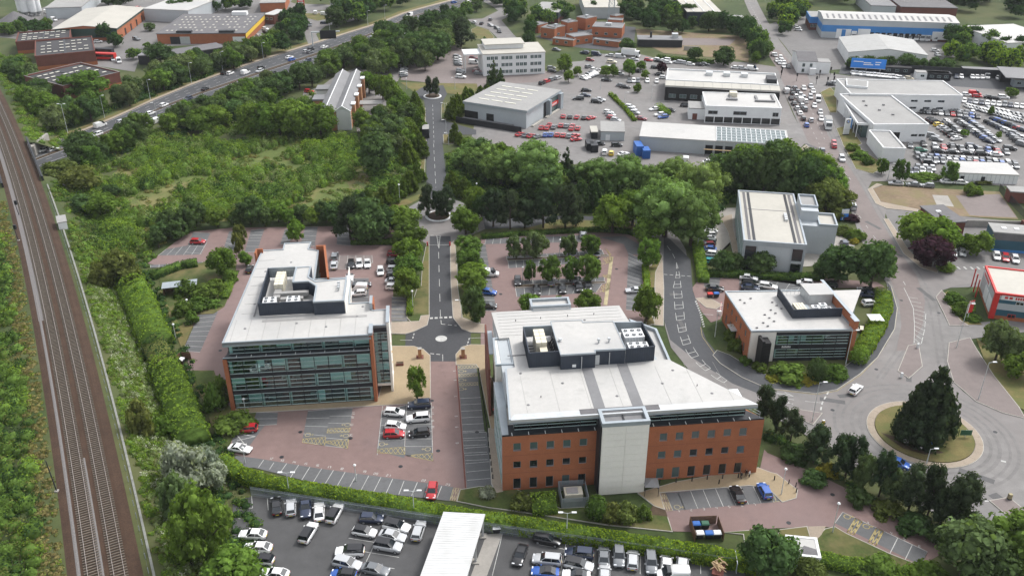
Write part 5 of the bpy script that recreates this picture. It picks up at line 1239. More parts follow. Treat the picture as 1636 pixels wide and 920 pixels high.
# big blue-banded warehouse
s = shed('warehouse','long warehouse with white roof and broad blue band along its loading side','warehouse',(1316,31),(1533,38),(1308,18),9.5,'clad_grey','roof_white','gable_u',1.2,over=.2)
band(s,3.2,6.6,'blue_clad','SEW'); s.box('brick_base','brick_dark',s.W*.80,s.W+.06,-.12,-.06,0,1.2)
for i in range(21): 
    o = s.box('skylight','roof_grey',s.W*(.03+i*.0455),s.W*(.03+i*.0455)+1.0,s.D*.08,s.D*.40,0,.1); o.location.z = 9.5+1.2*.48+.2; o.rotation_euler = (math.atan(1.2/(s.D/2)),0,0)
for i in range(9): s.box('dock_door','black',s.W*(.36+i*.044),s.W*(.39+i*.044),-.1,0,0,3.6)
s.box('door','blue_clad',s.W*.15,s.W*.18,-.1,0,0,4.6); s.box('side_panel','white_wall',s.W*.11,s.W*.22,-.07,0,0,4.8); s.box('side_panel','white_wall',s.W*.27,s.W*.36,-1.0,0,0,5.2); s.box('side_panel','white_wall',s.W*.82,s.W*.99,-1.0,-.12,1.2,5.0)
a = Bld('warehouse_office','blue-topped brick office wing at the road end of the blue-banded warehouse','office building',G(1292,48),s.rz)
a.box('wall','brick_dark',0,13,0,16,0,3.6); a.box('cladding','blue_clad',-.2,13.2,-.2,16,3.6,6.8); a.box('roof','roof_pale',.2,12.8,.2,15.8,6.8,6.9)
for i in range(8): a.win(1.2+i*1.5,-.02,1.4,1.1,1.6,'S')
# grey gabled shed in front of it, white house, billboard
s = shed('storage_shed','pale grey gabled storage shed behind a row of round hedge trees','warehouse',(1356,84),(1482,89),(1343,60),5.5,'white_wall','sheet_grey','gable_v',2.2)
s = shed('house','white painted house with slate roof at the signal junction','house',(1276,98),(1306,99),(1281,82),5.5,'white_wall','slate','gable_u',2.0)
for t in (.3,.7): s.win(s.W*t,-.01,3.0,1.2,1.6,'S'); s.win(s.W*t,-.01,.6,1.2,1.6,'S')
s.box('side_extension','white_wall',s.W,s.W+6,.5,7,0,5.2); s.box('extension_roof','roof_pale',s.W,s.W+6.1,.4,7.1,5.2,5.35); s.box('porch','white_wall',s.W*.62,s.W*.95,-2.5,0,0,2.8)
p = G(1357,116); e = Bld('billboard','wide blue advertising hoarding in front of a black fence','billboard',p,R(-14))
e.box('panel','blue_sign',0,15,-.15,.15,2.4,6.6); e.box('frame','white_wall',-.1,15.1,-.1,.2,2.2,2.4)
for x in (2,7,13): e.box('post','steel',x-.12,x+.12,.15,.35,0,6)
for k,(x0,x1,z) in enumerate(((1,5.2,5.0),(5.4,8.6,4.6),(5.4,9.6,3.8),(10.4,12.8,5.0),(10.4,12.4,4.0))): e.box('print_line','white_wall',x0,x1,-.17,-.15,z,z+.4)
f = Bld('hoarding','tall black boarded fence behind the billboard and stored cars','fence',G(1351,111),R(-14))
for i in range(9): f.box('board','charcoal',i*8.2,i*8.2+8.1,0,.15,0,3.6)
s = shed('warehouse','white-roofed warehouse with white wall at the far right edge behind trees','warehouse',(1610,70),(1700,66),(1562,42),7.5,'white_wall','roof_white',over=.2)
s = shed('brick_office','red brick two-storey office in front of the white warehouse at the right edge','office building',(1594,66),(1680,74),(1600,58),6.0,'brick_dark','roof_pale',over=.2); wins(s,9,3.6,1.3,1.3); wins(s,9,.9,1.3,1.3)
s.box('gable_sign','white_wall',s.W*.2,s.W*.32,-.15,0,4.2,5.4)
s = shed('canopy','flat forecourt canopy on posts at the right edge above the car strip','canopy',(1608,125),(1690,130),(1612,109),5.0,'charcoal','roof_grey',over=.3); s.wall.scale = (.9,.2,1); s.wall.location = (s.W*.05,s.D*.7,0)
for i,(x,y) in enumerate(((1462,127),(1480,128),(1410,118),(1537,121),(1618,139))):
    s = Bld('portable_cabin',('white portable cabin with windows on the car strip','black container beside the white portable cabin','black container standing against the dark boarded fence','long dark low cabin on the car strip','blue-grey sales cabin near the dry verge')[i],'cabin',G(x,y),R(-10)); w = (14,10,12,16,11)[i]; s.box('wall',('white_wall','charcoal','charcoal','navy','grey_metal')[i],0,w,0,4,0,3); s.box('roof',('roof_pale','charcoal','roof_dark','roof_grey','roof_white')[i],-.1,w+.1,-.1,4.1,3,3.2)
    for k in range(3): s.win(w*(.2+k*.3),-.01,1.2,1.6,1.0,'S')

# top row of roofs
s = shed('warehouse','beige ribbed-roof warehouse with navy front beside the upper road','warehouse',(1098,20),(1152,20),(1086,-6),7,'navy','roof_cream',over=.2)
for i in range(3): s.box('roof_rib','white_wall',s.W*(.2+i*.3)-.2,s.W*(.2+i*.3)+.2,0,s.D,7.36,7.6)
wins(s,3,3.5,2.5,.9); s.box('brick_lodge','brick_dark',s.W+.2,s.W+13,-3,6,0,4); s.box('lodge_roof','roof_pale',s.W+5,s.W+13.1,-3.1,6.1,4,4.3)
shed('warehouse','cream flat-roofed warehouse partly hidden by dark trees near the lattice mast','warehouse',(934,13),(990,13),(938,-10),6,'clad_grey','roof_cream',over=.2)
s = shed('warehouse','pale-roofed shed with brick plinth and navy cladding near the truck yard','warehouse',(850,19),(892,21),(862,4),6,'navy','roof_pale',over=.2); band(s,0,2.6,'brick_dark','SE')
shed('warehouse','long dark low warehouse roof along the top edge above the blue-banded one','warehouse',(1440,12),(1530,14),(1425,-10),6,'brick_dark','slate',over=.2)
shed('warehouse','wide grey roof at the top edge behind the dark treeline','warehouse',(1392,10),(1432,11),(1392,-10),6,'clad_grey','roof_grey',over=.2)
# truck trailers yard handled with vehicles; lattice mast
p = G(976,37); e = empty('lattice_mast',(p.x,p.y,0)); tag(e,'tall grey steel lattice radio mast beside the brick police station','mast')
b = MB(); lv = 9; hh = 27.
def half(z): return 2.1-1.5*z/hh
for sx,sy in ((-1,-1),(1,-1),(1,1),(-1,1)): b.tube((sx*2.1,sy*2.1,0),(sx*.6,sy*.6,hh),.13,.09)
obj('leg',b.mesh('leg','grey_metal'),e); b = MB()
for k in range(lv):
    z0,z1 = hh*k/lv,hh*(k+1)/lv; a0,a1 = half(z0),half(z1)
    q0 = [(-a0,-a0),(a0,-a0),(a0,a0),(-a0,a0)]; q1 = [(-a1,-a1),(a1,-a1),(a1,a1),(-a1,a1)]
    for i in range(4): b.tube((*q0[i],z0),(*q1[(i+1) % 4],z1),.07); b.tube((*q0[(i+1) % 4],z0),(*q1[i],z1),.07); b.tube((*q1[i],z1),(*q1[(i+1) % 4],z1),.07)
obj('bracing',b.mesh('bracing','grey_metal'),e)
# brick police complex: low blocks with grey flat roofs
PB = [((176,240),(262,250),1.0,5.0),((265,245),(330,232),.9,5.2),((345,215),(410,205),.9,5.5),((460,195),(530,180),.8,6.0),((385,290),(505,275),.7,4.0),((500,235),(690,245),.8,5.0),((600,195),(690,200),.7,5.5),((650,160),(700,150),.7,4.5),((250,285),(380,300),.35,3.0),((510,285),(670,305),.25,2.6),((160,215),(220,200),.8,4.2)]
names = ('at its near corner','second from the white office','with a boiler house top','tallest, near the mast','lowest, at the front gate','long front range','long rear range','small gabled one under the mast','low front wall range','low gate wall range','small one nearest the far trees')
for i,(a,b_,dr,h) in enumerate(PB):
    a,b_ = T(2,0,a)[0],T(2,0,b_)[0]; A,B_ = G(*a),G(*b_)
    s = Bld('police_block','orange brick flat-roofed block of the police station, '+names[i],'building',A,math.atan2(B_.y-A.y,B_.x-A.x),'brick blocks of the police station'); w = (B_-A).length; d = max(2,min(w*dr,16))
    s.box('wall','brick',0,w,0,d,0,h); s.box('roof','roof_grey',.25,w-.25,.25,d-.25,h,h+.06); s.parapet('parapet','roof_pale',[(0,0),(w,0),(w,d),(0,d)],h,h+.35,.25)
    for k in range(int(w/5)): s.win(2.5+k*5,-.02,1.2,1.6,1.2,'S')
    if i in (1,2,3,5): s.box('roof_unit','steel',w*.4,w*.6,d*.4,d*.6,h,h+1.2)
s = Bld('gatehouse','dark flat gatehouse building beside the police station field','building',G(*T(2,0,(795,300))[0]),R(-4)); s.box('wall','charcoal',0,22,0,9,0,3.5); s.box('roof','roof_grey',-.3,22.3,-.3,9.3,3.5,3.8); s.box('side_wall','concrete',22.3,30,-6,-5.6,0,2); s.box('chimney','charcoal',6,7,4,5,3.8,6.5); s.box('roof_unit','steel',17,20,3,6,3.8,6)
# white three-storey office by the car park
s = shed('office_block','white three-storey office with ribbon windows and set-back top floor','office building',(772,88),(871,84),(775,72),9.6,'white_wall','roof_cream',over=.25)
for k in range(3):
    for i in range(4):
        for q in range(3): s.win(s.W*(.04+i*.235)+1.2+q*1.75,-.02,.9+k*3.1,1.6,1.6,'S','white_wall','pane_teal',1)
    for i in range(3): s.win(s.W+.02,s.D*(.25+i*.25),.9+k*3.1,2.6,1.6,'E','white_wall','pane_teal',2)
s.box('top_floor','white_wall',2,s.W*.7,s.D*.45,s.D,9.9,12.0); s.box('top_roof','roof_cream',1.5,s.W*.72,s.D*.4,s.D+.3,12.0,12.3); s.box('canopy','white_wall',-8,0,s.D*.3,s.D*.8,8.2,8.8)
for y in (.35,.75): s.box('canopy_post','white_wall',-7.5,-7.1,s.D*y,s.D*y+.4,0,8.2)
# hotel with twin ridged roofs and purple sign
h0 = G(536,207); Hb = Bld('hotel','tan brick hotel with twin grey pitched roofs and purple moon sign','hotel',G(513,208),R(86))
hd = math.atan2(G(577,122,8.5).y-G(560,168,8.5).y,G(577,122,8.5).x-G(560,168,8.5).x)
Hb.e.rotation_euler = (0,0,hd-math.pi/2); Wd,Dp,hh = 11.5,52.,7.4
Hb.box('wall','brick_tan',0,Wd,0,Dp,0,hh); Hb.box('gable_wall','white_wall',Wd*.55,Wd+.1,-.5,0,0,hh); Hb.box('sign_wall','brick_tan',Wd*.1,Wd*.52,-1.0,0,0,hh-.6)
for k in (0,1):
    xm = Wd*(.25+.5*k); hw = Wd*.25
    for sg in (-1,1):
        x0,x1 = xm+sg*(hw+.25),xm; q = [(x0,-.8,hh-.2),(x1,-.8,hh+1.7),(x1,Dp+.6,hh+1.7),(x0,Dp+.6,hh-.2)]
        if sg > 0: q = q[::-1]
        obj('roof',MB().add(q+[(x,y,z+.2) for x,y,z in q],[(0,1,2,3),(7,6,5,4),(0,4,5,1),(1,5,6,2),(2,6,7,3),(3,7,4,0)]).mesh('roof','roof_grey'),Hb.e)
        Hb.box('barge_board','white_wall',xm-.15,xm+.15,-.95,Dp+.7,hh+1.8,hh+2.0) if sg > 0 else None
    obj('gable',MB().add([(xm-hw,-.3,hh),(xm+hw,-.3,hh),(xm,-.3,hh+1.7),(xm-hw,0,hh),(xm+hw,0,hh),(xm,0,hh+1.7)],[(0,1,2),(5,4,3),(0,2,5,3),(1,4,5,2)]).mesh('gable','white_wall'),Hb.e)
    for sg in (-1,1):
        b = MB(); b.tube((xm+sg*(hw+.3),-.9,hh-.2),(xm,-.9,hh+1.9),.22,n=4); obj('barge_board',b.mesh('barge','white_wall'),Hb.e)
for k in range(8):
    yy = 5+k*6
    if k % 2 == 0: Hb.box('brick_bay','brick_tan',Wd,Wd+1.2,yy,yy+3.2,0,hh+.6); Hb.box('bay_top','white_wall',Wd-.3,Wd+1.3,yy-.1,yy+3.3,hh+.6,hh+1.0)
    else:
        for z in (1,3.4,5.6): Hb.win(Wd+.02,yy+1.5,z,1.5,1.4,'E','white_wall','pane_dark')
sg_ = Hb.box('sign','purple_sign',Wd*.14,Wd*.5,-1.12,-1.0,hh-4.0,hh-.9)
md = disc(.62,-.07,'white_wall'); md2 = disc(.5,-.075,'purple_sign'); obj('moon',md,sg_,(.1,0,1.9)); obj('moon_shade',md2,sg_,(-.15,0,2.05))
b = MB()
for k in range(9): b.box(-1.5+k*.33,-1.28+k*.33,-.075,-.06,.5,.85 if k % 4 else .98)
obj('lettering',b.mesh('lettering','white_wall'),sg_)
Hb.box('porch_roof','roof_pale',Wd+1,Wd+10,20,25,3.4,3.8)
for x,y in ((Wd+9.5,20.5),(Wd+9.5,24.5)): Hb.box('porch_post','white_wall',x-.2,x+.2,y-.2,y+.2,0,3.4)
Hb.box('west_wing','brick_tan',-5,0,18,24,0,6); Hb.box('wing_roof','roof_grey',-5.3,.2,17.7,24.3,6,6.6); Hb.box('west_wing','white_wall',-6,0,34,40,0,5.5); Hb.box('wing_roof','roof_grey',-6.3,.2,33.7,40.3,5.5,6.1)
sheet('hotel_car_park',T(1,0,(285,660),(300,580),(400,560),(480,500),(640,430),(900,390),(960,400),(900,520),(800,560),(830,640),(800,850),(640,840),(620,700),(400,650)),'asphalt_pale',.012)

# dark brick units by the railway, tan shed, grey works
for i,(a,b_,c,h) in enumerate((((25,69),(112,62),(92,49),5.5),((56,92),(152,83),(118,62),6.0),((101,139.5),(191,117),(160,95),5.5))):
    s = shed('warehouse',('farthest black-roofed brick unit beside the railway','middle black-roofed brick unit with red plinth beside the railway','nearest black-roofed brick unit half behind the round tree')[i],'warehouse',a,b_,c,h,'brick_dark','roof_dark',par=.6,parm='brick_dark',group='black-roofed brick units')
    skylights(s,8,4,1.8,.9,.08,.92,.1,.9,'skylight',.25); band(s,0,1.6,'brick','SE'); s.box('roof_ridge','charcoal',s.W*.48,s.W*.52,.5,s.D-.5,h+.06,h+.3)
    if i == 2: s.parapet('white_coping','roof_pale',[(-.2,-.2),(s.W+.2,-.2),(s.W+.2,s.D+.2),(-.2,s.D+.2)],h+.6,h+.66,.3)
s = shed('warehouse','cream-roofed gabled shed with green front and orange brick side','warehouse',(83,48),(186,46),(175,14),6,'brick','roof_cream','gable_v',1.6); s.box('front_cladding','clad_green',0,s.W,-.08,0,1.5,6.2); s.box('side_trim','clad_green',s.W,s.W+.1,0,s.D,5.0,6)
for k in range(4): door(s,.25+k*.2,2.2,3.4,'E','black')
s = shed('warehouse','grey multi-skylight works building with brick front and yellow end','warehouse',(250,55),(392,54),(318,24),5,'brick','slate',over=.3); skylights(s,16,6,.9,2.0,.05,.95,.06,.9,'roof_cream',.25); s.box('yellow_fascia','yellow_trim',s.W,s.W+.15,0,s.D,2.8,5.2)
for t in (.20,.31): door(s,t,5,3.6,'S','charcoal' if t < .25 else 'steel')
for t in (.22,.30,.70,.78): s.box('dormer','charcoal',s.W*t,s.W*t+4,.3,3.0,5.3,6.4)
s.box('white_vent','white_wall',s.W*.62,s.W*.80,s.D*.9,s.D*.98,5.3,7.2); s.box('wall_band','white_wall',s.W*.85,s.W*.99,-.06,0,1,3.4)
shed('warehouse','white-roofed grey warehouse at the top edge behind the skylight works','warehouse',(229,15),(300,18),(232,-10),6.5,'clad_grey','roof_white',over=.2)
shed('warehouse','pale flat-roofed hall at the top edge left of the skylight works','warehouse',(72,14),(130,12),(80,-12),6,'clad_grey','roof_pale',over=.2)
s = shed('works_office','small white concrete works office at the foot of the silos','building',(103,12),(125,11),(104,5),5,'white_wall','roof_pale',over=.2); wins(s,3,1.4,1.4,1.2)
s = shed('lean_to','low dark lean-to shed with pale roof in front of the skylight works','shed',(220,90),(240,90),(222,82),4,'charcoal','roof_grey',over=.2)
shed('lean_to','long grey lean-to roof along the trees in front of the skylight works','shed',(285,88),(360,76),(290,78),3.4,'charcoal','slate',over=.2)
s = shed('brick_lodge','small brick lodge with white roof at the end of the yellow-trimmed works','building',(422,24),(437,25),(424,15),5,'brick_dark','roof_white',over=.3); wins(s,2,2.4,1.6,1.4)
shed('warehouse','red-brick roofed hall cut by the top edge beyond the traffic junction','warehouse',(415,6),(455,5),(415,-8),5,'brick','roof_pale',over=.2)
shed('warehouse','pale hipped-roof shop among dark trees beyond the dual carriageway','building',(530,12),(552,11),(532,3),5,'clad_grey','roof_pale','gable_u',1.5)
for i,(x,y,r,h) in enumerate(((36,24,2.2,17),(42,26,2.4,18),(50,25,2.2,18),(56,26,2.0,17),(63,25,1.9,12))):
    p = G(x,y); e = empty('silo',(p.x,p.y,0)); tag(e,nth(i)+' white cement silo from the left in the cluster','silo','white cement silos'); obj('tank',MB().cyl(0,0,2.5,h,r,r,16).mesh('tank','white_wall',False),e); obj('hopper',MB().cyl(0,0,.6,2.5,.5,r,12).mesh('hopper','steel'),e)
    b = MB()
    for k in range(4): b.box(r*.8*math.cos(k*1.57+.78)-.12,r*.8*math.cos(k*1.57+.78)+.12,r*.8*math.sin(k*1.57+.78)-.12,r*.8*math.sin(k*1.57+.78)+.12,0,3)
    obj('leg',b.mesh('leg','steel'),e)
p = G(25,32); e = empty('gravel_heap',(p.x,p.y,0)); tag(e,'grey cone of gravel beside the cement silos','gravel heap'); obj('heap',MB().cyl(0,0,0,4.5,9,.6,14).mesh('heap','slate'),e)

# right edge: red and grey unit, teal shed, roofless yard
s = shed('trade_unit','red-trimmed grey trade unit with red corner pier at the right edge','shop',(1591,469),(1700,482),(1571,426),6.6,'clad_grey','roof_cream',par=.35,parm='red_trim')
s.box('corner_pier','red_trim',-.15,1.0,-.2,.6,0,6.9); band(s,0,1.0,'brick','SW'); s.box('dark_band','teal_clad',1,s.W,-.04,0,1.0,2.6); s.box('dark_band','teal_clad',1,s.W,-.04,0,4.3,5.2)
s.box('sign_board','white_wall',1.4,s.W,-.1,-.05,5.3,6.5)
for x in (2.1,3.1): s.prism('sign_mark','red_trim',[(x,-.14),(x+.7,-.14),(x+.7,-.11),(x,-.11)],5.6,6.2)
for k,x in enumerate((4.4,4.9,5.4,5.9,6.9,7.4,7.9,8.4,9.4,9.9)): s.box('sign_letter','red_trim',x,x+.35,-.14,-.1,5.6,6.2)
for x in (4.6,9.5): s.win(x+1,-.05,4.3,1.7,.8,'S','white_wall','pane_dark'); s.win(x,-.05,.7,1.7,1.0,'S','red_trim','pane_dark')
s.box('door','white_wall',-.06,.0,1.4,5.2,.8,4.2); s.box('door','white_wall',-.06,0,5.8,9.6,.8,4.2); s.box('side_sign','white_wall',-.12,-.05,6,13.5,5.0,6.4)
for k in range(8): s.box('side_letter','red_trim',-.16,-.12,7+k*.75,7.45+k*.75,5.3,6.1)
for k in range(3): s.box('frame_post','red_trim',-1.6,-1.35,10+k*3,10.25+k*3,0,5)
s = shed('trade_unit','dark teal-clad shed with ribbed pale roof at the right edge','warehouse',(1588,372),(1690,380),(1586,358),5.4,'teal_clad','roof_pale',over=.1); band(s,3.4,5.4,'slate','S'); band(s,.0,.7,'blue_clad','SW'); skylights(s,4,1,1.2,1.4,.1,.9,.3,.7,'white_wall')
s = shed('bungalow','green-roofed brick building beside the demolished plot','building',(1505,356),(1541,354),(1470,331),3.6,'brick_dark','slate',over=.3); s.box('dormer','brick_dark',s.W*.1,s.W*.7,-3.4,3,0,5.0); s.box('dormer_roof','slate',s.W*.05,s.W*.75,-3.6,3.2,5.0,5.3); s.win(s.W*.35,-3.42,1.8,2.0,1.6,'S'); s.box('skylight','white_wall',s.W*.3,s.W*.5,s.D*.55,s.D*.65,3.95,4.2)
s = shed('brick_hut','red brick hut with pale roof in the fenced yard at the right edge','building',(1615,307),(1660,310),(1612,299),3.4,'brick_dark','roof_pale',over=.2)
s = Bld('yard_wall','long pale wall with low brick lean-to behind the green-roofed building','wall',G(1538,362),R(-3)); s.box('wall','concrete',0,22,0,.3,0,2.0); s.box('lean_to','brick_dark',16,24,-3,-.1,0,2.6)
# small substation at the bottom right
s = shed('substation','small white flat-roofed substation with stained roof on the corner lawn','building',(1261,886),(1311,891),(1245,854),3.0,'white_wall','roof_white',par=.15,parm='white_wall')
s.prism('roof_stain','slate',[(1.2,.5),(4.6,.4),(4.4,1.8),(2.6,2.4)],3.06,3.07); door(s,.6,1.2,2.0,m='charcoal')
# wash canopy at the bottom edge
A = G(*ZC((265,92))[0],4.3); B_ = G(*ZC((628,112))[0],4.3); C_ = G(*ZC((470,654))[0],4.3); D_ = G(*ZC((60,654))[0],4.3)
e = empty('wash_canopy',(A.x,A.y,0)); tag(e,'white ribbed-roof car wash canopy on grey steel posts','canopy')
dv = (C_-B_); Q = [A,B_,B_+dv*1.35,A+(D_-A)*1.35]
m_ = MB().prism([(p.x-A.x,p.y-A.y) for p in Q],4.0,4.3).mesh('roof','sheet_white'); obj('roof',m_,e)
n_ = 36
for i in range(n_):
    t = (i+.5)/n_; p,q = Q[0].lerp(Q[3],t)-A,Q[1].lerp(Q[2],t)-A
    b = MB(); k = (Q[3]-Q[0]).normalized()*.05; b.prism([tuple(p-k),tuple(q-k),tuple(q+k),tuple(p+k)],4.301,4.33); obj('rib',b.mesh('rib','sheet_white'),e)
pm = cached('cpm',lambda: mesh('post',boxv(-.18,.18,-.18,.18,0,4),BOXF,'steel')); fm = cached('cfm',lambda: mesh('footing',boxv(-.6,.6,-.6,.6,0,.25),BOXF,'concrete'))
for t in (.04,.35,.66,.97):
    for a_,b_ in ((Q[1],Q[2]),(Q[0],Q[3])): p = a_.lerp(b_,t)-A; o = obj('post',pm,e,(p.x+(-.3 if a_ is Q[1] else .3),p.y,0)); obj('footing',fm,o)
# ------------------------------------------------------------------ vehicles
CT = {  # length, width, height, belt, tail drop, glass: rear-bottom, rear-top, front-top, front-bottom, hood height
 'hatchback': (4.15,1.80,1.48,.62,.60,-.485,-.385,.04,.25,.60),
 'saloon':    (4.65,1.84,1.42,.63,.60,-.42,-.25,.03,.22,.61),
 'estate':    (4.70,1.84,1.46,.63,.60,-.485,-.41,.02,.22,.60),
 'coupe':     (4.50,1.90,1.28,.64,.60,-.40,-.20,.0,.22,.60),
 'suv':       (4.75,1.94,1.70,.62,.60,-.49,-.42,.05,.23,.62),
 'van':       (5.10,2.00,2.10,.58,.56,.06,.08,.20,.34,.50),
 'pickup':    (5.30,1.92,1.75,.60,.55,-.12,-.09,.06,.20,.60)}
PAINT = {'W': ((.76,.76,.75),'white'),'S': ((.46,.47,.48),'silver'),'G': ((.15,.16,.17),'grey'),'K': ((.012,.012,.014),'black'),'B': ((.02,.09,.36),'blue'),'N': ((.018,.028,.06),'navy'),'R': ((.42,.016,.022),'red'),'E': ((.02,.15,.09),'green'),'Y': ((.70,.50,.04),'yellow'),'T': ((.06,.33,.36),'turquoise'),'C': ((.62,.56,.42),'cream'),'D': ((.20,.012,.02),'dark red')}
def smoothstep(a,b,x): t = min(1,max(0,(x-a)/(b-a))); return t*t*(3-2*t)
def car_parts(ty):
    L,Wd,H,belt,tail,rb,rt,ft,fb,hood = CT[ty]; hw = Wd/2; P = {}
    st = [-.5,-.485,-.44,-.36,-.2,0,.16,fb if ty != 'van' else .34,.36,.44,.48,.5]; st = sorted(set(st))
    rows = []
    for t in st:
        e = 1-.26*smoothstep(.40,.5,t)**1.5-.14*smoothstep(-.42,-.5,t)
        if t > fb: zt = hood+(.40-hood)*smoothstep(.30,.505,t)*.8
        elif t < rb: zt = belt-(belt-tail)*smoothstep(rb,-.5,t)
        else: zt = belt+(hood-belt)*smoothstep(-.1,fb,t)
        if ty == 'van' and t < .1: zt = .97
        zt *= H; w = hw*e; zb = .20+.08*smoothstep(.42,.5,abs(t))
        k = .92 if ty != 'van' else .97
        half = [(w*.86,zb),(w*.985,zb+.10),(w,zb+(zt-zb)*.45),(w*.985,zt-(zt-zb)*.18),(w*k,zt-.03),(w*.55,zt+.015 if ty != 'van' or t > .1 else zt+.05)]
        rows.append([(t*L,-y,z) for y,z in half]+[(t*L,y,z) for y,z in half[::-1]])
    n = len(rows[0]); v = [p for r in rows for p in r]; f = []
    for i in range(len(rows)-1):
        for j in range(n):
            a,b = i*n+j,i*n+(j+1) % n; f.append((a,a+n,b+n,b))
    f.append(tuple(range(n))); f.append(tuple((len(rows)-1)*n+j for j in range(n))[::-1])
    P['body'] = (MB().add(v,f),['paint'],True)
    # cabin glass
    def ring(tb,tt,z0=belt,z1=1.):
        return [(tb*L,hw*.90,z0*H-.03),(tt*L,hw*.74,z1*H-.04)]
    zb,zt = belt*H-.04,H-.05
    g = [(rb*L,-hw*.88,zb),(fb*L,-hw*.88,hood*H-.03),(fb*L,hw*.88,hood*H-.03),(rb*L,hw*.88,zb),(rt*L,-hw*.73,zt),(ft*L,-hw*.73,zt),(ft*L,hw*.73,zt),(rt*L,hw*.73,zt)]
    if ty == 'van': g = [(x,y*(1.03 if i < 4 else 1.15),z) for i,(x,y,z) in enumerate(g)]
    P['windows'] = (MB().add(g,BOXF),['screen'],False)
    b = MB()
    if ty != 'van':
        r = [(rt*L-.06,-hw*.75),(ft*L+.05,-hw*.75),(ft*L+.09,0),(ft*L+.05,hw*.75),(rt*L-.06,hw*.75),(rt*L-.09,0)]
        vv_ = [(x,y,H-.075) for x,y in r]+[(x*.98,y*.93,H-.01) for x,y in r]+[(0.1*L*(rt+ft),0,H+.005)]
        ff_ = [(i,(i+1) % 6,6+(i+1) % 6,6+i) for i in range(6)]+[(6+i,6+(i+1) % 6,12) for i in range(6)]+[(5,4,3,2,1,0)]
        b.add(vv_,ff_)
        for s_ in (-1,1):
            b.tube((fb*L,s_*hw*.885,hood*H-.05),(ft*L,s_*hw*.735,H-.06),.045,n=4); b.tube((rb*L,s_*hw*.885,zb),(rt*L,s_*hw*.735,H-.06),.075,n=4)
            m_ = (rb+fb)/2-.03; b.tube((m_*L,s_*hw*.895,zb),(m_*L-.05,s_*hw*.735,H-.06),.04,n=4)
        P['roof'] = (b,['paint'],False)
    if ty == 'pickup':
        P['load_bed'] = (MB().box(-.485*L,-.14*L,-hw*.78,hw*.78,belt*H-.02,belt*H+.03),['charcoal'],False)
    b = MB(); w_ = .33 if ty in ('suv','pickup','van') else .31
    def wheel():
        b = MB(); k = 12
        for (r,y0,y1,m_) in ((w_,-.11,.11,0),(w_*.66,-.125,.125,1)):
            v_ = [(r*math.cos(2*math.pi*i/k),y,r*math.sin(2*math.pi*i/k)) for y in (y0,y1) for i in range(k)]
            b.add(v_,[(i,(i+1) % k,k+(i+1) % k,k+i) for i in range(k)]+[tuple(range(k))[::-1],tuple(range(k,2*k))],m_)
        return b
    P['wheel'] = (wheel(),['rubber','rim'],False)
    P['grille'] = (MB().box(.488*L,.503*L,-hw*.42,hw*.42,.30,hood*H*.62).box(-.503*L,-.49*L,-hw*.7,hw*.7,.24,.40).box(-.40*L,.40*L,-hw*.99,-hw*.96,.20,.30).box(-.40*L,.40*L,hw*.96,hw*.99,.20,.30),['charcoal'],False)
    P['_w'] = [(sx*L*.30+(.02*L if sx > 0 else -.0),sy*(hw-.10),w_) for sx in (-1,1) for sy in (-1,1)]
    P['headlight'] = (MB().box(-.14,.05,-.22,.22,-.07,.07),['lens_clear'],False); P['_h'] = [(.465*L,s_*hw*.66,.53*hood/.6*H*.84) for s_ in (-1,1)]
    P['tail_light'] = (MB().box(-.03,.06,-.16,.16,-.08,.08),['lens_red'],False); P['_t'] = [(-.497*L,s_*hw*.66,tail*H*.86) for s_ in (-1,1)]
    P['mirror'] = (MB().box(-.10,.10,-.12,.12,-.07,.07),['paint'],False); P['_m'] = [(fb*L-.28,s_*(hw+.06),belt*H+.04) for s_ in (-1,1)]
    P['number_plate'] = (MB().box(-.015,.015,-.26,.26,-.06,.06),['plate_yellow'],False); P['_p'] = [(-.503*L,0,.46*tail*H*1.2)]
    return P
def car_meshes(ty):
    P = car_parts(ty); return {k: P[k][0].mesh(k,P[k][1],P[k][2]) for k in P if not k.startswith('_')},{k: P[k] for k in P if k.startswith('_')}
SLOT = ['paint','screen','rubber','rim','lens_clear','lens_red','plate_yellow','charcoal']
def car_simple(ty):
    P = car_parts(ty); b = MB()
    def put(k,locs=((0,0,0),)):
        for l in locs:
            m,mats,_ = P[k]; n = len(b.v)
            b.v += [(x+l[0],y+l[1],z+l[2]) for x,y,z in m.v]; b.f += [tuple(i+n for i in q) for q in m.f]; b.m += [SLOT.index(mats[i]) for i in m.m]
    put('body'); put('windows')
    if 'roof' in P: put('roof')
    put('wheel',P['_w']); put('headlight',P['_h']); put('tail_light',P['_t'])
    if 'load_bed' in P: put('load_bed')
    return b
CARS = []      # (x, y, heading, type, colour letter, roof letter, phrase, group)
def car(x,y,dx,dy,ty,c,phrase,roof=None,z=.6):
    p = G(x,y,z); q = G(x+dx,y+dy,z); CARS.append([p.x,p.y,math.atan2(q.y-p.y,q.x-p.x),ty,c,roof or c,phrase,x])
TYL = {'h': 'hatchback','s': 'saloon','e': 'estate','c': 'coupe','u': 'suv','v': 'van','p': 'pickup'}
def cars(phrase,conv,spec):
    # spec items: x,y,dx,dy,code  with code = type letter, colour, optional roof colour
    for x,y,dx,dy,cd in spec:
        (X,Y),(X2,Y2) = conv((x,y))[0],conv((x+dx,y+dy))[0]
        car(X,Y,X2-X,Y2-Y,TYL[cd[0]],cd[1],phrase,cd[2] if len(cd) > 2 else None)
def row(phrase,conv,p,q,n,d,codes,seed=1):
    rg = random.Random(seed)
    for i in range(n):
        t = i/max(1,n-1); x,y = lerp(p,q,t); cd = codes[i % len(codes)] if isinstance(codes,list) else rg.choice(codes.split())
        cars(phrase,conv,[(x,y,d[0]+rg.uniform(-2,2),d[1],cd)])
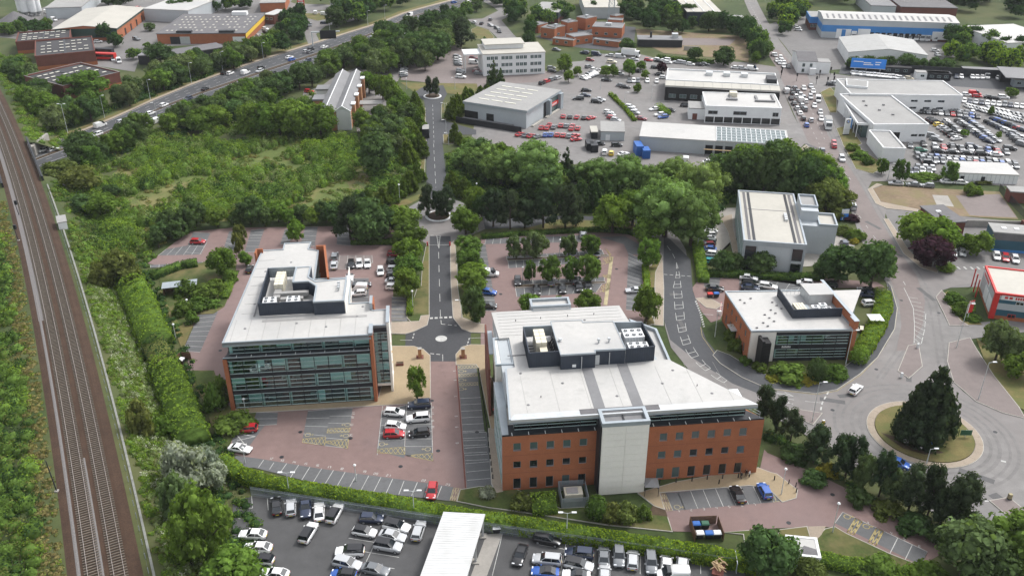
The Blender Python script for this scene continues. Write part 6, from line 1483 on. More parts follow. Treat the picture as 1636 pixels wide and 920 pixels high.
cars('in the fenced compound at the bottom',ZA,[(335,150,-8,-70,'sK'),(462,165,0,-70,'hS'),(590,165,2,80,'pN'),(708,200,0,-70,'sW'),(845,215,45,-80,'uWK'),(615,385,55,-90,'uWK'),(130,400,-100,-4,'sW'),(175,515,-100,-4,'sW'),(205,620,-100,-10,'hWK'),(320,742,-100,-10,'sW'),
 (1165,260,100,2,'hN'),(1385,330,100,24,'uWK'),(1105,375,100,18,'hWK'),(1350,412,100,22,'sS'),(1310,500,100,18,'uSK'),(1575,365,26,-80,'eS'),(975,550,-100,2,'uWK'),(955,655,100,25,'uS'),(1200,705,100,22,'sG'),(920,748,-100,-8,'hBK')])
cars('in the fenced compound at the bottom',ZC,[(1170,335,100,20,'uK'),(932,470,-28,80,'sK'),(1165,512,-100,-10,'uS'),(1150,612,-100,-8,'cBK'),(1445,460,-100,-10,'uN'),(1445,558,100,22,'uSK'),(1420,640,-100,-8,'cWK')])
cars('in the fenced compound at the bottom',ZD,[(243,528,0,-80,'sG'),(375,535,2,80,'uG'),(495,558,2,-80,'eS'),(655,595,6,80,'uG'),(790,588,0,-80,'sW'),(928,605,8,-80,'uS'),(250,690,0,-80,'sS'),(845,700,-100,0,'vW')])
cars('in front of the glass-fronted office',Z8,[(95,292,-80,4,'hR'),(25,497,90,14,'cW')]); cars('in front of the glass-fronted office',lambda *p: T(1,3,*p),[(1118,375,-14,80,'hR')])
cars('in front of the glass-fronted office',Z7,[(288,566,100,6,'hW'),(505,620,-100,8,'uW'),(300,692,100,8,'hW'),(285,765,100,-4,'hR'),(515,755,-100,10,'hK'),(515,497,-100,6,'uN')])
ZL = lambda *p: [(340+x/5.453,370+y/5.453) for x,y in p]
cars('behind the glass-fronted office',ZL,[(1062,220,10,-60,'uG'),(1056,290,8,-60,'sS'),(1205,285,0,60,'hK'),(1275,280,3,60,'hW'),(1346,276,4,60,'sW'),(1460,345,2,60,'hW'),(1195,425,4,-60,'vW'),(1310,462,80,-6,'hK'),(1258,496,-80,-2,'vW'),(1265,538,-80,6,'hW'),(322,325,20,-60,'hK')])
cars('under the avenue trees behind the glass-fronted office',ZL,[(1585,195,80,0,'hD'),(1578,262,80,0,'hK'),(1585,325,80,0,'hS'),(1580,380,80,0,'hK'),(1580,430,80,0,'sS'),(1578,482,80,0,'hW')])
car(*T(0,1,(1262,622))[0],20,0,'hatchback','R','in the paved lot beside the scrubland')
cars('in the car park behind the brick office',Z5,[(366,430,4,60,'hK'),(532,508,10,60,'sK'),(755,495,10,60,'sK'),(900,480,12,60,'sK'),(878,425,10,-60,'sK'),(980,472,0,60,'hK'),(662,438,10,-60,'hG'),(855,185,5,-60,'sG'),(1060,185,8,-60,'sG'),(112,525,80,8,'hB'),(112,645,80,2,'hK'),(118,368,80,0,'vW'),(1382,508,-80,2,'cS'),(935,28,4,-60,'hS')])
ZO = lambda *p: [(1130+x/5.453,440+y/5.453) for x,y in p]
cars('in the court behind the brick fin office',ZO,[(65,112,80,4,'sK'),(362,18,80,10,'sW'),(380,72,80,6,'uK'),(375,105,80,6,'sN'),(530,92,80,12,'eW'),(850,62,-80,-8,'hW'),(1062,82,-80,0,'hK'),(1385,128,-80,-10,'sK'),(1395,165,-80,-10,'sN'),(1420,240,80,-6,'hW')])
cars('parked at the brick entrance front',lambda *p: T(2,3,*p),[(1432,392,-32,-60,'cK'),(1602,372,-32,-60,'hB')])
cars('on the big roundabout',lambda *p: T(3,2,*p),[(563,645,45,-45,'hW')]); cars('on the big roundabout',lambda *p: T(3,3,*p),[(838,198,50,18,'hB')])
ZG = lambda *p: [(1080+x/6.132,290+y/6.132) for x,y in p]
cars('in the row beside the grey metal-clad office',ZG,[(305,308,-60,0,'hR'),(305,335,-60,0,'hW'),(305,370,-60,-2,'sW'),(318,432,-60,2,'hW'),(328,490,-60,4,'sW'),(320,522,-60,2,'hW'),(308,552,-60,-6,'sS'),(312,590,-60,-8,'uG'),(305,618,-60,0,'hD'),(316,656,-60,-6,'sB'),(318,704,-60,-6,'eW'),(305,778,-60,-6,'hT')])
t31 = lambda *p: T(3,1,*p); t30 = lambda *p: T(3,0,*p); t20 = lambda *p: T(2,0,*p); t10 = lambda *p: T(1,0,*p); t00 = lambda *p: T(0,0,*p); t21 = lambda *p: T(2,1,*p); t01 = lambda *p: T(0,1,*p)
cars('driving on the main road below the junction',t31,[(425,12,-12,-40,'hR'),(475,95,14,40,'uS'),(473,255,20,40,'hS'),(545,398,-16,-40,'uS'),(350,40,-16,-40,'hG')]); cars('in the drive of the grey metal-clad office',t31,[(490,632,-16,-40,'hN')])
cars('on the side street by the dry plot',t31,[(820,250,-40,-3,'sS'),(930,258,-40,-3,'sG'),(1022,265,-40,-3,'hG'),(1150,240,40,2,'sW'),(1240,245,40,2,'hW')])
cars('outside the dark teal shed',t31,[(1185,690,10,40,'sS'),(1243,692,8,40,'hS'),(1462,715,10,40,'hW'),(1518,725,10,40,'hR'),(1580,735,14,40,'hW')])
ZJ = lambda *p: [(1250+x/10.9,100+y/10.9) for x,y in p]
cars('in the traffic queue at the signals',ZJ,[(375,450,30,60,'hW'),(495,410,30,60,'sS'),(535,500,20,60,'sW'),(490,605,14,60,'uS'),(625,650,10,60,'vW'),(560,750,10,60,'sW'),(660,860,14,60,'sS'),(105,435,-40,-60,'hK'),(65,500,-40,-60,'vW'),(150,495,-40,-60,'hK'),(215,440,-40,-60,'eG'),(260,500,-40,-60,'hG'),(190,545,-40,-60,'hK'),(310,550,-40,-60,'eS'),(155,620,-36,-60,'sK'),(235,585,-36,-60,'hW'),(310,650,-36,-60,'vW'),(405,670,-36,-60,'hW'),(365,600,-36,-60,'hS'),(205,710,-36,-60,'sK'),(340,745,-36,-60,'hS'),(255,795,-36,-60,'hS'),(390,810,-36,-60,'uG'),(305,880,-36,-60,'sW'),(845,380,60,4,'hK'),(915,362,60,4,'hS')])
cars('approaching the white showrooms',t30,[(230,755,-12,-40,'hK'),(280,765,-12,-40,'hS'),(250,797,-12,-40,'hB'),(338,715,8,40,'sS'),(343,757,8,40,'hW'),(425,914,10,40,'hR')])
cars('queueing past the white house',t30,[(38,347,-14,-40,'hW'),(52,352,16,40,'hS'),(85,367,16,40,'hW'),(60,386,16,40,'sW'),(94,386,16,40,'sW'),(78,402,16,40,'hS'),(108,402,16,40,'hW'),(104,422,16,40,'hW'),(135,425,16,40,'sK')])
cars('on the road past the police station',t20,[(455,337,-40,-6,'uN'),(530,348,40,4,'vN'),(615,355,-40,-3,'hS'),(683,363,40,2,'vS'),(770,380,40,2,'sS'),(862,383,40,4,'hR'),(905,380,-40,-4,'hW'),(932,390,40,4,'sK'),(970,383,-40,-4,'uW'),(985,398,40,4,'hW'),(1050,398,-40,-4,'uS'),(1095,402,40,3,'hS'),(1130,410,40,3,'hW'),(1190,413,40,3,'hK'),(1220,410,40,3,'sK'),(1420,432,40,3,'sW'),(1460,435,40,3,'hS'),(1525,440,40,4,'vW'),(490,382,40,3,'hD'),(628,396,40,3,'uC'),(515,442,40,-12,'hW'),(480,425,40,-12,'hG'),(275,317,40,6,'sG')])
row('in the slanting row by the dealership lawn',t20,(450,498),(620,432),10,(30,10),'hW sW hS sK uG',3)
cars('on the black showroom forecourt',t20,[(740,515,0,40,'sG'),(768,515,0,40,'hW'),(795,515,0,40,'hG'),(855,515,0,40,'sW'),(915,518,0,40,'hW'),(595,510,40,3,'sK'),(690,545,40,3,'sG'),(715,555,40,3,'sK'),(905,430,40,3,'hK'),(790,455,40,3,'hK'),(935,475,40,3,'sK'),(680,470,40,3,'hS'),(960,495,40,3,'hW')])
cars('among the sports cars beside the dealership hall',t20,[(180,812,14,-30,'cR'),(215,814,14,-30,'cR'),(230,794,14,-30,'cR'),(258,808,14,-30,'cG'),(303,798,14,-30,'cR'),(338,800,14,-30,'cG'),(370,818,10,-30,'cR'),(378,800,10,-30,'cR'),(412,816,10,-30,'cR'),(45,855,30,-10,'cR'),(85,860,30,-10,'cG'),(118,865,30,-10,'cR'),(160,868,30,-8,'cG'),(205,857,10,-30,'cB'),(240,856,10,-30,'cB'),(280,857,10,-30,'cR'),(318,860,10,-30,'cR'),(356,864,10,-30,'cG'),(394,863,30,-8,'cR'),(402,887,30,-4,'cR'),(318,740,6,-30,'cR'),(360,743,6,-30,'cK'),(405,745,16,-30,'cR'),(450,748,16,-30,'cK'),(497,751,30,-8,'cR')])
cars('beside the triangular dealership lawn',t20,[(465,575,40,0,'sK'),(460,607,40,2,'sN'),(415,628,-40,0,'uK'),(532,647,40,4,'uK'),(555,635,40,4,'sS'),(608,716,40,6,'hW'),(622,732,40,6,'hS'),(630,751,40,6,'hR'),(655,765,40,6,'hS'),(745,680,40,6,'hW'),(758,698,40,6,'hS'),(775,717,40,6,'hS'),(816,755,40,4,'sD'),(900,695,-40,6,'sW'),(1000,703,40,4,'hK'),(932,730,-40,4,'hW'),(955,745,-40,4,'hB'),(1100,673,40,2,'sK'),(185,530,30,-12,'hK'),(215,518,30,-12,'hR'),(246,507,30,-12,'hG'),(285,497,30,-12,'hS'),(243,433,40,0,'hG'),(246,452,40,0,'hK')])
cars('behind the willows near the blue containers',t21,[(582,52,4,-30,'uW'),(625,58,4,-30,'hY'),(702,62,30,-6,'cW'),(955,175,20,-30,'hW'),(990,182,20,-30,'hS'),(1100,100,4,-30,'vW'),(1250,115,40,0,'sW'),(660,6,30,0,'hK'),(548,-2,30,0,'hK')])
cars('beside the white three-storey office',t10,[(1278,360,30,2,'hS'),(1280,378,30,2,'hW'),(1282,394,30,2,'hS'),(1285,410,30,2,'hG'),(1298,450,30,2,'hS'),(1300,468,30,2,'hK'),(1302,490,30,2,'uW'),(1382,370,30,2,'hD'),(1388,400,30,2,'vW'),(1405,455,30,2,'hD'),(1415,468,30,2,'hG')])
cars('in the lot beside the hotel',t10,[(335,583,30,2,'hR'),(685,563,0,-30,'hG'),(737,565,0,-30,'hG'),(783,675,0,-30,'sN'),(822,740,30,-10,'hW'),(822,762,30,-10,'hS'),(815,795,30,-10,'hW'),(832,812,30,-10,'hG')]+[(935,398+k*14,30,-4,('hK','hW','hS','hG','hS','hW','hG')[k]) for k in range(7)]+[(835,418+k*11,30,-4,('hS','hW','hG')[k]) for k in range(3)])
cars('on the dual carriageway',t01,[(275,38,-40,14,'hW'),(338,35,40,-14,'hS')]); cars('on the dual carriageway',t00,[(620,855,-40,14,'hW'),(640,800,40,-14,'vW'),(775,775,40,-14,'hS'),(960,722,40,-14,'hW'),(1045,669,40,-16,'hW'),(1198,628,-40,16,'hN'),(1310,566,40,-18,'sK'),(1385,606,-40,16,'sW'),(1430,466,40,-16,'hK'),(1468,467,40,-16,'hW'),(1565,464,40,-16,'vW'),(975,782,-40,16,'vW')])
cars('on the dual carriageway',t10,[(30,432,40,-12,'hK'),(18,452,-40,14,'hS'),(100,468,-40,14,'sK'),(210,366,40,-12,'sW'),(225,380,40,-12,'hB'),(315,328,40,-14,'hS'),(340,332,40,-14,'hG'),(348,313,40,-14,'hK'),(432,300,40,-14,'sW'),(445,340,-40,14,'hK'),(325,386,-40,14,'hN'),(742,228,-40,16,'hW'),(975,100,-40,14,'vW'),(1258,16,40,-6,'hB'),(1355,13,40,-6,'hW')])
cars('on the slip road by the gantry',t10,[(290,122,-10,30,'hK'),(318,142,10,-30,'hK'),(342,160,-10,30,'hG'),(320,180,-10,30,'hK'),(430,148,30,0,'hN'),(465,135,30,0,'hK'),(290,82,30,2,'sW'),(375,84,0,-30,'vW'),(437,92,30,2,'vW')]); cars('on the curving loop road at the top',t10,[(1388,145,-30,-8,'hW'),(1433,150,20,-20,'sK'),(1492,162,30,8,'hS'),(1532,180,30,8,'hG'),(1547,202,20,20,'hK'),(1490,125,20,-20,'hG')])
cars('parked outside the yellow-trimmed works',t10,[(15,232,30,6,'hS'),(55,185,30,4,'hW'),(60,205,30,4,'hK'),(120,248,30,4,'hS'),(60,40,30,2,'hR'),(85,55,30,4,'hK'),(120,62,30,4,'hG'),(150,30,30,2,'sW'),(40,25,30,2,'hS')])
cars('in the yard of the black-roofed units',t00,[(720,380,10,20,'hS'),(758,392,10,20,'vW'),(625,266,30,-2,'hW'),(500,258,20,14,'hR'),(725,246,20,4,'hG'),(870,250,20,4,'uG'),(985,305,10,20,'hW'),(300,80,20,6,'vW'),(345,128,20,6,'vW'),(880,50,20,-6,'hR'),(1045,88,20,4,'vW')])
# storage lot beside the white dealership hall
ZB = lambda *p: [(1436+x/5.41,130+y/5.41) for x,y in p]; mix = 'sW hS uK sK sG uG sS sN uG eK hW sG cR hB'
row('in the back row of the storage lot',ZB,(565,168),(1065,215),11,(0,20),'sW hW sS uG sK sW sN',1); row('in the second row of the storage lot',ZB,(600,214),(1075,345),17,(30,14),'sW sG sS sK hW sG sW',2); row('in the third row of the storage lot',ZB,(780,236),(1075,300),8,(30,14),'sW sS sK sG hW',3)
row('in the row under the strip windows',ZB,(200,258),(680,302),10,(12,20),mix,4); row('in the row against the white showroom wall',ZB,(180,238),(640,275),10,(12,20),'sK uK sK sG hW sN',5)
row('in the slanting row with the yellow car',ZB,(280,326),(500,492),8,(30,-4),['sK','uK','hY','sS','sG','uK','sK','sW'],6); row('in the short slanting row by the small trees',ZB,(415,346),(500,420),4,(30,14),['sW','sS','uK','uG'],7)
row('in the long slanting row of the storage lot',ZB,(530,345),(780,515),10,(30,8),mix,8); row('in the second long slanting row of the storage lot',ZB,(600,326),(835,505),10,(30,8),mix,9)
row('in the slanting row by the lamp mast',ZB,(785,356),(1075,490),9,(30,8),mix,10); row('in the farther slanting row by the lamp mast',ZB,(835,328),(1075,420),8,(30,8),mix,11); row('in the short rows at the lot edge',ZB,(985,470),(1070,545),4,(30,8),mix,12)
row('in the lengthways row of the storage lot',ZB,(340,602),(845,632),5,(40,2),['uK','sK','sK','uK','sW'],13); row('in the middle row of the storage lot',ZB,(310,560),(930,610),9,(14,20),mix,14); row('in the dark lengthways row of the storage lot',ZB,(470,553),(960,580),4,(40,2),['sK','uN','sK','uK'],15)
row('in the front row of the storage lot',ZB,(165,646),(1000,712),16,(14,20),mix,16); row('in the second front row of the storage lot',ZB,(205,674),(1010,728),15,(14,20),mix,17)
cars('by the hedge end of the storage lot',ZB,[(95,772,8,20,'sN'),(145,772,8,20,'sN'),(200,766,8,20,'sS'),(165,742,8,20,'sG'),(230,746,8,20,'sW'),(290,750,8,20,'sS'),(260,772,8,20,'sG'),(190,594,40,0,'eE'),(100,552,4,20,'sG'),(215,540,12,20,'sK'),(290,470,40,6,'uG'),(325,500,40,8,'eG'),(265,705,40,2,'uK')])
row('in the white row by the billboard',t30,(545,466),(825,492),13,(10,14),'hW sW sW hS',18); cars('on the car strip by the cabins',t30,[(852,497,20,2,'hW'),(905,500,20,2,'hC'),(1205,489,4,14,'sN'),(1237,490,4,14,'hW'),(1307,492,4,14,'hW'),(1337,493,4,14,'hW'),(1370,493,4,14,'hW'),(1402,491,4,14,'vW'),(1470,497,4,14,'hW'),(1510,494,4,14,'vW')])
cars('on the road beyond the storage lot',t30,[(1270,604,30,2,'hW'),(1322,599,30,2,'vR'),(1337,613,30,2,'hR'),(1418,619,30,2,'sK'),(1453,627,30,2,'hK'),(1505,621,30,2,'uW')])
cars('below the grey gabled shed',t30,[(1070,322,30,2,'hW'),(1085,350,20,10,'hS'),(190,175,20,2,'hW'),(197,190,20,2,'hW'),(1380,275,6,14,'sK'),(1410,282,6,14,'hK'),(1440,290,6,14,'sG')])
TYN = {'suv': 'four-by-four','coupe': 'coupe','pickup': 'pickup'}
CARS.sort(key=lambda c: math.hypot(c[0],c[1]))
PH = {}
for c in CARS: PH.setdefault(c[6],[]).append(c)
for ph in PH.values(): ph.sort(key=lambda c: c[7])
far_cars = {}
for i,(x,y,a,ty,col,rf_,phrase,pxx) in enumerate(CARS):
    lst = PH[phrase]; k = [q is CARS[i] for q in lst].index(True); cn = PAINT[col][1]; tn = TYN.get(ty,ty)
    lab = '%s %s %s' % (cn,tn,phrase) if len(lst) == 1 else '%s %s, %s from left %s' % (cn,tn,nth(k),phrase)
    dist = math.hypot(x,y)
    if i >= 300:
        far_cars.setdefault(col,[]).append((x,y,a,ty)); continue
    cat = 'van' if ty == 'van' else 'car'; nm = {'van': 'van','pickup': 'pickup'}.get(ty,'car')
    if dist < 262:
        ms,loc = cached(('car',ty),lambda: car_meshes(ty))
        e = empty(nm,(x,y,.035),a); tag(e,lab,cat,'vehicles '+phrase)
        def part(k2,l=(0,0,0),cc=col):
            o = obj(k2,ms[k2],e,l); o.color = (*PAINT[cc][0],1); return o
        part('body'); part('windows'); part('grille')
        if 'roof' in ms: part('roof',cc=rf_)
        if 'load_bed' in ms: part('load_bed')
        for l in loc['_w']: part('wheel',l)
        for l in loc['_h']: part('headlight',l)
        for l in loc['_t']: part('tail_light',l)
        for l in loc['_m']: part('mirror',l)
        part('number_plate',loc['_p'][0])
    else:
        me = cached(('scar',ty),lambda: car_simple(ty).mesh('car',SLOT)); o = obj(nm,me,None,(x,y,.035),a); o.color = (*PAINT[col][0],1); tag(o,lab,cat,'vehicles '+phrase)
fb_ = MB(); fmats = list(SLOT)
for col,lst in far_cars.items():
    mn = 'far_paint_'+PAINT[col][1].replace(' ','_'); mat(mn,PAINT[col][0],.3,spec=.5); fmats.append(mn); mi = len(fmats)-1
    for x,y,a,ty in lst:
        b = cached(('smb',ty),lambda: car_simple(ty)); n = len(fb_.v); ca,sa = math.cos(a),math.sin(a)
        fb_.v += [(x+p[0]*ca-p[1]*sa,y+p[0]*sa+p[1]*ca,p[2]+.035) for p in b.v]; fb_.f += [tuple(i+n for i in q) for q in b.f]; fb_.m += [mi if m_ == 0 else m_ for m_ in b.m]
if fb_.v:
    o = obj('distant_cars',fb_.mesh('distant_cars',fmats)); tag(o,'distant parked and moving cars too small to tell apart','cars',kind='stuff')
# lorries, buses, trailers
def lorry(p,d,L,boxm,label,cab='white_wall',cat='lorry',H=3.7,z=0,name='lorry',group=None,curtain_m=None):
    P_ = G(*p); q = G(p[0]+d[0],p[1]+d[1]); a = math.atan2(q.y-P_.y,q.x-P_.x); e = empty(name,(P_.x,P_.y,0),a); tag(e,label,cat,group)
    cl = 2.0 if L > 5 else 1.5
    obj('cargo_box',MB().box(-L/2,L/2-cl-.3,-1.25,1.25,1.0,H).mesh('cargo_box',boxm),e); obj('box_roof',MB().box(-L/2+.05,L/2-cl-.35,-1.2,1.2,H,H+.06).mesh('box_roof','roof_pale'),e)
    b = MB(); x0,x1 = L/2-cl,L/2; b.add([(x0,-1.2,.5),(x1,-1.2,.5),(x1,1.2,.5),(x0,1.2,.5),(x0,-1.15,3.0),(x1-.5,-1.1,3.0),(x1-.5,1.1,3.0),(x0,1.15,3.0)],BOXF); obj('cab',b.mesh('cab',cab),e)
    obj('windscreen',MB().add([(x1+.02,-1.05,1.6),(x1-.0,1.05,1.6),(x1-.42,1.0,2.8),(x1-.42,-1.0,2.8)],[(0,1,2,3)]).mesh('windscreen','screen'),e); obj('chassis',MB().box(-L/2,L/2-.3,-.9,.9,.55,.98).mesh('chassis','charcoal'),e)
    wm = cached('lwheel',lambda: MB().add([(.5*math.cos(2*math.pi*i/12),y,.5*math.sin(2*math.pi*i/12)) for y in (-.2,.2) for i in range(12)],[(i,(i+1) % 12,12+(i+1) % 12,12+i) for i in range(12)]+[tuple(range(12))[::-1],tuple(range(12,24))]).mesh('wheel','rubber'))
    for x in ([-L/2+1,-L/2+2.1,L/2-1.2] if L > 8 else [-L/2+1.2,L/2-1.1]):
        for y in (-1.1,1.1): obj('wheel',wm,e,(x,y,.5))
lorry(T(3,0,(383,815))[0],(3,10),7.5,'white_wall','white box lorry heading down the main road past the signals')
lorry(T(2,0,(748,362))[0],(10,1),9,'white_wall','white tanker lorry on the road past the police station')
lorry(T(1,0,(1080,865))[0],(.2,-6),8,'charcoal','box lorry with cream roof standing on the avenue','charcoal')
for i,(x,c) in enumerate(((545,'white_wall'),(765,'ivory'),(835,'white_wall'),(900,'navy'),(943,'navy'),(981,'navy'),(1017,'navy'),(1062,'blue_clad'))): lorry(T(3,0,(x,240+i*2))[0],(1.2,6),12,c,nth(i)+' articulated lorry from the left at the blue-banded warehouse docks','white_wall',H=4.0,group='lorries at the loading docks')
for i,(x,y,m_) in enumerate(((652,352,'charcoal'),(665,382,'red_trim'))):
    P_ = G(*T(0,0,(x,y))[0]); e = Bld('coach',('black coach parked in the yard of the black-roofed units','red bus parked beside the black coach')[i],'bus',P_,R(-8)); e.box('body',m_,-6,6,-1.25,1.25,.5,3.3); e.box('window_band','screen',-5.8,5.9,-1.28,1.28,1.6,2.7)
    for x_ in (-4,4): 
        for y_ in (-1.15,1.15): e.put('wheel',cached('lwheel',None),(x_,y_,.5))
for i,(x,y,c) in enumerate(((1022,250,'bin_blue'),(1033,254,'bin_blue'),(943,241,'charcoal'),(950,244,'charcoal'))):
    e = Bld('container',('taller blue shipping container behind the willow trees','shorter blue shipping container behind the willow trees','grey container left of the blue ones','grey container beside the yellow car')[i],'container',G(x,y),R(4)); e.box('shell',c,-1.25,1.25,0,(6,4.5,5,5)[i],0,(3.6,3.0,2.6,2.6)[i])
    for k in range(8): e.box('rib',c,-1.3+k*.35,-1.2+k*.35,-.06,0,.2,2.4)
# ------------------------------------------------------------------ trees, hedges, scrub
leaf_mat('leaf_bright',(.175,.265,.036),.25); leaf_mat('leaf_mid',(.108,.178,.038),.3); leaf_mat('leaf_deep',(.042,.082,.028),.3); leaf_mat('leaf_olive',(.135,.155,.048),.3); leaf_mat('leaf_hedge',(.175,.25,.022),.25); leaf_mat('leaf_straw',(.21,.18,.075),.25); leaf_mat('leaf_pale',(.20,.25,.105),.25)
def quads(pos,nrm,size,asp=.7,rng=RNG):
    n = len(pos); nrm = nrm/np.maximum(1e-6,np.linalg.norm(nrm,axis=1))[:,None]
    a = np.cross(nrm,rng.normal(size=(n,3))); a /= np.maximum(1e-6,np.linalg.norm(a,axis=1))[:,None]; b = np.cross(nrm,a)
    s = (size if np.ndim(size) else np.full(n,size))[:,None]/2
    a = a*s; b = b*s*asp; k = nrm*s*.35
    return np.stack([pos-a,pos-b*1.0+k,pos+a,pos+b*1.0+k],1).reshape(-1,3)
def qmesh(name,V,mats,mi=None,extra=None):
    n = len(V)//4; me = bpy.data.meshes.new(name); ev,ef,em = extra or (np.zeros((0,3)),np.zeros((0,3),int),0)
    me.vertices.add(len(V)+len(ev)); me.vertices.foreach_set('co',np.concatenate([V,ev]).astype(np.float32).ravel())
    me.loops.add(4*n+3*len(ef)); me.polygons.add(n+len(ef))
    me.loops.foreach_set('vertex_index',np.concatenate([np.arange(4*n),(np.asarray(ef)+len(V)).ravel()]).astype(np.int32))
    me.polygons.foreach_set('loop_start',np.concatenate([np.arange(n)*4,4*n+np.arange(len(ef))*3]).astype(np.int32))
    for m in mats: me.materials.append(MATS[m])
    if mi is not None: me.polygons.foreach_set('material_index',np.concatenate([mi,np.full(len(ef),em)]).astype(np.int32))
    me.update(calc_edges=True); me.validate(); return me
ph = (1+5**.5)/2
ICO_V = np.array([(-1,ph,0),(1,ph,0),(-1,-ph,0),(1,-ph,0),(0,-1,ph),(0,1,ph),(0,-1,-ph),(0,1,-ph),(ph,0,-1),(ph,0,1),(-ph,0,-1),(-ph,0,1)])/math.sqrt(1+ph*ph)
ICO_F = np.array([(0,11,5),(0,5,1),(0,1,7),(0,7,10),(0,10,11),(1,5,9),(5,11,4),(11,10,2),(10,7,6),(7,1,8),(3,9,4),(3,4,2),(3,2,6),(3,6,8),(3,8,9),(4,9,5),(2,4,11),(6,2,10),(8,6,7),(9,8,1)])
def sph(n,rng,zmin=-1.):
    d = rng.normal(size=(n*3,3)); d /= np.linalg.norm(d,axis=1)[:,None]; return d[d[:,2] > zmin][:n]
def crown_mesh(kind,seed):
    rg = np.random.default_rng(seed); leaves = 2300; leaf = .062; asp = .75; droop = 0.
    if kind == 'broad':
        n = 30; d = sph(n,rg,-.8); base = .06; c = np.array([0,0,(1+base)/2]); e = np.array([.36,.36,(1-base)/2*.80])
        L = c+d*e*rg.uniform(.72,1.02,n)[:,None]; r = rg.uniform(.10,.19,n); L = np.vstack([L,[c]]); r = np.append(r,.28)
    elif kind == 'oval':
        n = 30; t = rg.uniform(.06,.95,n); a = rg.uniform(0,6.28,n); base = .14
        rr = .40*np.sqrt(np.clip(1-((t-.45)/.58)**2,.02,1)); L = np.stack([rr*np.cos(a),rr*np.sin(a),base+(1-base)*t*.92],1); r = rg.uniform(.09,.15,n)
        k = 6; L = np.vstack([L,np.stack([np.zeros(k),np.zeros(k),np.linspace(.3,.85,k)],1)]); r = np.append(r,np.linspace(.24,.13,k)); leaf = .055
    elif kind == 'cone':
        n = 46; t = rg.uniform(0,1,n)**1.1; a = rg.uniform(0,6.28,n); base = .08
        rr = .44*np.clip(1-t,0,1)**.75*np.clip(t/.10+.35,0,1); L = np.stack([rr*np.cos(a),rr*np.sin(a),base+(.97-base)*t],1); r = .05+.09*(1-t)
        k = 6; L = np.vstack([L,np.stack([np.zeros(k),np.zeros(k),np.linspace(.2,.8,k)],1)]); r = np.append(r,np.linspace(.30,.09,k)); leaf = .05; leaves = 2600
    elif kind == 'pine':
        n = 34; base = .16; t = rg.uniform(0,1,n); a = rg.uniform(0,6.28,n); rr = rg.uniform(.08,.42,n)*np.clip(1.15-t*.75,.2,1)
        L = np.stack([rr*np.cos(a),rr*np.sin(a),base+(1-base)*(.06+.86*t)],1); r = rg.uniform(.085,.15,n); leaf = .045; asp = .45; leaves = 3000
    elif kind == 'fir':
        n = 60; t = rg.uniform(0,1,n)**1.25; a = rg.uniform(0,6.28,n); base = .03; rr = .46*(1-t)**.8*rg.uniform(.6,1.05,n)
        L = np.stack([rr*np.cos(a),rr*np.sin(a),base+.95*t],1); r = .045+.085*(1-t); k = 5; L = np.vstack([L,np.stack([np.zeros(k),np.zeros(k),np.linspace(.15,.7,k)],1)]); r = np.append(r,np.linspace(.26,.1,k)); leaf = .04; asp = .45; leaves = 3400
    elif kind == 'willow':
        n = 44; d = sph(n,rg,-.75); base = .06; c = np.array([0,0,.52]); e = np.array([.40,.40,.36]); L = c+d*e*rg.uniform(.75,1.05,n)[:,None]; r = rg.uniform(.07,.13,n); L = np.vstack([L,[c],[c+[0,0,.15]]]); r = np.append(r,[.33,.26]); leaf = .036; asp = .4; leaves = 4200; droop = .4
    elif kind == 'bush':
        n = 16; d = sph(n,rg,.0); L = d*np.array([.36,.36,.62]); r = rg.uniform(.13,.2,n); L = np.vstack([L,[[0,0,.3]]]); r = np.append(r,.34); leaf = .085; leaves = 900; base = 0
    else:   # clipped ball
        n = 1; L = np.array([[0,0,.45]]); r = np.array([.5]); leaf = .07; leaves = 1400; base = 0
    w = r**2; pick = rg.choice(len(r),leaves,p=w/w.sum()); d = sph(leaves,rg,-.85); rr = r[pick]*rg.uniform(.80,1.12,leaves)
    pos = L[pick]+d*rr[:,None]; pos[:,2] = np.clip(pos[:,2],.01,1.02)
    nr = d+rg.normal(scale=.55,size=d.shape); nr[:,2] += .25-droop
    V = quads(pos,nr,leaf*np.clip(rg.lognormal(0,.38,leaves),.45,2.1),asp,rg)
    ev = np.concatenate([L[i]+ICO_V*r[i]*.80*rg.uniform(.85,1.1,(12,1)) for i in range(len(r))]); ef = np.concatenate([ICO_F+12*i for i in range(len(r))])
    return qmesh('crown',V,['leaf'],None,(ev,ef,0))
def trunk_mesh(kind,seed):
    rg = random.Random(seed); b = MB(); top = {'cone': .5,'fir': .8,'pine': .85,'oval': .6}.get(kind,.55); r = {'pine': .030,'fir': .03}.get(kind,.038)
    b.tube((0,0,-.02),(rg.uniform(-.02,.02),rg.uniform(-.02,.02),top*.5),r,r*.75,7); b.tube((0,0,top*.48),(rg.uniform(-.03,.03),0,top),r*.75,r*.35,6)
    for k in range(5): a = rg.uniform(0,6.28); z = rg.uniform(.25,.5)*top*1.3; b.tube((0,0,z),(.28*math.cos(a),.28*math.sin(a),z+.2),r*.45,r*.18,5)
    return b.mesh('trunk','bark')
NV = {'broad': 6,'oval': 3,'cone': 4,'pine': 5,'fir': 3,'willow': 4,'bush': 4,'ball': 2}
LC = {'broad': (0.103,0.168,0.031),'dark': (0.066,0.108,0.038),'pine': (0.046,0.070,0.036),'fir': (0.044,0.068,0.036),'cone': (0.086,0.135,0.023),'oval': (0.086,0.144,0.031),'willow': (0.150,0.222,0.068),'lime': (0.125,0.205,0.035),'grey': (0.105,0.148,0.059),'silver': (.235,.265,.200),'purple': (0.041,0.021,0.030),'gold': (0.220,0.210,0.035),'olive': (0.118,0.142,0.040),'bush': (0.093,0.148,0.031),'ball': (0.084,0.142,0.031)}
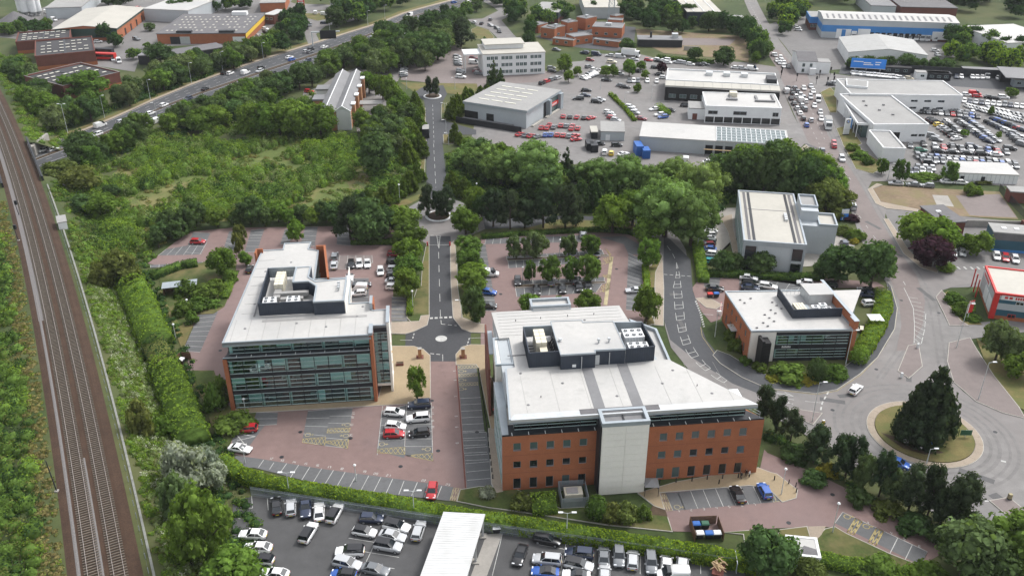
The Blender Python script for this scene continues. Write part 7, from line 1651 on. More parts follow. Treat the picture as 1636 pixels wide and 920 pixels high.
TN = {'broad': 'broadleaf tree','oval': 'oval-crowned tree','cone': 'cone-shaped hornbeam','pine': 'dark pine','fir': 'dark conifer','willow': 'pale willow','bush': 'bush','ball': 'clipped round bush'}
TREES = []
def tree_at(x,y,h,w,kind,col,phrase,sx,z=0.,word=None): TREES.append((x,y,h,w,kind,col,phrase,sx,z,word))
def trees(phrase,kind,lst,col=None,word=None,z=0.):
    for q in lst:
        x,yb,yt,w = q[:4]; p = G(x,yb,z); d = math.hypot(p.x,p.y,CAMH-z); tree_at(p.x,p.y,max(.8,HT(p.x,p.y,yt,z)),w*d/FPX*(1.28 if (q[4] if len(q) > 4 else kind) == 'cone' else 1.04),q[4] if len(q) > 4 else kind,q[5] if len(q) > 5 else (col or (q[4] if len(q) > 4 else kind)),phrase,x,z,word)
def inside(p,poly):
    c = False; n = len(poly)
    for i in range(n):
        a,b = poly[i],poly[i-1]
        if (a[1] > p[1]) != (b[1] > p[1]) and p[0] < (b[0]-a[0])*(p[1]-a[1])/(b[1]-a[1])+a[0]: c = not c
    return c
def patchy(x,y): return math.sin(x*.11+1.3)*math.sin(y*.09+.4)+.5*math.sin(x*.23-y*.17)+.3*math.sin(y*.31+x*.05)
def scatter(poly,n,rg,dmin,tries=40,gap=None):
    xs = [p[0] for p in poly]; ys = [p[1] for p in poly]; out = []
    for _ in range(n*tries):
        p = (rg.uniform(min(xs),max(xs)),rg.uniform(min(ys),max(ys)))
        if inside(p,poly) and (gap is None or patchy(*p) > gap) and all((p[0]-q[0])**2+(p[1]-q[1])**2 > dmin*dmin for q in out[-120:]): out.append(p)
        if len(out) >= n: break
    return out
def belt(phrase,poly,n,hs,kinds,seed,dmin=3.8,ratio=(.85,1.2)):
    rg = random.Random(seed); P = [tuple(p) for p in px(poly)]
    for x,y in scatter(P,n,rg,dmin):
        k,c = rg.choice(kinds); h = rg.uniform(*hs); h *= 1.12; tree_at(x,y,h,h*rg.uniform(*ratio),k,c,phrase,PR(x,y)[0])
mixw = [('broad','broad'),('broad','dark'),('broad','dark'),('oval','oval'),('broad','grey')]; darkw = [('broad','dark'),('oval','dark'),('broad','dark'),('broad','broad')]
belt('in the belt below the black-roofed units',[(12,120),(60,196),(98,214),(160,190),(240,161),(310,134),(410,99),(470,78),(440,70),(405,84),(330,103),(235,138),(190,165),(120,184),(80,160),(55,130),(20,100)],62,(6,9.5),mixw,1)
belt('on the scrub side of the dual carriageway',[(120,266),(168,243),(282,195),(412,150),(455,135),(465,150),(430,172),(395,190),(300,205),(200,240),(150,272)],52,(5,9),mixw,2)
belt('between the hotel and the dual carriageway',[(470,130),(525,110),(600,80),(625,72),(640,100),(630,122),(600,125),(570,108),(540,112),(500,140),(480,150)],34,(6,10),mixw,3)
belt('in the tall clump beyond the avenue',[(605,62),(660,44),(720,36),(742,60),(735,85),(715,108),(690,118),(650,112),(630,90)],34,(8,13),[('broad','dark'),('pine','pine'),('broad','grey'),('oval','dark')],4)
belt('along the far carriageway edge',[(520,56),(560,45),(620,24),(690,4),(640,-6),(560,8),(500,6),(520,30)],30,(7,12),darkw,5)
belt('around the loop road at the top',[(740,30),(765,8),(790,-4),(815,-8),(840,30),(835,50),(800,60),(805,25),(780,30)],14,(6,10),darkw,6)
belt('beside the police station truck yard',[(835,52),(860,30),(905,25),(950,20),(975,30),(930,32),(870,45),(850,62)],16,(5,9),mixw,7)
belt('in the treeline above the brownfield plot',[(985,20),(1040,10),(1090,30),(1150,40),(1190,52),(1195,62),(1150,60),(1080,55),(1030,52),(990,35)],38,(6,10),darkw,8)
belt('along the left side of the upper road',[(1180,40),(1200,50),(1218,82),(1228,104),(1205,106),(1190,80)],16,(5,9),darkw,9)
belt('beside the blue-banded warehouse road end',[(1222,20),(1240,6),(1275,8),(1290,20),(1262,45),(1255,62),(1244,52)],14,(6,10),[('broad','broad'),('broad','dark'),('broad','lime')],10)
belt('in the treeline along the top right edge',[(1230,4),(1320,8),(1420,14),(1540,20),(1560,30),(1680,30),(1680,-6),(1300,-8)],40,(8,13),darkw,11)
belt('in the clump right of the grey gabled shed',[(1505,95),(1520,72),(1545,55),(1560,75),(1600,85),(1650,85),(1650,110),(1580,112),(1520,108)],28,(5,10),[('broad','broad'),('broad','dark'),('broad','lime')],12)
belt('around the top left works',[(0,56),(40,46),(80,42),(82,52),(30,60)],10,(4,7),mixw,13); belt('beside the pale sheds at the top left',[(172,14),(205,12),(208,4),(176,2)],6,(6,9),darkw,14); belt('before the top white-roofed warehouse',[(270,32),(285,24),(330,20),(400,20),(410,10),(350,12),(280,15)],12,(6,9),darkw,15)
belt('beside the slip road gantry',[(440,80),(455,40),(480,20),(492,40),(490,68),(470,76)],14,(6,10),[('broad','dark'),('broad','dark'),('broad','broad')],16)
belt('between the office car park and the scrubland',[(245,402),(262,372),(330,356),(440,354),(560,352),(565,360),(440,362),(320,366),(275,388)],30,(4.5,7.5),[('broad','dark'),('broad','broad'),('oval','dark')],17)
belt('beside the avenue by the hotel car park',[(612,190),(640,178),(660,185),(655,240),(630,262),(600,240),(590,215)],20,(5,8),[('broad','broad'),('broad','dark'),('broad','grey')],18)
belt('between the avenue and the sports car yard',[(735,262),(760,245),(800,262),(850,280),(900,290),(960,290),(940,305),(860,305),(790,300),(745,285)],26,(5,9),[('broad','broad'),('broad','dark'),('willow','willow')],19)
belt('behind the grey metal-clad office',[(1165,300),(1200,300),(1290,318),(1320,330),(1322,305),(1290,285),(1230,270),(1170,275)],22,(7,12),darkw,20)
trees('in the big dense block left of the hotel','broad',[(x,218+(i % 2)*2,162+(i % 3)*3,56) for i,x in enumerate((408,428,448,470,492,514))],'broad'); trees('in the clump left of the dense block','broad',[(325,212,172,52),(350,205,170,45),(300,205,180,40),(375,196,160,40,'broad','dark')])
trees('beside the hotel entrance','broad',[(582,212,175,34),(612,160,118,32),(590,150,115,34),(628,175,122,30),(596,235,196,40)]); trees('standing alone on the scrub edge','broad',[(602,277,214,62)],'dark')
trees('along the left side of the avenue','cone',[(664,172,143,16),(668,184,152,18),(660,200,164,24),(670,214,172,22),(650,216,186,26),(662,234,198,28),(671,250,210,26),(640,244,205,26),(652,262,222,28),(668,290,256,22),(655,306,270,24),(645,312,284,20),(628,320,286,30),(612,328,298,26),(588,326,300,24)])
trees('along the right side of the avenue','cone',[(731,182,148,22),(724,190,152,24),(745,172,138,20),(752,168,140,18),(768,156,136,16),(779,152,136,13),(727,226,194,18),(735,232,210,14),(722,308,272,26),(743,314,282,24),(762,250,236,16)])
trees('on the far planted roundabout','pine',[(686,154,122,18),(697,155,124,18)]); trees('on the near planted roundabout','pine',[(684,348,296,32),(699,344,305,30),(714,346,296,36),(706,350,310,26)])
trees('left of the avenue entrance','broad',[(645,376,328,56,'broad','broad'),(655,398,356,54,'oval','oval'),(655,424,382,52,'broad','lime'),(655,450,408,50,'broad','oval'),(652,474,428,48,'broad','broad')]); trees('right of the avenue entrance','broad',[(744,374,332,48),(748,408,378,42,'oval','oval'),(752,434,400,44,'oval','oval'),(757,464,424,58),(758,514,456,36,'oval','dark')])
trees('in the clump left of the near roundabout','pine',[(560,382,318,60),(590,386,322,66,'broad','dark'),(612,380,330,50,'broad','dark'),(578,372,312,50,'pine','pine')])
trees('in the paved lot beside the scrubland','broad',[(357,440,397,46),(393,424,402,20),(386,394,358,20,'oval','olive'),(382,408,370,16,'oval','olive'),(475,386,352,30,'broad','lime')])
trees('in the stand right of the near roundabout','pine',[(788,362,300,56),(815,366,304,52),(838,364,318,46),(868,364,302,58),(903,366,298,60),(920,362,312,40),(770,352,312,40,'broad','dark'),(760,345,300,40,'broad','broad')])
trees('in the row behind the dark stand','cone',[(928,334,284,32),(949,334,283,32),(968,332,285,34),(988,330,294,28),(1006,338,290,46)],'dark'); trees('beside the car park link road','broad',[(978,372,313,66,'broad','lime'),(1036,392,347,54),(1036,428,381,36,'oval','broad'),(1032,514,458,46)])
trees('in the wood behind the sports car yard','willow',[(850,305,222,105),(800,300,240,66),(905,295,236,40,'fir','fir'),(955,305,250,76),(1000,320,246,72),(1035,330,262,70),(1062,378,278,112),(1104,392,302,96),(1118,340,254,84),(868,325,262,70,'broad','dark'),(1010,360,300,60,'willow','broad'),(1075,300,250,60)])
trees('in the dark wood left of the main road','broad',[(1150,300,248,54),(1180,312,240,62),(1216,318,240,64),(1246,320,234,72),(1276,322,246,62)],'dark'); trees('in the light clump left of the main road','willow',[(1296,302,236,66,'willow','lime'),(1322,318,262,56,'willow','lime'),(1318,338,286,50,'broad','olive'),(1340,336,300,48,'broad','olive'),(1296,332,290,46,'broad','olive'),(1262,300,262,40,'broad','grey')])
trees('in the middle of the paved car park','oval',[(825,413,377,34,'oval','grey'),(857,412,371,38,'oval','grey'),(908,409,374,27,'oval','grey'),(942,407,374,32,'oval','oval'),(846,449,416,20),(877,453,410,36),(911,449,410,28),(941,450,406,36),(845,500,470,36,'broad','broad'),(938,498,465,42,'broad','broad'),(892,492,472,18,'broad','lime')],'oval')
trees('on the buff plaza','oval',[(667,637,584,29)],'broad','slender young tree'); trees('between the brick office and the road','pine',[(1217,676,614,42),(1240,690,632,36),(1262,708,655,42),(1300,738,680,58),(1350,762,692,50,'oval','pine'),(1376,788,724,40,'willow','grey'),(1404,792,726,50),(1422,800,752,44,'broad','grey'),(1450,818,744,58),(1482,822,742,48),(1524,848,760,74),(1502,838,775,50)])
trees('in the corner by the substation','broad',[(1535,918,836,96,'broad','grey'),(1608,912,830,84,'broad','oval'),(1575,935,872,84,'broad','dark'),(1640,925,828,60,'broad','grey'),(1225,925,850,82,'broad','dark'),(1290,922,895,50,'broad','olive'),(1400,915,885,60,'bush','bush'),(1480,930,895,60,'bush','broad')])
trees('on the big roundabout','cone',[(1477,703,584,70),(1458,700,606,48),(1492,705,614,44),(1470,710,640,54)],'pine','dense dark conifer'); trees('behind the brick fin office','broad',[(1338,450,396,66),(1390,462,386,62),(1408,440,400,36),(1310,440,420,30),(1170,432,404,34),(1192,432,408,24),(1215,436,402,44),(1152,436,402,38)],'dark')
trees('by the green-roofed building','broad',[(1462,392,344,66,'broad','lime'),(1496,402,352,60,'broad','lime'),(1486,426,380,58,'broad','purple'),(1560,408,372,36),(1540,400,376,26),(1520,396,372,26,'broad','grey')]); trees('on the verge by the trade unit','broad',[(1590,575,514,46,'broad','grey'),(1612,582,530,40,'broad','grey'),(1626,602,566,44,'broad','lime'),(1576,545,510,20,'bush','bush')])
trees('along the side street by the storage lot','oval',[(1436,290,254,24),(1408,278,252,18),(1516,290,258,26),(1550,310,286,22,'bush','bush'),(1562,310,292,14,'bush','bush'),(1385,262,246,20,'bush','bush'),(1615,155,140,18),(1582,184,170,8),(1540,218,207,12,'oval','lime'),(1594,222,210,8,'oval','lime')]); trees('before the grey gabled shed','broad',[(1362,110,90,26),(1384,112,89,26),(1406,113,90,22),(1420,113,90,20),(1449,113,86,32),(1470,113,94,20),(1492,114,92,24),(1512,114,94,24)],'dark')
trees('by the white three-storey office','fir',[(789,140,97,28),(800,142,108,20),(775,95,60,16,'broad','dark'),(845,82,50,22,'broad','dark')],'dark'); trees('beside the dealership car park','broad',[(968,122,104,20),(980,122,104,16),(1005,122,96,20),(1004,112,95,18),(1024,112,98,18),(1031,126,112,14),(1057,118,100,18,'broad','purple'),(908,132,112,18),(922,122,106,16),(902,115,88,26),(1110,98,76,24,'broad','dark'),(1156,104,76,36,'broad','dark'),(1002,84,62,28,'broad','dark'),(1018,148,134,14),(982,158,148,10,'bush','lime'),(1230,20,4,12,'oval','lime')])
trees('below the black-roofed units','broad',[(138,152,112,64,'broad','broad'),(170,65,35,24,'broad','dark'),(185,75,50,24,'broad','dark'),(65,56,35,34,'broad','dark'),(258,105,70,44,'broad','dark'),(235,78,68,12),(216,95,77,24),(240,50,36,16,'oval','grey'),(10,55,36,26,'broad','broad')])
trees('at the foot of the railway bank','broad',[(302,788,704,72,'broad','silver'),(332,768,716,48,'broad','silver'),(332,905,782,86,'oval','broad'),(378,940,884,84,'broad','broad'),(292,845,760,50,'broad','grey'),(232,712,640,40,'broad','olive'),(216,625,600,28,'bush','olive'),(195,460,402,60,'broad','olive'),(168,470,420,36,'broad','olive'),(260,700,655,50,'bush','broad'),(345,780,740,40,'broad','silver'),(225,480,450,40,'bush','lime')])
trees('around the railway end of the scrubland','broad',[(100,290,258,50,'broad','olive'),(130,310,268,60,'broad','olive'),(140,345,312,50,'broad','dark'),(170,350,310,50,'broad','broad'),(110,322,296,40,'bush','broad'),(180,315,296,30,'broad','dark'),(135,262,210,50,'broad','dark'),(158,262,222,40,'broad','dark')])
trees('by the brick fin office front','bush',[(1262,602,578,60),(1303,606,572,28,'ball','dark'),(1330,600,578,44),(1176,558,535,26),(1168,540,515,26),(1190,580,565,20),(1215,590,575,26),(1240,607,599,30,'bush','gold'),(1285,609,602,36,'bush','gold'),(1370,578,552,28,'ball','lime'),(1352,540,520,22,'ball','dark')]); trees('before the brick office front','ball',[(952,826,793,31),(978,828,792,36,'bush','olive'),(1000,830,794,38,'bush','olive'),(1028,828,800,24,'bush','bush'),(832,808,786,44,'bush','olive'),(778,792,772,26,'bush','silver')])
trees('around the glass-fronted office','bush',[(376,682,655,60),(392,680,660,36),(346,655,600,34),(355,640,590,26),(300,470,440,40),(330,475,450,44),(345,465,440,36),(295,500,475,34),(318,492,470,40),(308,515,490,22),(366,450,425,24),(338,488,478,30)]); trees('along the plots by the main road','bush',[(1336,350,326,24,'bush','olive'),(1358,352,340,26,'bush','purple'),(1366,380,362,30),(1346,372,356,30,'bush','olive'),(1364,388,378,14,'bush','gold'),(1312,342,330,12,'bush','gold'),(1325,345,338,10,'bush','gold'),(1510,432,420,24,'ball','lime'),(1524,482,464,30),(1540,500,478,34),(1552,510,500,26),(1372,252,238,30),(1360,240,226,24),(1480,284,276,44),(1560,288,280,40,'bush','olive'),(1320,755,738,36,'bush','gold'),(1300,770,748,40,'bush','dark'),(1370,800,776,40,'bush','dark'),(1270,730,705,44,'bush','dark'),(1460,845,818,50,'bush','dark'),(1500,862,838,46,'bush','dark'),(1420,820,800,46,'bush','olive')])
near = sorted([t for t in TREES if t[4] == 'broad'],key=lambda t: math.hypot(t[0],t[1])); FAR = set(id(t) for t in near[296:]); FARL = near[296:]
TREES = [t for t in TREES if id(t) not in FAR]
PT = {}
for t in TREES: PT.setdefault(t[6],[]).append(t)
for v in PT.values(): v.sort(key=lambda t: t[7])
CN = {'purple': 'purple-leaved ','silver': 'silver-leaved ','lime': 'fresh green ','gold': 'golden ','dark': 'dark ','olive': 'olive-green ','grey': 'grey-green '}
rg = random.Random(99)
for phrase,lst in PT.items():
    for k,(x,y,h,w,kind,col,_,sx,z,word) in enumerate(lst):
        nm = 'bush' if kind in ('bush','ball') else 'pine_tree' if kind == 'pine' else 'conifer_tree' if kind == 'fir' else 'willow_tree' if kind == 'willow' else 'hornbeam_tree' if kind == 'cone' else 'oval_tree' if kind == 'oval' else 'broadleaf_tree'
        wd = word or ((CN.get(col,'') if not TN[kind].startswith('dark') and not (kind == 'willow') else '')+TN[kind]); lab = '%s %s' % (wd,phrase) if len(lst) == 1 else '%s, %s from left %s' % (wd,nth(k),phrase)
        sd = rg.randrange(NV[kind]); e = empty(nm,(x,y,z),rg.uniform(0,6.28)); e.scale = (w,w,h)
        tag(e,lab,'bush' if kind in ('bush','ball') else 'tree','plants '+phrase)
        o = obj('crown',cached(('crown',kind,sd),lambda: crown_mesh(kind,100+sd*7+len(kind))),e); c = LC[col]; j = rg.uniform(.82,1.2); g_ = rg.uniform(.92,1.1); o.color = (c[0]*j*g_,c[1]*j,c[2]*j,1)
        if kind not in ('bush','ball'): obj('trunk',cached(('trunk',kind,sd),lambda: trunk_mesh(kind,5+sd)),e)

def far_wood():
    rg = np.random.default_rng(8); V = []; MI = []; ev = []; ef = []; em = []; fm = {'dark': 2,'broad': 1,'lime': 0,'olive': 3,'grey': 1,'purple': 2}; k0 = 0
    for (x,y,h,w,kind,col,*_) in FARL:
        n = 16; d = sph(n,rg,-.8); n = len(d); L = np.array([0,0,.53])+d*np.array([.34,.34,.36])*rg.uniform(.7,1.05,(n,1)); r = rg.uniform(.13,.22,n); m = 620; pk = rg.integers(0,n,m); dd = sph(m,rg,-.8); m = len(dd); pk = pk[:m]
        pos = (L[pk]+dd*(r[pk]*rg.uniform(.8,1.12,m))[:,None])*np.array([w,w,h])+np.array([x,y,0]); V.append(quads(pos,dd+rg.normal(scale=.5,size=dd.shape),.1*w*rg.uniform(.7,1.3,m),.75,rg)); MI.append(np.full(m,fm.get(col,1)))
        for i in range(n): ev.append((L[i]+ICO_V*r[i]*.8)*np.array([w,w,h])+np.array([x,y,0])); ef.append(ICO_F+12*k0); k0 += 1
    o = obj('distant_wood',qmesh('distant_wood',np.concatenate(V),['leaf_bright','leaf_mid','leaf_deep','leaf_olive'],np.concatenate(MI),(np.concatenate(ev),np.concatenate(ef),2))); tag(o,'distant broadleaf trees massed in belts along the top of the view','woodland',kind='stuff')
if FARL: far_wood()

# hedges: a solid clipped body covered in leaves
def hedge(label,pts,w,h,mats,dens=16,leaf=.34,z0=0.,seed=1,wob=.25,posts=None):
    rg = np.random.default_rng(seed); P = [np.array(G(*p)) for p in pts]; V = []; ev = []; ef = []
    for a,b in zip(P,P[1:]):
        L = np.linalg.norm(b-a); d = (b-a)/L; n = np.array([-d[1],d[0]])
        m = int(L*(w+2*h)*dens); t = rg.uniform(-.02*L,1.02*L,m); s = rg.uniform(-(w/2+h),w/2+h,m)
        lump = wob*np.sin(t*1.3+seed+s*.3)*np.sin(t*.47+2+s*.5)+wob*.4*np.sin(t*2.9+s*1.1)+rg.normal(scale=.10,size=m)
        top = np.abs(s) < w/2; off = np.where(top,s,np.sign(s)*(w/2+lump*.5)); rd = min(.5,.09*w); z = np.where(top,h*(1-rd*(2*np.abs(s)/w)**3)+lump*.7,(h-(np.abs(s)-w/2))*(1-rd))
        pos = np.stack([a[0]+d[0]*t+n[0]*off,a[1]+d[1]*t+n[1]*off,z0+np.maximum(.05,z)],1)
        nr = np.where(top[:,None],np.array([0,0,1.]),np.stack([n[0]*np.sign(s),n[1]*np.sign(s),np.full(m,.3)],1))+rg.normal(scale=.5,size=(m,3))
        V.append(quads(pos,nr,leaf*rg.uniform(.7,1.35,m),.75,rg))
        k = sum(len(q) for q in ev); q = [(a+n*o_).tolist()+[zz] for o_,zz in ((-w/2+.15,z0),(w/2-.15,z0),(w/2-.2,z0+h*(.78 if w < 3 else .5)),(-w/2+.2,z0+h*(.78 if w < 3 else .5)))]+[(b+n*o_).tolist()+[zz] for o_,zz in ((-w/2+.15,z0),(w/2-.15,z0),(w/2-.2,z0+h*(.78 if w < 3 else .5)),(-w/2+.2,z0+h*(.78 if w < 3 else .5)))]
        ev.append(np.array(q)); ef += [(k+i,k+j,k+l) for i,j,l in ((0,1,2),(0,2,3),(4,6,5),(4,7,6),(0,4,5),(0,5,1),(1,5,6),(1,6,2),(2,6,7),(2,7,3),(3,7,4),(3,4,0))]
    V = np.concatenate(V); mi = rg.choice(len(mats),len(V)//4,p=np.array([.72,.28] if len(mats) == 2 else [1.]))
    o = obj('hedge',qmesh('hedge',V,mats,mi,(np.concatenate(ev),np.array(ef),len(mats)-1))); tag(o,label,'hedge'); return o
hedge('tall broad clipped hedge at the foot of the railway bank, upper run',[(206,455),(228,500),(252,556)],7.0,5.0,['leaf_bright','leaf_mid'],11,.42,seed=3,wob=.9); hedge('tall broad clipped hedge at the foot of the railway bank, lower run',[(262,592),(282,640),(310,712)],6.4,4.8,['leaf_bright','leaf_mid'],11,.42,seed=4,wob=.9)
hedge('dark shaggy gap in the tall hedge beside the bin store',[(248,560),(270,600)],5.5,4.4,['leaf_deep','leaf_olive'],11,.4,seed=5,wob=.7)
hedge('long yellow-green hedge above the fenced compound',[(356,742),(385,765),(430,780),(520,795),(620,811),(700,827),(820,845),(950,865),(1100,889),(1205,907)],2.9,2.4,['leaf_hedge','leaf_mid'],20,.30,seed=6)
hedge('hedge curving along the pavement beside the brick fin office',[(1408,470),(1412,492),(1400,525),(1378,562)],4.0,2.0,['leaf_hedge','leaf_mid'],16,.32,seed=7,wob=.4); hedge('bright clipped hedge along the hatched link road',[(1114,392),(1118,420),(1124,452)],2.8,2.0,['leaf_bright','leaf_mid'],16,.32,seed=8)
hedge('dark hedge in front of the grey metal-clad office',[(1124,440),(1180,442),(1260,446),(1315,446)],2.2,1.8,['leaf_deep','leaf_mid'],16,.32,seed=9); hedge('low box hedge beside the car park verge',[(1030,428),(1033,452),(1034,472)],1.6,1.4,['leaf_hedge','leaf_mid'],18,.28,seed=10)
hedge('low dark hedge behind the avenue entrance trees',[(561,390),(596,390),(634,388)],1.6,1.2,['leaf_deep','leaf_mid'],16,.3,seed=11); hedge('low dark hedge along the top of the paved car park',[(770,381),(830,376),(900,372),(965,369),(1012,374)],1.6,1.3,['leaf_deep','leaf_mid'],16,.3,seed=12)
hedge('square clipped hedge block beside the generator enclosure',[(849,812),(888,809)],4.2,2.6,['leaf_bright','leaf_mid'],20,.26,seed=13,wob=.1); hedge('hedge behind the accessible bays and substation',[(1300,896),(1380,912),(1470,930)],2.6,1.8,['leaf_bright','leaf_mid'],16,.3,seed=14)
hedge('small clipped hedge end left of the avenue crossing',[(655,505),(656,478)],1.4,1.3,['leaf_hedge','leaf_mid'],18,.28,seed=15); hedge('small clipped hedge end right of the avenue crossing',[(761,515),(760,488)],1.5,1.4,['leaf_mid','leaf_deep'],18,.28,seed=16)
hedge('clipped lawn hedge beside the drive left of the glass-fronted office',[(358,478),(372,440)],2.4,1.2,['leaf_bright','leaf_mid'],16,.28,seed=17); hedge('dark garden hedge round the bike shelter',[(245,445),(290,428),(316,424)],2.4,2.0,['leaf_deep','leaf_mid'],14,.32,seed=18)
hedge('hedge along the road past the police station',[(1050,93),(1090,98),(1140,102)],2,1.6,['leaf_deep','leaf_mid'],6,.6,seed=19); hedge('roadside hedge bordering the triangular dealership lawn',[(975,152),(1000,176),(1014,194)],1.6,1.2,['leaf_hedge','leaf_mid'],8,.45,seed=20); hedge('bright hedge in the small dealership car court',[(1052,172),(1066,184)],3,1.8,['leaf_bright','leaf_mid'],8,.45,seed=21)
# rough scrub, bank and verges: masses nobody could count
def thicket(name,label,poly,n,rr,hr,mats,wts,seed,zf=None,leaf=.42,per=9.,world=False,gap=None):
    rg = np.random.default_rng(seed); P = [tuple(p) for p in (poly if world else px(poly))]; pr = random.Random(seed); pts = scatter(P,n,pr,rr[0]*1.05,30,gap)
    V = []; MI = []; ev = []
    for x,y in pts:
        r = pr.uniform(*rr); h = pr.uniform(*hr)*(.6+.4*r/rr[1]); m = int(per*r*r*3+8); d = sph(m,rg,-.05); m = len(d)
        pos = d*np.array([r,r,h])*rg.uniform(.82,1.08,(m,1)); pos[:,0] += x; pos[:,1] += y; pos[:,2] += (zf(x,y) if zf else 0)
        V.append(quads(pos,d+rg.normal(scale=.5,size=d.shape),leaf*rg.uniform(.7,1.3,m),.7,rg)); MI.append(np.full(m,pr.choices(range(len(mats)),wts)[0])); ev.append(ICO_V*np.array([r,r,h])*.78+np.array([x,y,zf(x,y) if zf else 0]))
    o = obj(name,qmesh(name,np.concatenate(V),mats,np.concatenate(MI),(np.concatenate(ev),np.concatenate([ICO_F+12*i for i in range(len(ev))]),0))); tag(o,label,'undergrowth',kind='stuff'); return o
def bankz(x,y):
    for _ in range(1):
        c = rc(y); n = rn(y)[1]; s = (x-c.x)*n.x
    s = (Vector((x,y))-c).dot(n); return float(np.interp(s,[p[0] for p in EP],[p[1] for p in EP]))
def strip_poly(o0,o1,y0,y1): return [tuple(rc(y)+rn(y)[1]*o0) for y in np.linspace(y0,y1,20)]+[tuple(rc(y)+rn(y)[1]*o1) for y in np.linspace(y1,y0,20)]
thicket('scrubland','waste ground of willow scrub and brambles between railway and office park',[(92,288),(140,275),(215,232),(290,206),(400,208),(480,212),(520,216),(575,222),(580,260),(545,300),(600,322),(600,344),(540,352),(440,352),(330,352),(262,368),(238,400),(205,425),(165,420),(135,385),(110,340)],1150,(.95,2.1),(1.7,3.9),['leaf_mid','leaf_bright','leaf_pale','leaf_olive','leaf_deep'],[4,6,4,2,1],31,per=10,leaf=.46,gap=-.5)
thicket('scrub_thickets','taller rounded willow thickets rising from the scrubland',[(120,300),(215,255),(290,228),(400,228),(560,232),(560,290),(590,340),(440,350),(330,348),(250,375),(160,400),(120,350)],110,(2.4,4.6),(2.6,4.6),['leaf_mid','leaf_deep','leaf_bright'],[4,3,2],45,per=7,leaf=.5,gap=.1)
sheet('scrub_floor',[(200,262),(400,224),(575,230),(620,262),(610,330),(440,350),(300,356),(220,400),(160,380),(130,320)],'meadow',-.03)
thicket('scrub_edge','low weeds and tall grass on the floor of the scrubland',[(92,292),(215,245),(400,222),(575,228),(640,262),(640,300),(600,344),(330,356),(238,402),(200,430),(135,385)],600,(.8,1.6),(.2,.6),['leaf_olive','leaf_straw','leaf_mid'],[4,2,4],32,per=8)
thicket('bank_weeds','tall weeds and nettles on the railway bank facing the hedge',strip_poly(7.2,17,92,215),1500,(.5,1.1),(.3,.9),['leaf_mid','leaf_bright','leaf_pale','leaf_olive'],[3,6,2,2],33,bankz,.30,16,True)
thicket('bank_flowers','white flowering bindweed spread over the railway bank',strip_poly(8.2,14.5,93,200),900,(.4,.9),(.5,1.05),['leaf_pale','flower','leaf_mid'],[6,3,2],34,bankz,.22,13,True)
thicket('verge_brush','bramble thicket on the outer side of the railway',strip_poly(-22,-8.6,92,230),620,(1.0,2.2),(.7,2.2),['leaf_mid','leaf_deep','leaf_bright','leaf_olive'],[4,4,2,2],35,bankz,.40,8,True)
thicket('verge_grass','dry tufted grass along the outer edge of the ballast',strip_poly(-9.4,-5.9,92,250),900,(.35,.8),(.12,.4),['leaf_straw','leaf_olive','leaf_bright'],[4,4,1],36,bankz,.28,14,True)
thicket('bank_brush','mixed bushes on the railway bank near the bridge',strip_poly(7.5,26,205,262),260,(1.0,2.0),(.8,2.0),['leaf_mid','leaf_olive','leaf_bright','leaf_deep'],[3,3,2,2],37,bankz,.42,7,True)
thicket('hedge_undergrowth','dark undergrowth in the gap between bank and tall hedge',strip_poly(17,24,92,205),300,(.8,1.5),(.4,1.2),['leaf_deep','leaf_mid'],[3,2],38,None,.36,7,True)
thicket('woodland_floor','shrub layer under the trees behind the sports car yard',[(735,268),(800,262),(950,292),(1060,300),(1160,290),(1300,300),(1330,340),(1200,320),(1130,345),(1050,345),(950,338),(800,330),(745,310)],330,(1.2,2.6),(1,2.4),['leaf_deep','leaf_mid'],[3,2],39,None,.55,5)
thicket('verge_shrubs','shrub layer under the pines between drive and road',[(1215,700),(1260,712),(1350,770),(1440,830),(1520,872),(1500,846),(1400,800),(1300,735),(1235,688)],150,(.6,1.3),(.4,1.1),['leaf_deep','leaf_mid','leaf_olive'],[4,2,1],40,None,.34,8)
thicket('carriageway_brush','bushes filling the belt along the dual carriageway',[(15,118),(60,190),(100,208),(240,155),(410,94),(400,84),(235,140),(190,166),(110,182),(60,130)],240,(1.4,2.8),(1.2,2.6),['leaf_deep','leaf_mid'],[3,2],41,None,.6,4)
thicket('carriageway_brush','bushes filling the slope on the scrub side of the dual carriageway',[(110,272),(168,246),(282,198),(412,152),(470,140),(420,180),(300,212),(200,245),(140,280)],230,(1.4,2.8),(1.2,2.6),['leaf_deep','leaf_mid','leaf_olive'],[3,2,1],42,None,.6,4)
thicket('hotel_shrubs','shrubs filling the ground around the dense block by the hotel',[(390,200),(440,168),(500,150),(515,170),(505,205),(530,218),(600,222),(640,250),(630,290),(600,300),(585,260),(540,226),(420,222)],150,(1.4,2.8),(1.2,2.6),['leaf_mid','leaf_deep','leaf_bright'],[4,3,1],46,None,.5,5)
thicket('verge_cover','rough cover along the avenue and its verges',[(590,310),(640,290),(672,262),(676,180),(668,170),(645,210),(620,270),(585,300)],130,(1.0,2.2),(.8,2.0),['leaf_mid','leaf_deep','leaf_olive'],[4,2,2],47,None,.45,6)
thicket('verge_cover','rough cover between the avenue and the sports car yard',[(716,300),(716,245),(735,240),(770,262),(800,285),(790,320),(760,330),(740,318)],120,(1.0,2.2),(.7,1.8),['leaf_mid','leaf_deep','leaf_olive','leaf_bright'],[4,2,2,2],48,None,.45,6)
thicket('bank_cover','rough green cover on the railway bank beyond the bridge',strip_poly(6.5,24,298,430),420,(1.0,2.2),(.5,1.6),['leaf_mid','leaf_bright','leaf_olive'],[4,3,2],49,bankz,.45,6,True)
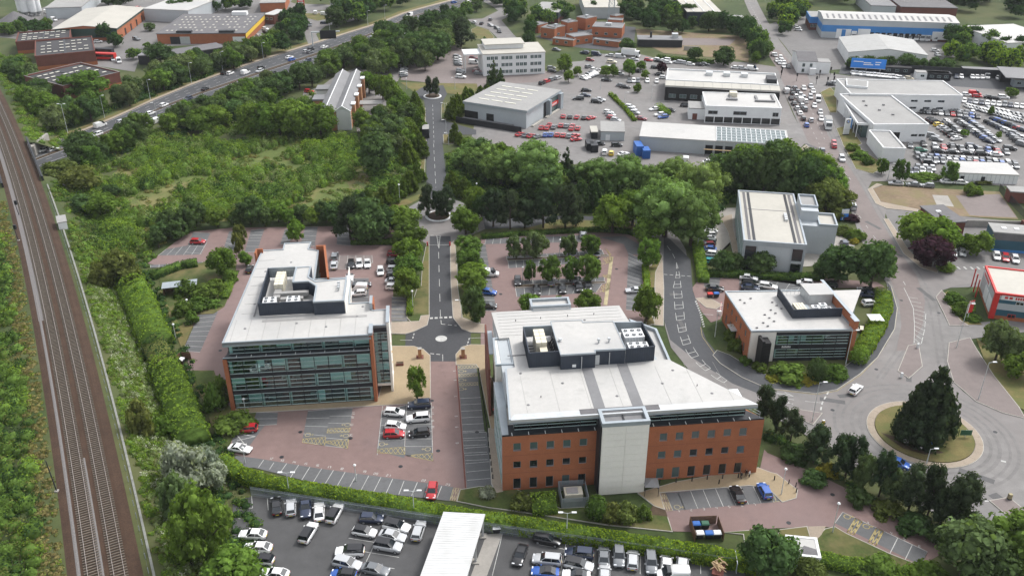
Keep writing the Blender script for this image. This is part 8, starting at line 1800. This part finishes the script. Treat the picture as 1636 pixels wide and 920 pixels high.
# ------------------------------------------------------------------ street furniture, people, small things
def lamp(label,b,ty,arm=1,hgt=None,name='street_lamp',m='lamp_metal'):
    p = G(*b); h = hgt or max(3.5,HT(p.x,p.y,ty)); e = empty(name,(p.x,p.y,0)); tag(e,label,'lamp post','lamp posts')
    obj('column',MB().cyl(0,0,0,1.2,.11,.11,8).cyl(0,0,1.2,h,.085,.05,8).mesh('column',m),e)
    for s_ in ((arm,) if arm in (1,-1) else (1,-1) if arm == 2 else ()):
        obj('arm',MB().tube((0,0,h-.05),(s_*.9,0,h+.12),.04,.035).mesh('arm',m),e); obj('lantern',MB().box(min(s_*.7,s_*1.5),max(s_*.7,s_*1.5),-.16,.16,h+.06,h+.2).mesh('lantern','white_wall'),e)
    if arm == 0: obj('lantern',MB().cyl(0,0,h,h+.14,.12,.30,10).cyl(0,0,h+.14,h+.36,.30,.16,10).mesh('lantern','white_wall'),e)
LS = [('tall twin-headed white lamp post beside the bridge',(109.5,216.8),166.7,2),('second lamp post from the bridge on the dual carriageway verge',(167.4,189),153,1),('third lamp post from the bridge on the dual carriageway verge',(240.6,160.4),128,1),('fourth lamp post from the bridge on the dual carriageway verge',(306,133),101,1),('fifth lamp post from the bridge on the dual carriageway verge',(356,114),83,1),
 ('lamp post in the middle of the dual carriageway',(251,188),165,-1),('lamp post left of the slip road mouth',(421,95),69,1),('lamp post on the carriageway right of the gantry',(528,60),38,1),('lamp post at the dark trees along the far carriageway',(588,41),18,1),('farthest lamp post along the dual carriageway',(615,31),9,1),('lamp post on the pavement beside the trade unit verge',(1563,638),579,1),('lamp post beside the give-way line at the roundabout',(1297.4,674),611,1),('lamp post below the red totem sign',(1528,556),486,1),('lamp post at the brick fin corner',(1351,582),528,1),
 ('lamp post on the rim of the big roundabout',(1480,741),729,1),('round-headed lamp post by the blue car bays',(1248,790),750,0),('round-headed lamp post by the accessible bays',(1330,850),805,0),('lamp post left of the brick fin office',(1142,538),498,0),('lamp post on the car park verge',(1037,425),404,-1),('round-headed lamp post at the bright clipped hedge',(1114,398),377,0),('lamp post beside the wash canopy hedge',(662,824),784,2),('double-armed lamp post in the fenced compound',(905,861),819,2),('lamp post at the left end of the compound',(463,792),755,2),('round-headed lamp post before the glass-fronted office',(393,661),639,0),
 ('lamp post at the right rim of the near planted roundabout',(762,321),294,0),('lamp post at the left rim of the near planted roundabout',(639,324),296,0),('nearest lamp post on the right of the avenue',(717,232),213,-1),('second lamp post on the right of the avenue',(713,216),192,-1),('third lamp post on the right of the avenue',(711,186),165,-1),('lamp post on the forecourt lawn right of the far roundabout',(727,143),125,-1),('lamp post on the forecourt lawn left of the far roundabout',(650,143),126,0),('lamp post left of the zebra blocks',(660,494),466,0),('lamp post right of the zebra blocks',(738,508),480,-1),('round-headed lamp among the rear car park trees',(894,410),384,0),('round-headed lamp among the front car park trees',(835,448),428,0),
 ('round-headed lamp in the bays by the hedge',(569,768),750,0),('round-headed lamp beside the white coupe',(392,740),722,0),('tall lamp mast between the stored cars',(1612,218),188,2),('lamp post at the scrub plot corner',(1418,288),262,1),('lamp post above the crossroad',(1366,116),92,1),('lamp post by the black showroom corner',(1041,158),137,1),('lamp post on the triangular lawn',(998,166),148,1),('lamp post by the dealership forecourt',(959,143),126,1),('lamp post behind the hotel',(644,74),54,1),('round-headed lamp in the left garden',(302,500),484,0),('round-headed lamp by the left lawn',(281,540),524,0)]
for q in LS: lamp(q[0],q[1],q[2],q[3])
# palisade fence round the compound
e = empty('palisade_fence'); tag(e,'grey steel palisade fence below the yellow-green hedge','fence'); P = [G(*p) for p in ((402,792),(560,817),(700,838),(820,856),(1000,881),(1172,907))]; b = MB(); rl = MB()
for a,c in zip(P,P[1:]):
    L = (c-a).length; n = int(L/.17)
    for i in range(n): q = a.lerp(c,i/n); b.box(q.x-.035,q.x+.035,q.y-.01,q.y+.01,.05,2.2)
    for z in (.5,1.7): rl.tube((a.x,a.y+.03,z),(c.x,c.y+.03,z),.04,n=4)
o = obj('pale',b.mesh('pale','grey_metal'),e); o['kind'] = 'stuff'; obj('rail',rl.mesh('rail','grey_metal'),e)
# bollards
bm_ = MB().cyl(0,0,0,.95,.11,.10,8).cyl(0,0,.95,1.02,.10,.04,8).mesh('bollard','black'); bl = [(T(2,3,q)[0],'along the brick entrance front') for q in ((933,330),(1037,322),(1138,315),(1235,304),(1333,299),(1310,332),(922,362),(1433,292))]+[(T(3,3,q)[0],'on the buff corner by the blue car') for q in ((43,308),(135,332),(180,350),(183,386))]+[((765+i*1.05,594+i*7.4),'along the side path of the brick office') for i in range(15)]+[(T(1,3,(1478+i*5.5,88+i*42))[0],'along the lower side path of the brick office') for i in range(6)]
for ph_ in sorted({q[1] for q in bl}):
    for k,q in enumerate([q for q in bl if q[1] == ph_]): p = G(*q[0]); tag(obj('bollard',bm_,None,(p.x,p.y,.1)),'black bollard, %s of its row %s' % (nth(k),ph_),'bollard','black bollards '+ph_)
# people: one skinned body each
def person(label,px_,pants,top,hair,heading,arm=.12):
    p = G(*px_); me = bpy.data.meshes.new('person'); V = [(0,0,.95),(0,0,1.15),(0,.01,1.38),(0,.02,1.52),(0,.03,1.62),(0,.03,1.72)]; E = [(0,1),(1,2),(2,3),(3,4),(4,5)]; rad = [(.15,.11),(.14,.10),(.17,.11),(.06,.06),(.085,.10),(.07,.085)]
    for s_ in (-1,1):
        k = len(V); V += [(s_*.10,0,.88),(s_*.11,.05*s_,.48),(s_*.11,.03*s_,.08),(s_*.115,.16+.03*s_,.04)]; E += [(0,k),(k,k+1),(k+1,k+2),(k+2,k+3)]; rad += [(.095,.10),(.065,.065),(.045,.05),(.04,.035)]
        k = len(V); V += [(s_*.20,0,1.40),(s_*(.24+arm*.3),-.02,1.12),(s_*.24,arm,.88),(s_*.24,arm+.05,.78)]; E += [(2,k),(k,k+1),(k+1,k+2),(k+2,k+3)]; rad += [(.06,.06),(.045,.045),(.035,.035),(.04,.025)]
    me.from_pydata(V,E,[]); t = bpy.data.objects.new('tmp',me); COL.objects.link(t); sk_ = t.modifiers.new('s','SKIN'); t.modifiers.new('d','SUBSURF').levels = 1
    for i,r_ in enumerate(rad): me.skin_vertices[0].data[i].radius = r_
    me.skin_vertices[0].data[0].use_root = True
    bpy.context.view_layer.update(); nm = bpy.data.meshes.new_from_object(t.evaluated_get(bpy.context.evaluated_depsgraph_get())); bpy.data.objects.remove(t)
    nm.materials.clear()
    for m_ in ('skin',hair,top,pants,'black'): nm.materials.append(MATS[m_])
    for f in nm.polygons:
        z = f.center.z; f.material_index = 4 if z < .09 else 3 if z < .95 and abs(f.center.x) < .21 else (1 if z > 1.66 or (z > 1.57 and f.center.y < -.0) else 0) if z > 1.47 else 0 if z < .86 else 2; f.use_smooth = True
    o = obj('person',nm,None,(p.x,p.y,.1),heading); tag(o,label,'person')
person('person in black clothes standing at the brick entrance corner',T(2,3,(1450,300))[0],'cloth_black','cloth_black','hair',2.0); person('person in dark jacket over white shirt in the middle of the trio',T(2,3,(1482,284))[0],'cloth_black','cloth_black','hair',2.6,.2); person('person in white shirt and black trousers facing the trio',T(2,3,(1503,290))[0],'cloth_black','shirt_white','hair',1.4,.2); person('person in red top on the path beside the brick office',(789,662),'cloth_black','cloth_red','hair',.3)
# gazebo, generator pen, bike shelter, bin stores
p = G(1039,786); e = empty('gazebo',(p.x,p.y,.1)); tag(e,'small grey pyramid-roofed gazebo beside the white stair tower','gazebo'); obj('canopy',MB().add([(-1.3,-1.3,2.1),(1.3,-1.3,2.1),(1.3,1.3,2.1),(-1.3,1.3,2.1),(0,0,2.9)],[(0,1,4),(1,2,4),(2,3,4),(3,0,4),(3,2,1,0)]).mesh('canopy','roof_grey'),e)
for x,y in ((-1.2,-1.2),(1.2,-1.2),(1.2,1.2),(-1.2,1.2)): obj('leg',MB().cyl(x,y,0,2.1,.05,.05,6).mesh('leg','charcoal'),e)
A = G(897,812); g = Bld('generator_enclosure','grey palisade pen around a pale generator beside the clipped hedge block','enclosure',A,R(5))
for (x0,x1,y0,y1) in ((0,4.8,0,.08),(0,4.8,4.6,4.68),(0,.08,.1,4.6),(4.72,4.8,.1,4.6)):
    b = MB(); L = max(x1-x0,y1-y0)
    for i in range(int(L/.2)): 
        t = i*.2; b.box(x0+(t if x1-x0 > 1 else 0),x0+(t+.14 if x1-x0 > 1 else .08),y0+(t if y1-y0 > 1 else 0),y0+(t+.14 if y1-y0 > 1 else .08),0,2.2)
    obj('fence_side',b.mesh('fence_side','grey_metal'),g.e)
g.box('generator','ivory',.8,4.0,1.4,3.6,.1,1.7); g.box('exhaust_cover','steel',1.2,3.2,1.7,3.2,1.7,1.9)
g = Bld('bike_shelter','timber bike shelter with pale sheet roof in the garden by the scrubland','shelter',G(262,474),R(14)); g.box('wall','wood',0,8,2.4,2.6,0,2.2); g.box('wall','wood',0,.15,0,2.4,0,2.0)
for k in range(4): g.box('post','wood',.1+k*2.55,.22+k*2.55,0,.15,0,2.4)
for k in range(4): g.box('roof_sheet','grey_metal',-.2+k*2.1,1.86+k*2.1,-.4,3.0,2.42+.01*(k % 2),2.5+.01*(k % 2))
def pen(label,a,rz,w,d,bins,m='wood'):
    g = Bld('bin_store',label,'bin store',G(*a),rz)
    for k in range(int(w/.22)): g.box('board',m,k*.22,k*.22+.19,d,d+.06,0,1.8)
    for x in (0,w):
        for k in range(int(d/.22)): g.box('board',m,x-.03,x+.03,k*.22,k*.22+.19,0,1.8)
    for i,(x,y,c) in enumerate(bins):
        q = G(*a)+Vector((x*math.cos(rz)-y*math.sin(rz),x*math.sin(rz)+y*math.cos(rz))); e = empty('wheelie_bin',(q.x,q.y,.02),rz); tag(e,'%s large wheeled bin, %s in the %s' % ({'bin_blue': 'blue-lidded','bin_green': 'green','white_wall': 'white-lidded','red_trim': 'red-lidded'}[c],nth(i),label.split(',')[0]),'bin'); obj('tub',cached('tub',lambda: MB().add([(-.55,-.4,.15),(.55,-.4,.15),(.55,.4,.15),(-.55,.4,.15),(-.65,-.5,1.15),(.65,-.5,1.15),(.65,.5,1.15),(-.65,.5,1.15)],BOXF).mesh('tub','charcoal')),e); obj('lid',cached(('lid',c),lambda: MB().add([(-.7,-.55,1.15),(.7,-.55,1.15),(.7,.55,1.15),(-.7,.55,1.15),(-.6,-.4,1.32),(.6,-.4,1.32),(.6,.4,1.36),(-.6,.4,1.36)],BOXF).mesh('lid',c)),e)
pen('timber bin pen behind the hedge',(1110,866),R(3),4.8,4.2,[(.9,3.2,'bin_blue'),(2.4,3.2,'bin_green'),(1.0,1.0,'white_wall'),(2.5,.9,'bin_blue'),(3.9,.9,'white_wall')]); pen('dark timber bin pen by the tall hedge',(294,588),R(80),3.4,2.4,[(1.6,1.3,'white_wall')]); pen('kerbside bin corner by the brick fin office',(1131,473),R(6),1.2,.4,[(.2,-.8,'red_trim'),(1.8,-.8,'bin_blue')]); pen('bin corner behind the grey plant block',(1293,335),R(-5),2.4,.6,[(.6,-.8,'bin_blue')]); pen('lone bin spot by the palisade',(790,845),R(5),.5,.3,[(.3,-.8,'white_wall')])
# skip of pallets, picnic table, parasol, piers, bench
g = Bld('skip','rusty skip heaped with broken pallets in the compound','skip',G(*ZD((1240,680))[0]),R(70)); b = MB(); b.add([(-1.2,-.7,.2),(1.2,-.7,.2),(1.2,.7,.2),(-1.2,.7,.2),(-1.7,-.9,1.2),(1.7,-.9,1.2),(1.7,.9,1.2),(-1.7,.9,1.2)],BOXF); obj('tub',b.mesh('tub','brick_dark'),g.e); rq = random.Random(2)
for k in range(26): b = MB(); L = rq.uniform(.6,1.1); b.box(-L,L,-.06,.06,0,.04); o = obj('plank',b.mesh('plank','wood_pale'),g.e,(rq.uniform(-.8,1.4),rq.uniform(-.6,.6),1.15+k*.035)); o.rotation_euler = (rq.uniform(-.4,.4),rq.uniform(-.5,.5),rq.uniform(0,3.1))
g = Bld('picnic_table','pale timber picnic table beside the brick fin','table',G(1376,528),R(70)); g.box('top','ivory',-1,1,-.4,.4,.72,.78); g.box('bench','ivory',-1,1,-1.0,-.7,.42,.47); g.box('bench','ivory',-1,1,.7,1.0,.42,.47)
for x in (-.7,.7): g.box('frame','wood',x-.05,x+.05,-.95,.95,.1,.72)
p = G(1396,520); e = empty('parasol',(p.x,p.y,0)); tag(e,'white square parasol over the garden table','parasol'); obj('pole',MB().cyl(0,0,0,2.6,.04,.04,6).mesh('pole','charcoal'),e); obj('canopy',MB().add([(-1.6,-1.6,2.2),(1.6,-1.6,2.2),(1.6,1.6,2.2),(-1.6,1.6,2.2),(0,0,2.75)],[(0,1,4),(1,2,4),(2,3,4),(3,0,4)]).mesh('canopy','white_wall'),e)
for i,x in enumerate((671,740)):
    g = Bld('gate_pier','square brick gate pier on the %s of the mini roundabout' % ('left plaza' if i == 0 else 'right plaza'),'pillar',G(x,571),AX); g.box('shaft','brick_tan',-.38,.38,-.38,.38,.1,2.3); g.box('base','brick_dark',-.8,.8,-.8,.8,.1,.22); g.box('cap','concrete',-.45,.45,-.45,.45,2.3,2.42)
g = Bld('planter','low dark square planter on the plaza by the stair wall','planter',G(639,583),AX); g.box('box','brick_dark',-.8,.8,-.5,.5,.1,.6); g.box('soil','soil',-.7,.7,-.4,.4,.6,.64)
# road signs and islands
def board(label,at_,w,h,z,m,rz=0.,extra=(),post='lamp_metal',name='road_sign'):
    g = Bld(name,label,'sign',G(*at_),rz); g.box('post',post,-.05,.05,0,.1,0,z+h); pl = g.box('panel',m,-w/2,w/2,-.06,0,z,z+h)
    for (x0,x1,z0,z1,mm) in extra: g.box('mark',mm,x0*w-w/2,x1*w-w/2,-.075,-.06,z+z0*h,z+z1*h)
    return g
board('red and white totem sign before the trade unit',(1545,512),1.7,3.2,2.2,'red_trim',.4,[(0,.18,0,1,'white_wall'),(.3,.95,.82,.9,'white_wall')]); board('blue and white office sign beside the main road',(1348,353),2.2,3.4,.3,'blue_sign',.1,[(0,1,.6,1,'white_wall'),(.2,.3,0,.6,'white_wall')]); c = board('black and white chevron board on the big roundabout',(1481,722),3.4,.6,.8,'black',0,[(.04+k*.25,.16+k*.25,.15,.85,'white_wall') for k in range(4)])
g = Bld('road_sign','round blue arrow sign above the chevron board','sign',G(1484,722),0); g.put('panel',disc(.5,-.1,'blue_sign'),(0,0,2.2)); g.box('post','lamp_metal',-.04,.04,0,.08,.3,2.6); board('white direction sign on the left of the big roundabout',(1449,712),1.8,.8,.8,'white_wall'); board('green direction sign at the right of the big roundabout',(1541,700),2.2,1.2,.8,'bin_green'); board('small blue sign in the flower bed',(1257,606),1.2,.35,1.2,'blue_sign')
for i,q in enumerate(((955,385),(852,572),(353,875))): g = Bld('traffic_bollard',('white traffic bollard at the upper splitter island','white traffic bollard at the roundabout splitter tip','yellow traffic bollard on the left approach island')[i],'bollard',G(*T(3,2,q)[0]),0); g.box('body','white_wall' if i < 2 else 'yellow_trim',-.25,.25,-.2,.2,.13,1.2); g.box('cap','white_wall',-.22,.22,-.17,.17,1.2,1.3)
g = Bld('traffic_bollard','cream traffic bollard on the lower right splitter island','bollard',G(*T(3,3,(1540,430))[0]),0); g.box('body','cream_paint',-.3,.3,-.25,.25,.13,1.3); g.box('base','charcoal',-.35,.35,-.3,.3,.1,.35)
g = Bld('barrier','red and white drop-arm barrier at the brick fin office court','barrier',G(1150,503),R(75)); g.box('box','white_wall',-.25,.25,-.25,.25,0,1.1)
for k in range(8): g.box('arm_segment','red_trim' if k % 2 else 'white_wall',.1+k*.55,.65+k*.55,-.05,.05,1.0,1.12)
for i,(x,y) in enumerate(((683,393),(719,393))): g = Bld('road_gate','small red gate post at the %s kerb of the avenue entrance' % ('left' if i == 0 else 'right'),'gate',G(x,y),0); g.box('post','red_trim',-.2,.2,-.15,.15,0,1.2); g.box('foot','charcoal',-.3,.3,-.25,.25,0,.15)
for i,q in enumerate(((330,500),(400,480),(420,515),(85,500),(185,520),(310,540),(380,545),(420,540),(90,480))):
    g = Bld('traffic_signal','traffic signal post, %s of those clustered at the busy junction' % nth(i),'traffic light',G(*T(3,0,q)[0]),0,'traffic signals at the junction'); g.box('post','charcoal',-.08,.08,-.08,.08,0,3.2); g.box('head','black',-.3,.3,-.2,.2,2.4,3.7)
g = Bld('overhead_sign','dark matrix sign on a pale portal over the slip road','sign',G(500,74),R(10)); g.box('post','lamp_metal',-.3,.3,-.3,.3,0,7); g.box('beam','lamp_metal',-.3,14,-.3,.3,6.6,7.2); g.box('panel','black',4,12,-.5,-.3,3.4,7.6)
g = Bld('price_totem','red and white price totem sign by the top junction','sign',G(482,18),R(5)); g.box('panel','red_trim',-2,2,-.3,.3,1,8)
for k in range(3): g.box('price_row','white_wall',-1.5,1.5,-.35,-.3,3+k*1.5,3.8+k*1.5)
g = Bld('relay_cabin','pale metal relay cabin on the railway bank','cabin',G(93,358,4.5),R(-62),z=4.3); g.box('wall','white_wall',0,5,0,2.2,0,2.4); g.box('roof','roof_pale',-.15,5.15,-.15,2.35,2.4,2.6); g.box('door','grey_metal',1.0,1.9,-.05,0,.1,2.1)
g = Bld('steel_gate','grey steel gate leaf at the compound corner','gate',G(*ZD((1400,690))[0]),R(85)); g.box('frame','steel',0,3.2,0,.1,.1,.25); g.box('frame','steel',0,3.2,0,.1,2.0,2.15)
for k in range(9): g.box('bar','steel',.1+k*.36,.18+k*.36,.02,.08,.25,2.0)
b = MB(); pf = [G(*p) for p in T(3,1,(1475,300),(1640,480),(1720,570))]; e = empty('yard_fence'); tag(e,'dark steel mesh fence along the demolished yard','fence')
for a,c in zip(pf,pf[1:]):
    n = int((c-a).length/.5)
    for i in range(n): q = a.lerp(c,i/n); b.box(q.x-.05,q.x+.05,q.y-.05,q.y+.05,0,2.4)
o = obj('pale',b.mesh('pale','charcoal'),e); o['kind'] = 'stuff'; rl = MB()
for a,c in zip(pf,pf[1:]):
    for z in (.4,2.2): rl.tube((a.x,a.y,z),(c.x,c.y,z),.06,n=4)
obj('rail',rl.mesh('rail','charcoal'),e)
# thin summer haze over the whole view
hm = bpy.data.materials.new('haze_air'); hm.use_nodes = True; t_ = hm.node_tree; t_.nodes.remove(t_.nodes['Principled BSDF']); pv = t_.nodes.new('ShaderNodeVolumePrincipled'); pv.inputs['Density'].default_value = .00006; pv.inputs['Color'].default_value = (.86,.90,.95,1); t_.links.new(pv.outputs[0],t_.nodes['Material Output'].inputs['Volume']); MATS['haze_air'] = hm
o = obj('haze',mesh('haze',boxv(-3100,3100,-700,6100,-2,112),BOXF,'haze_air')); o['kind'] = 'stuff'; tag(o,'thin pale summer haze softening the far trees','haze')
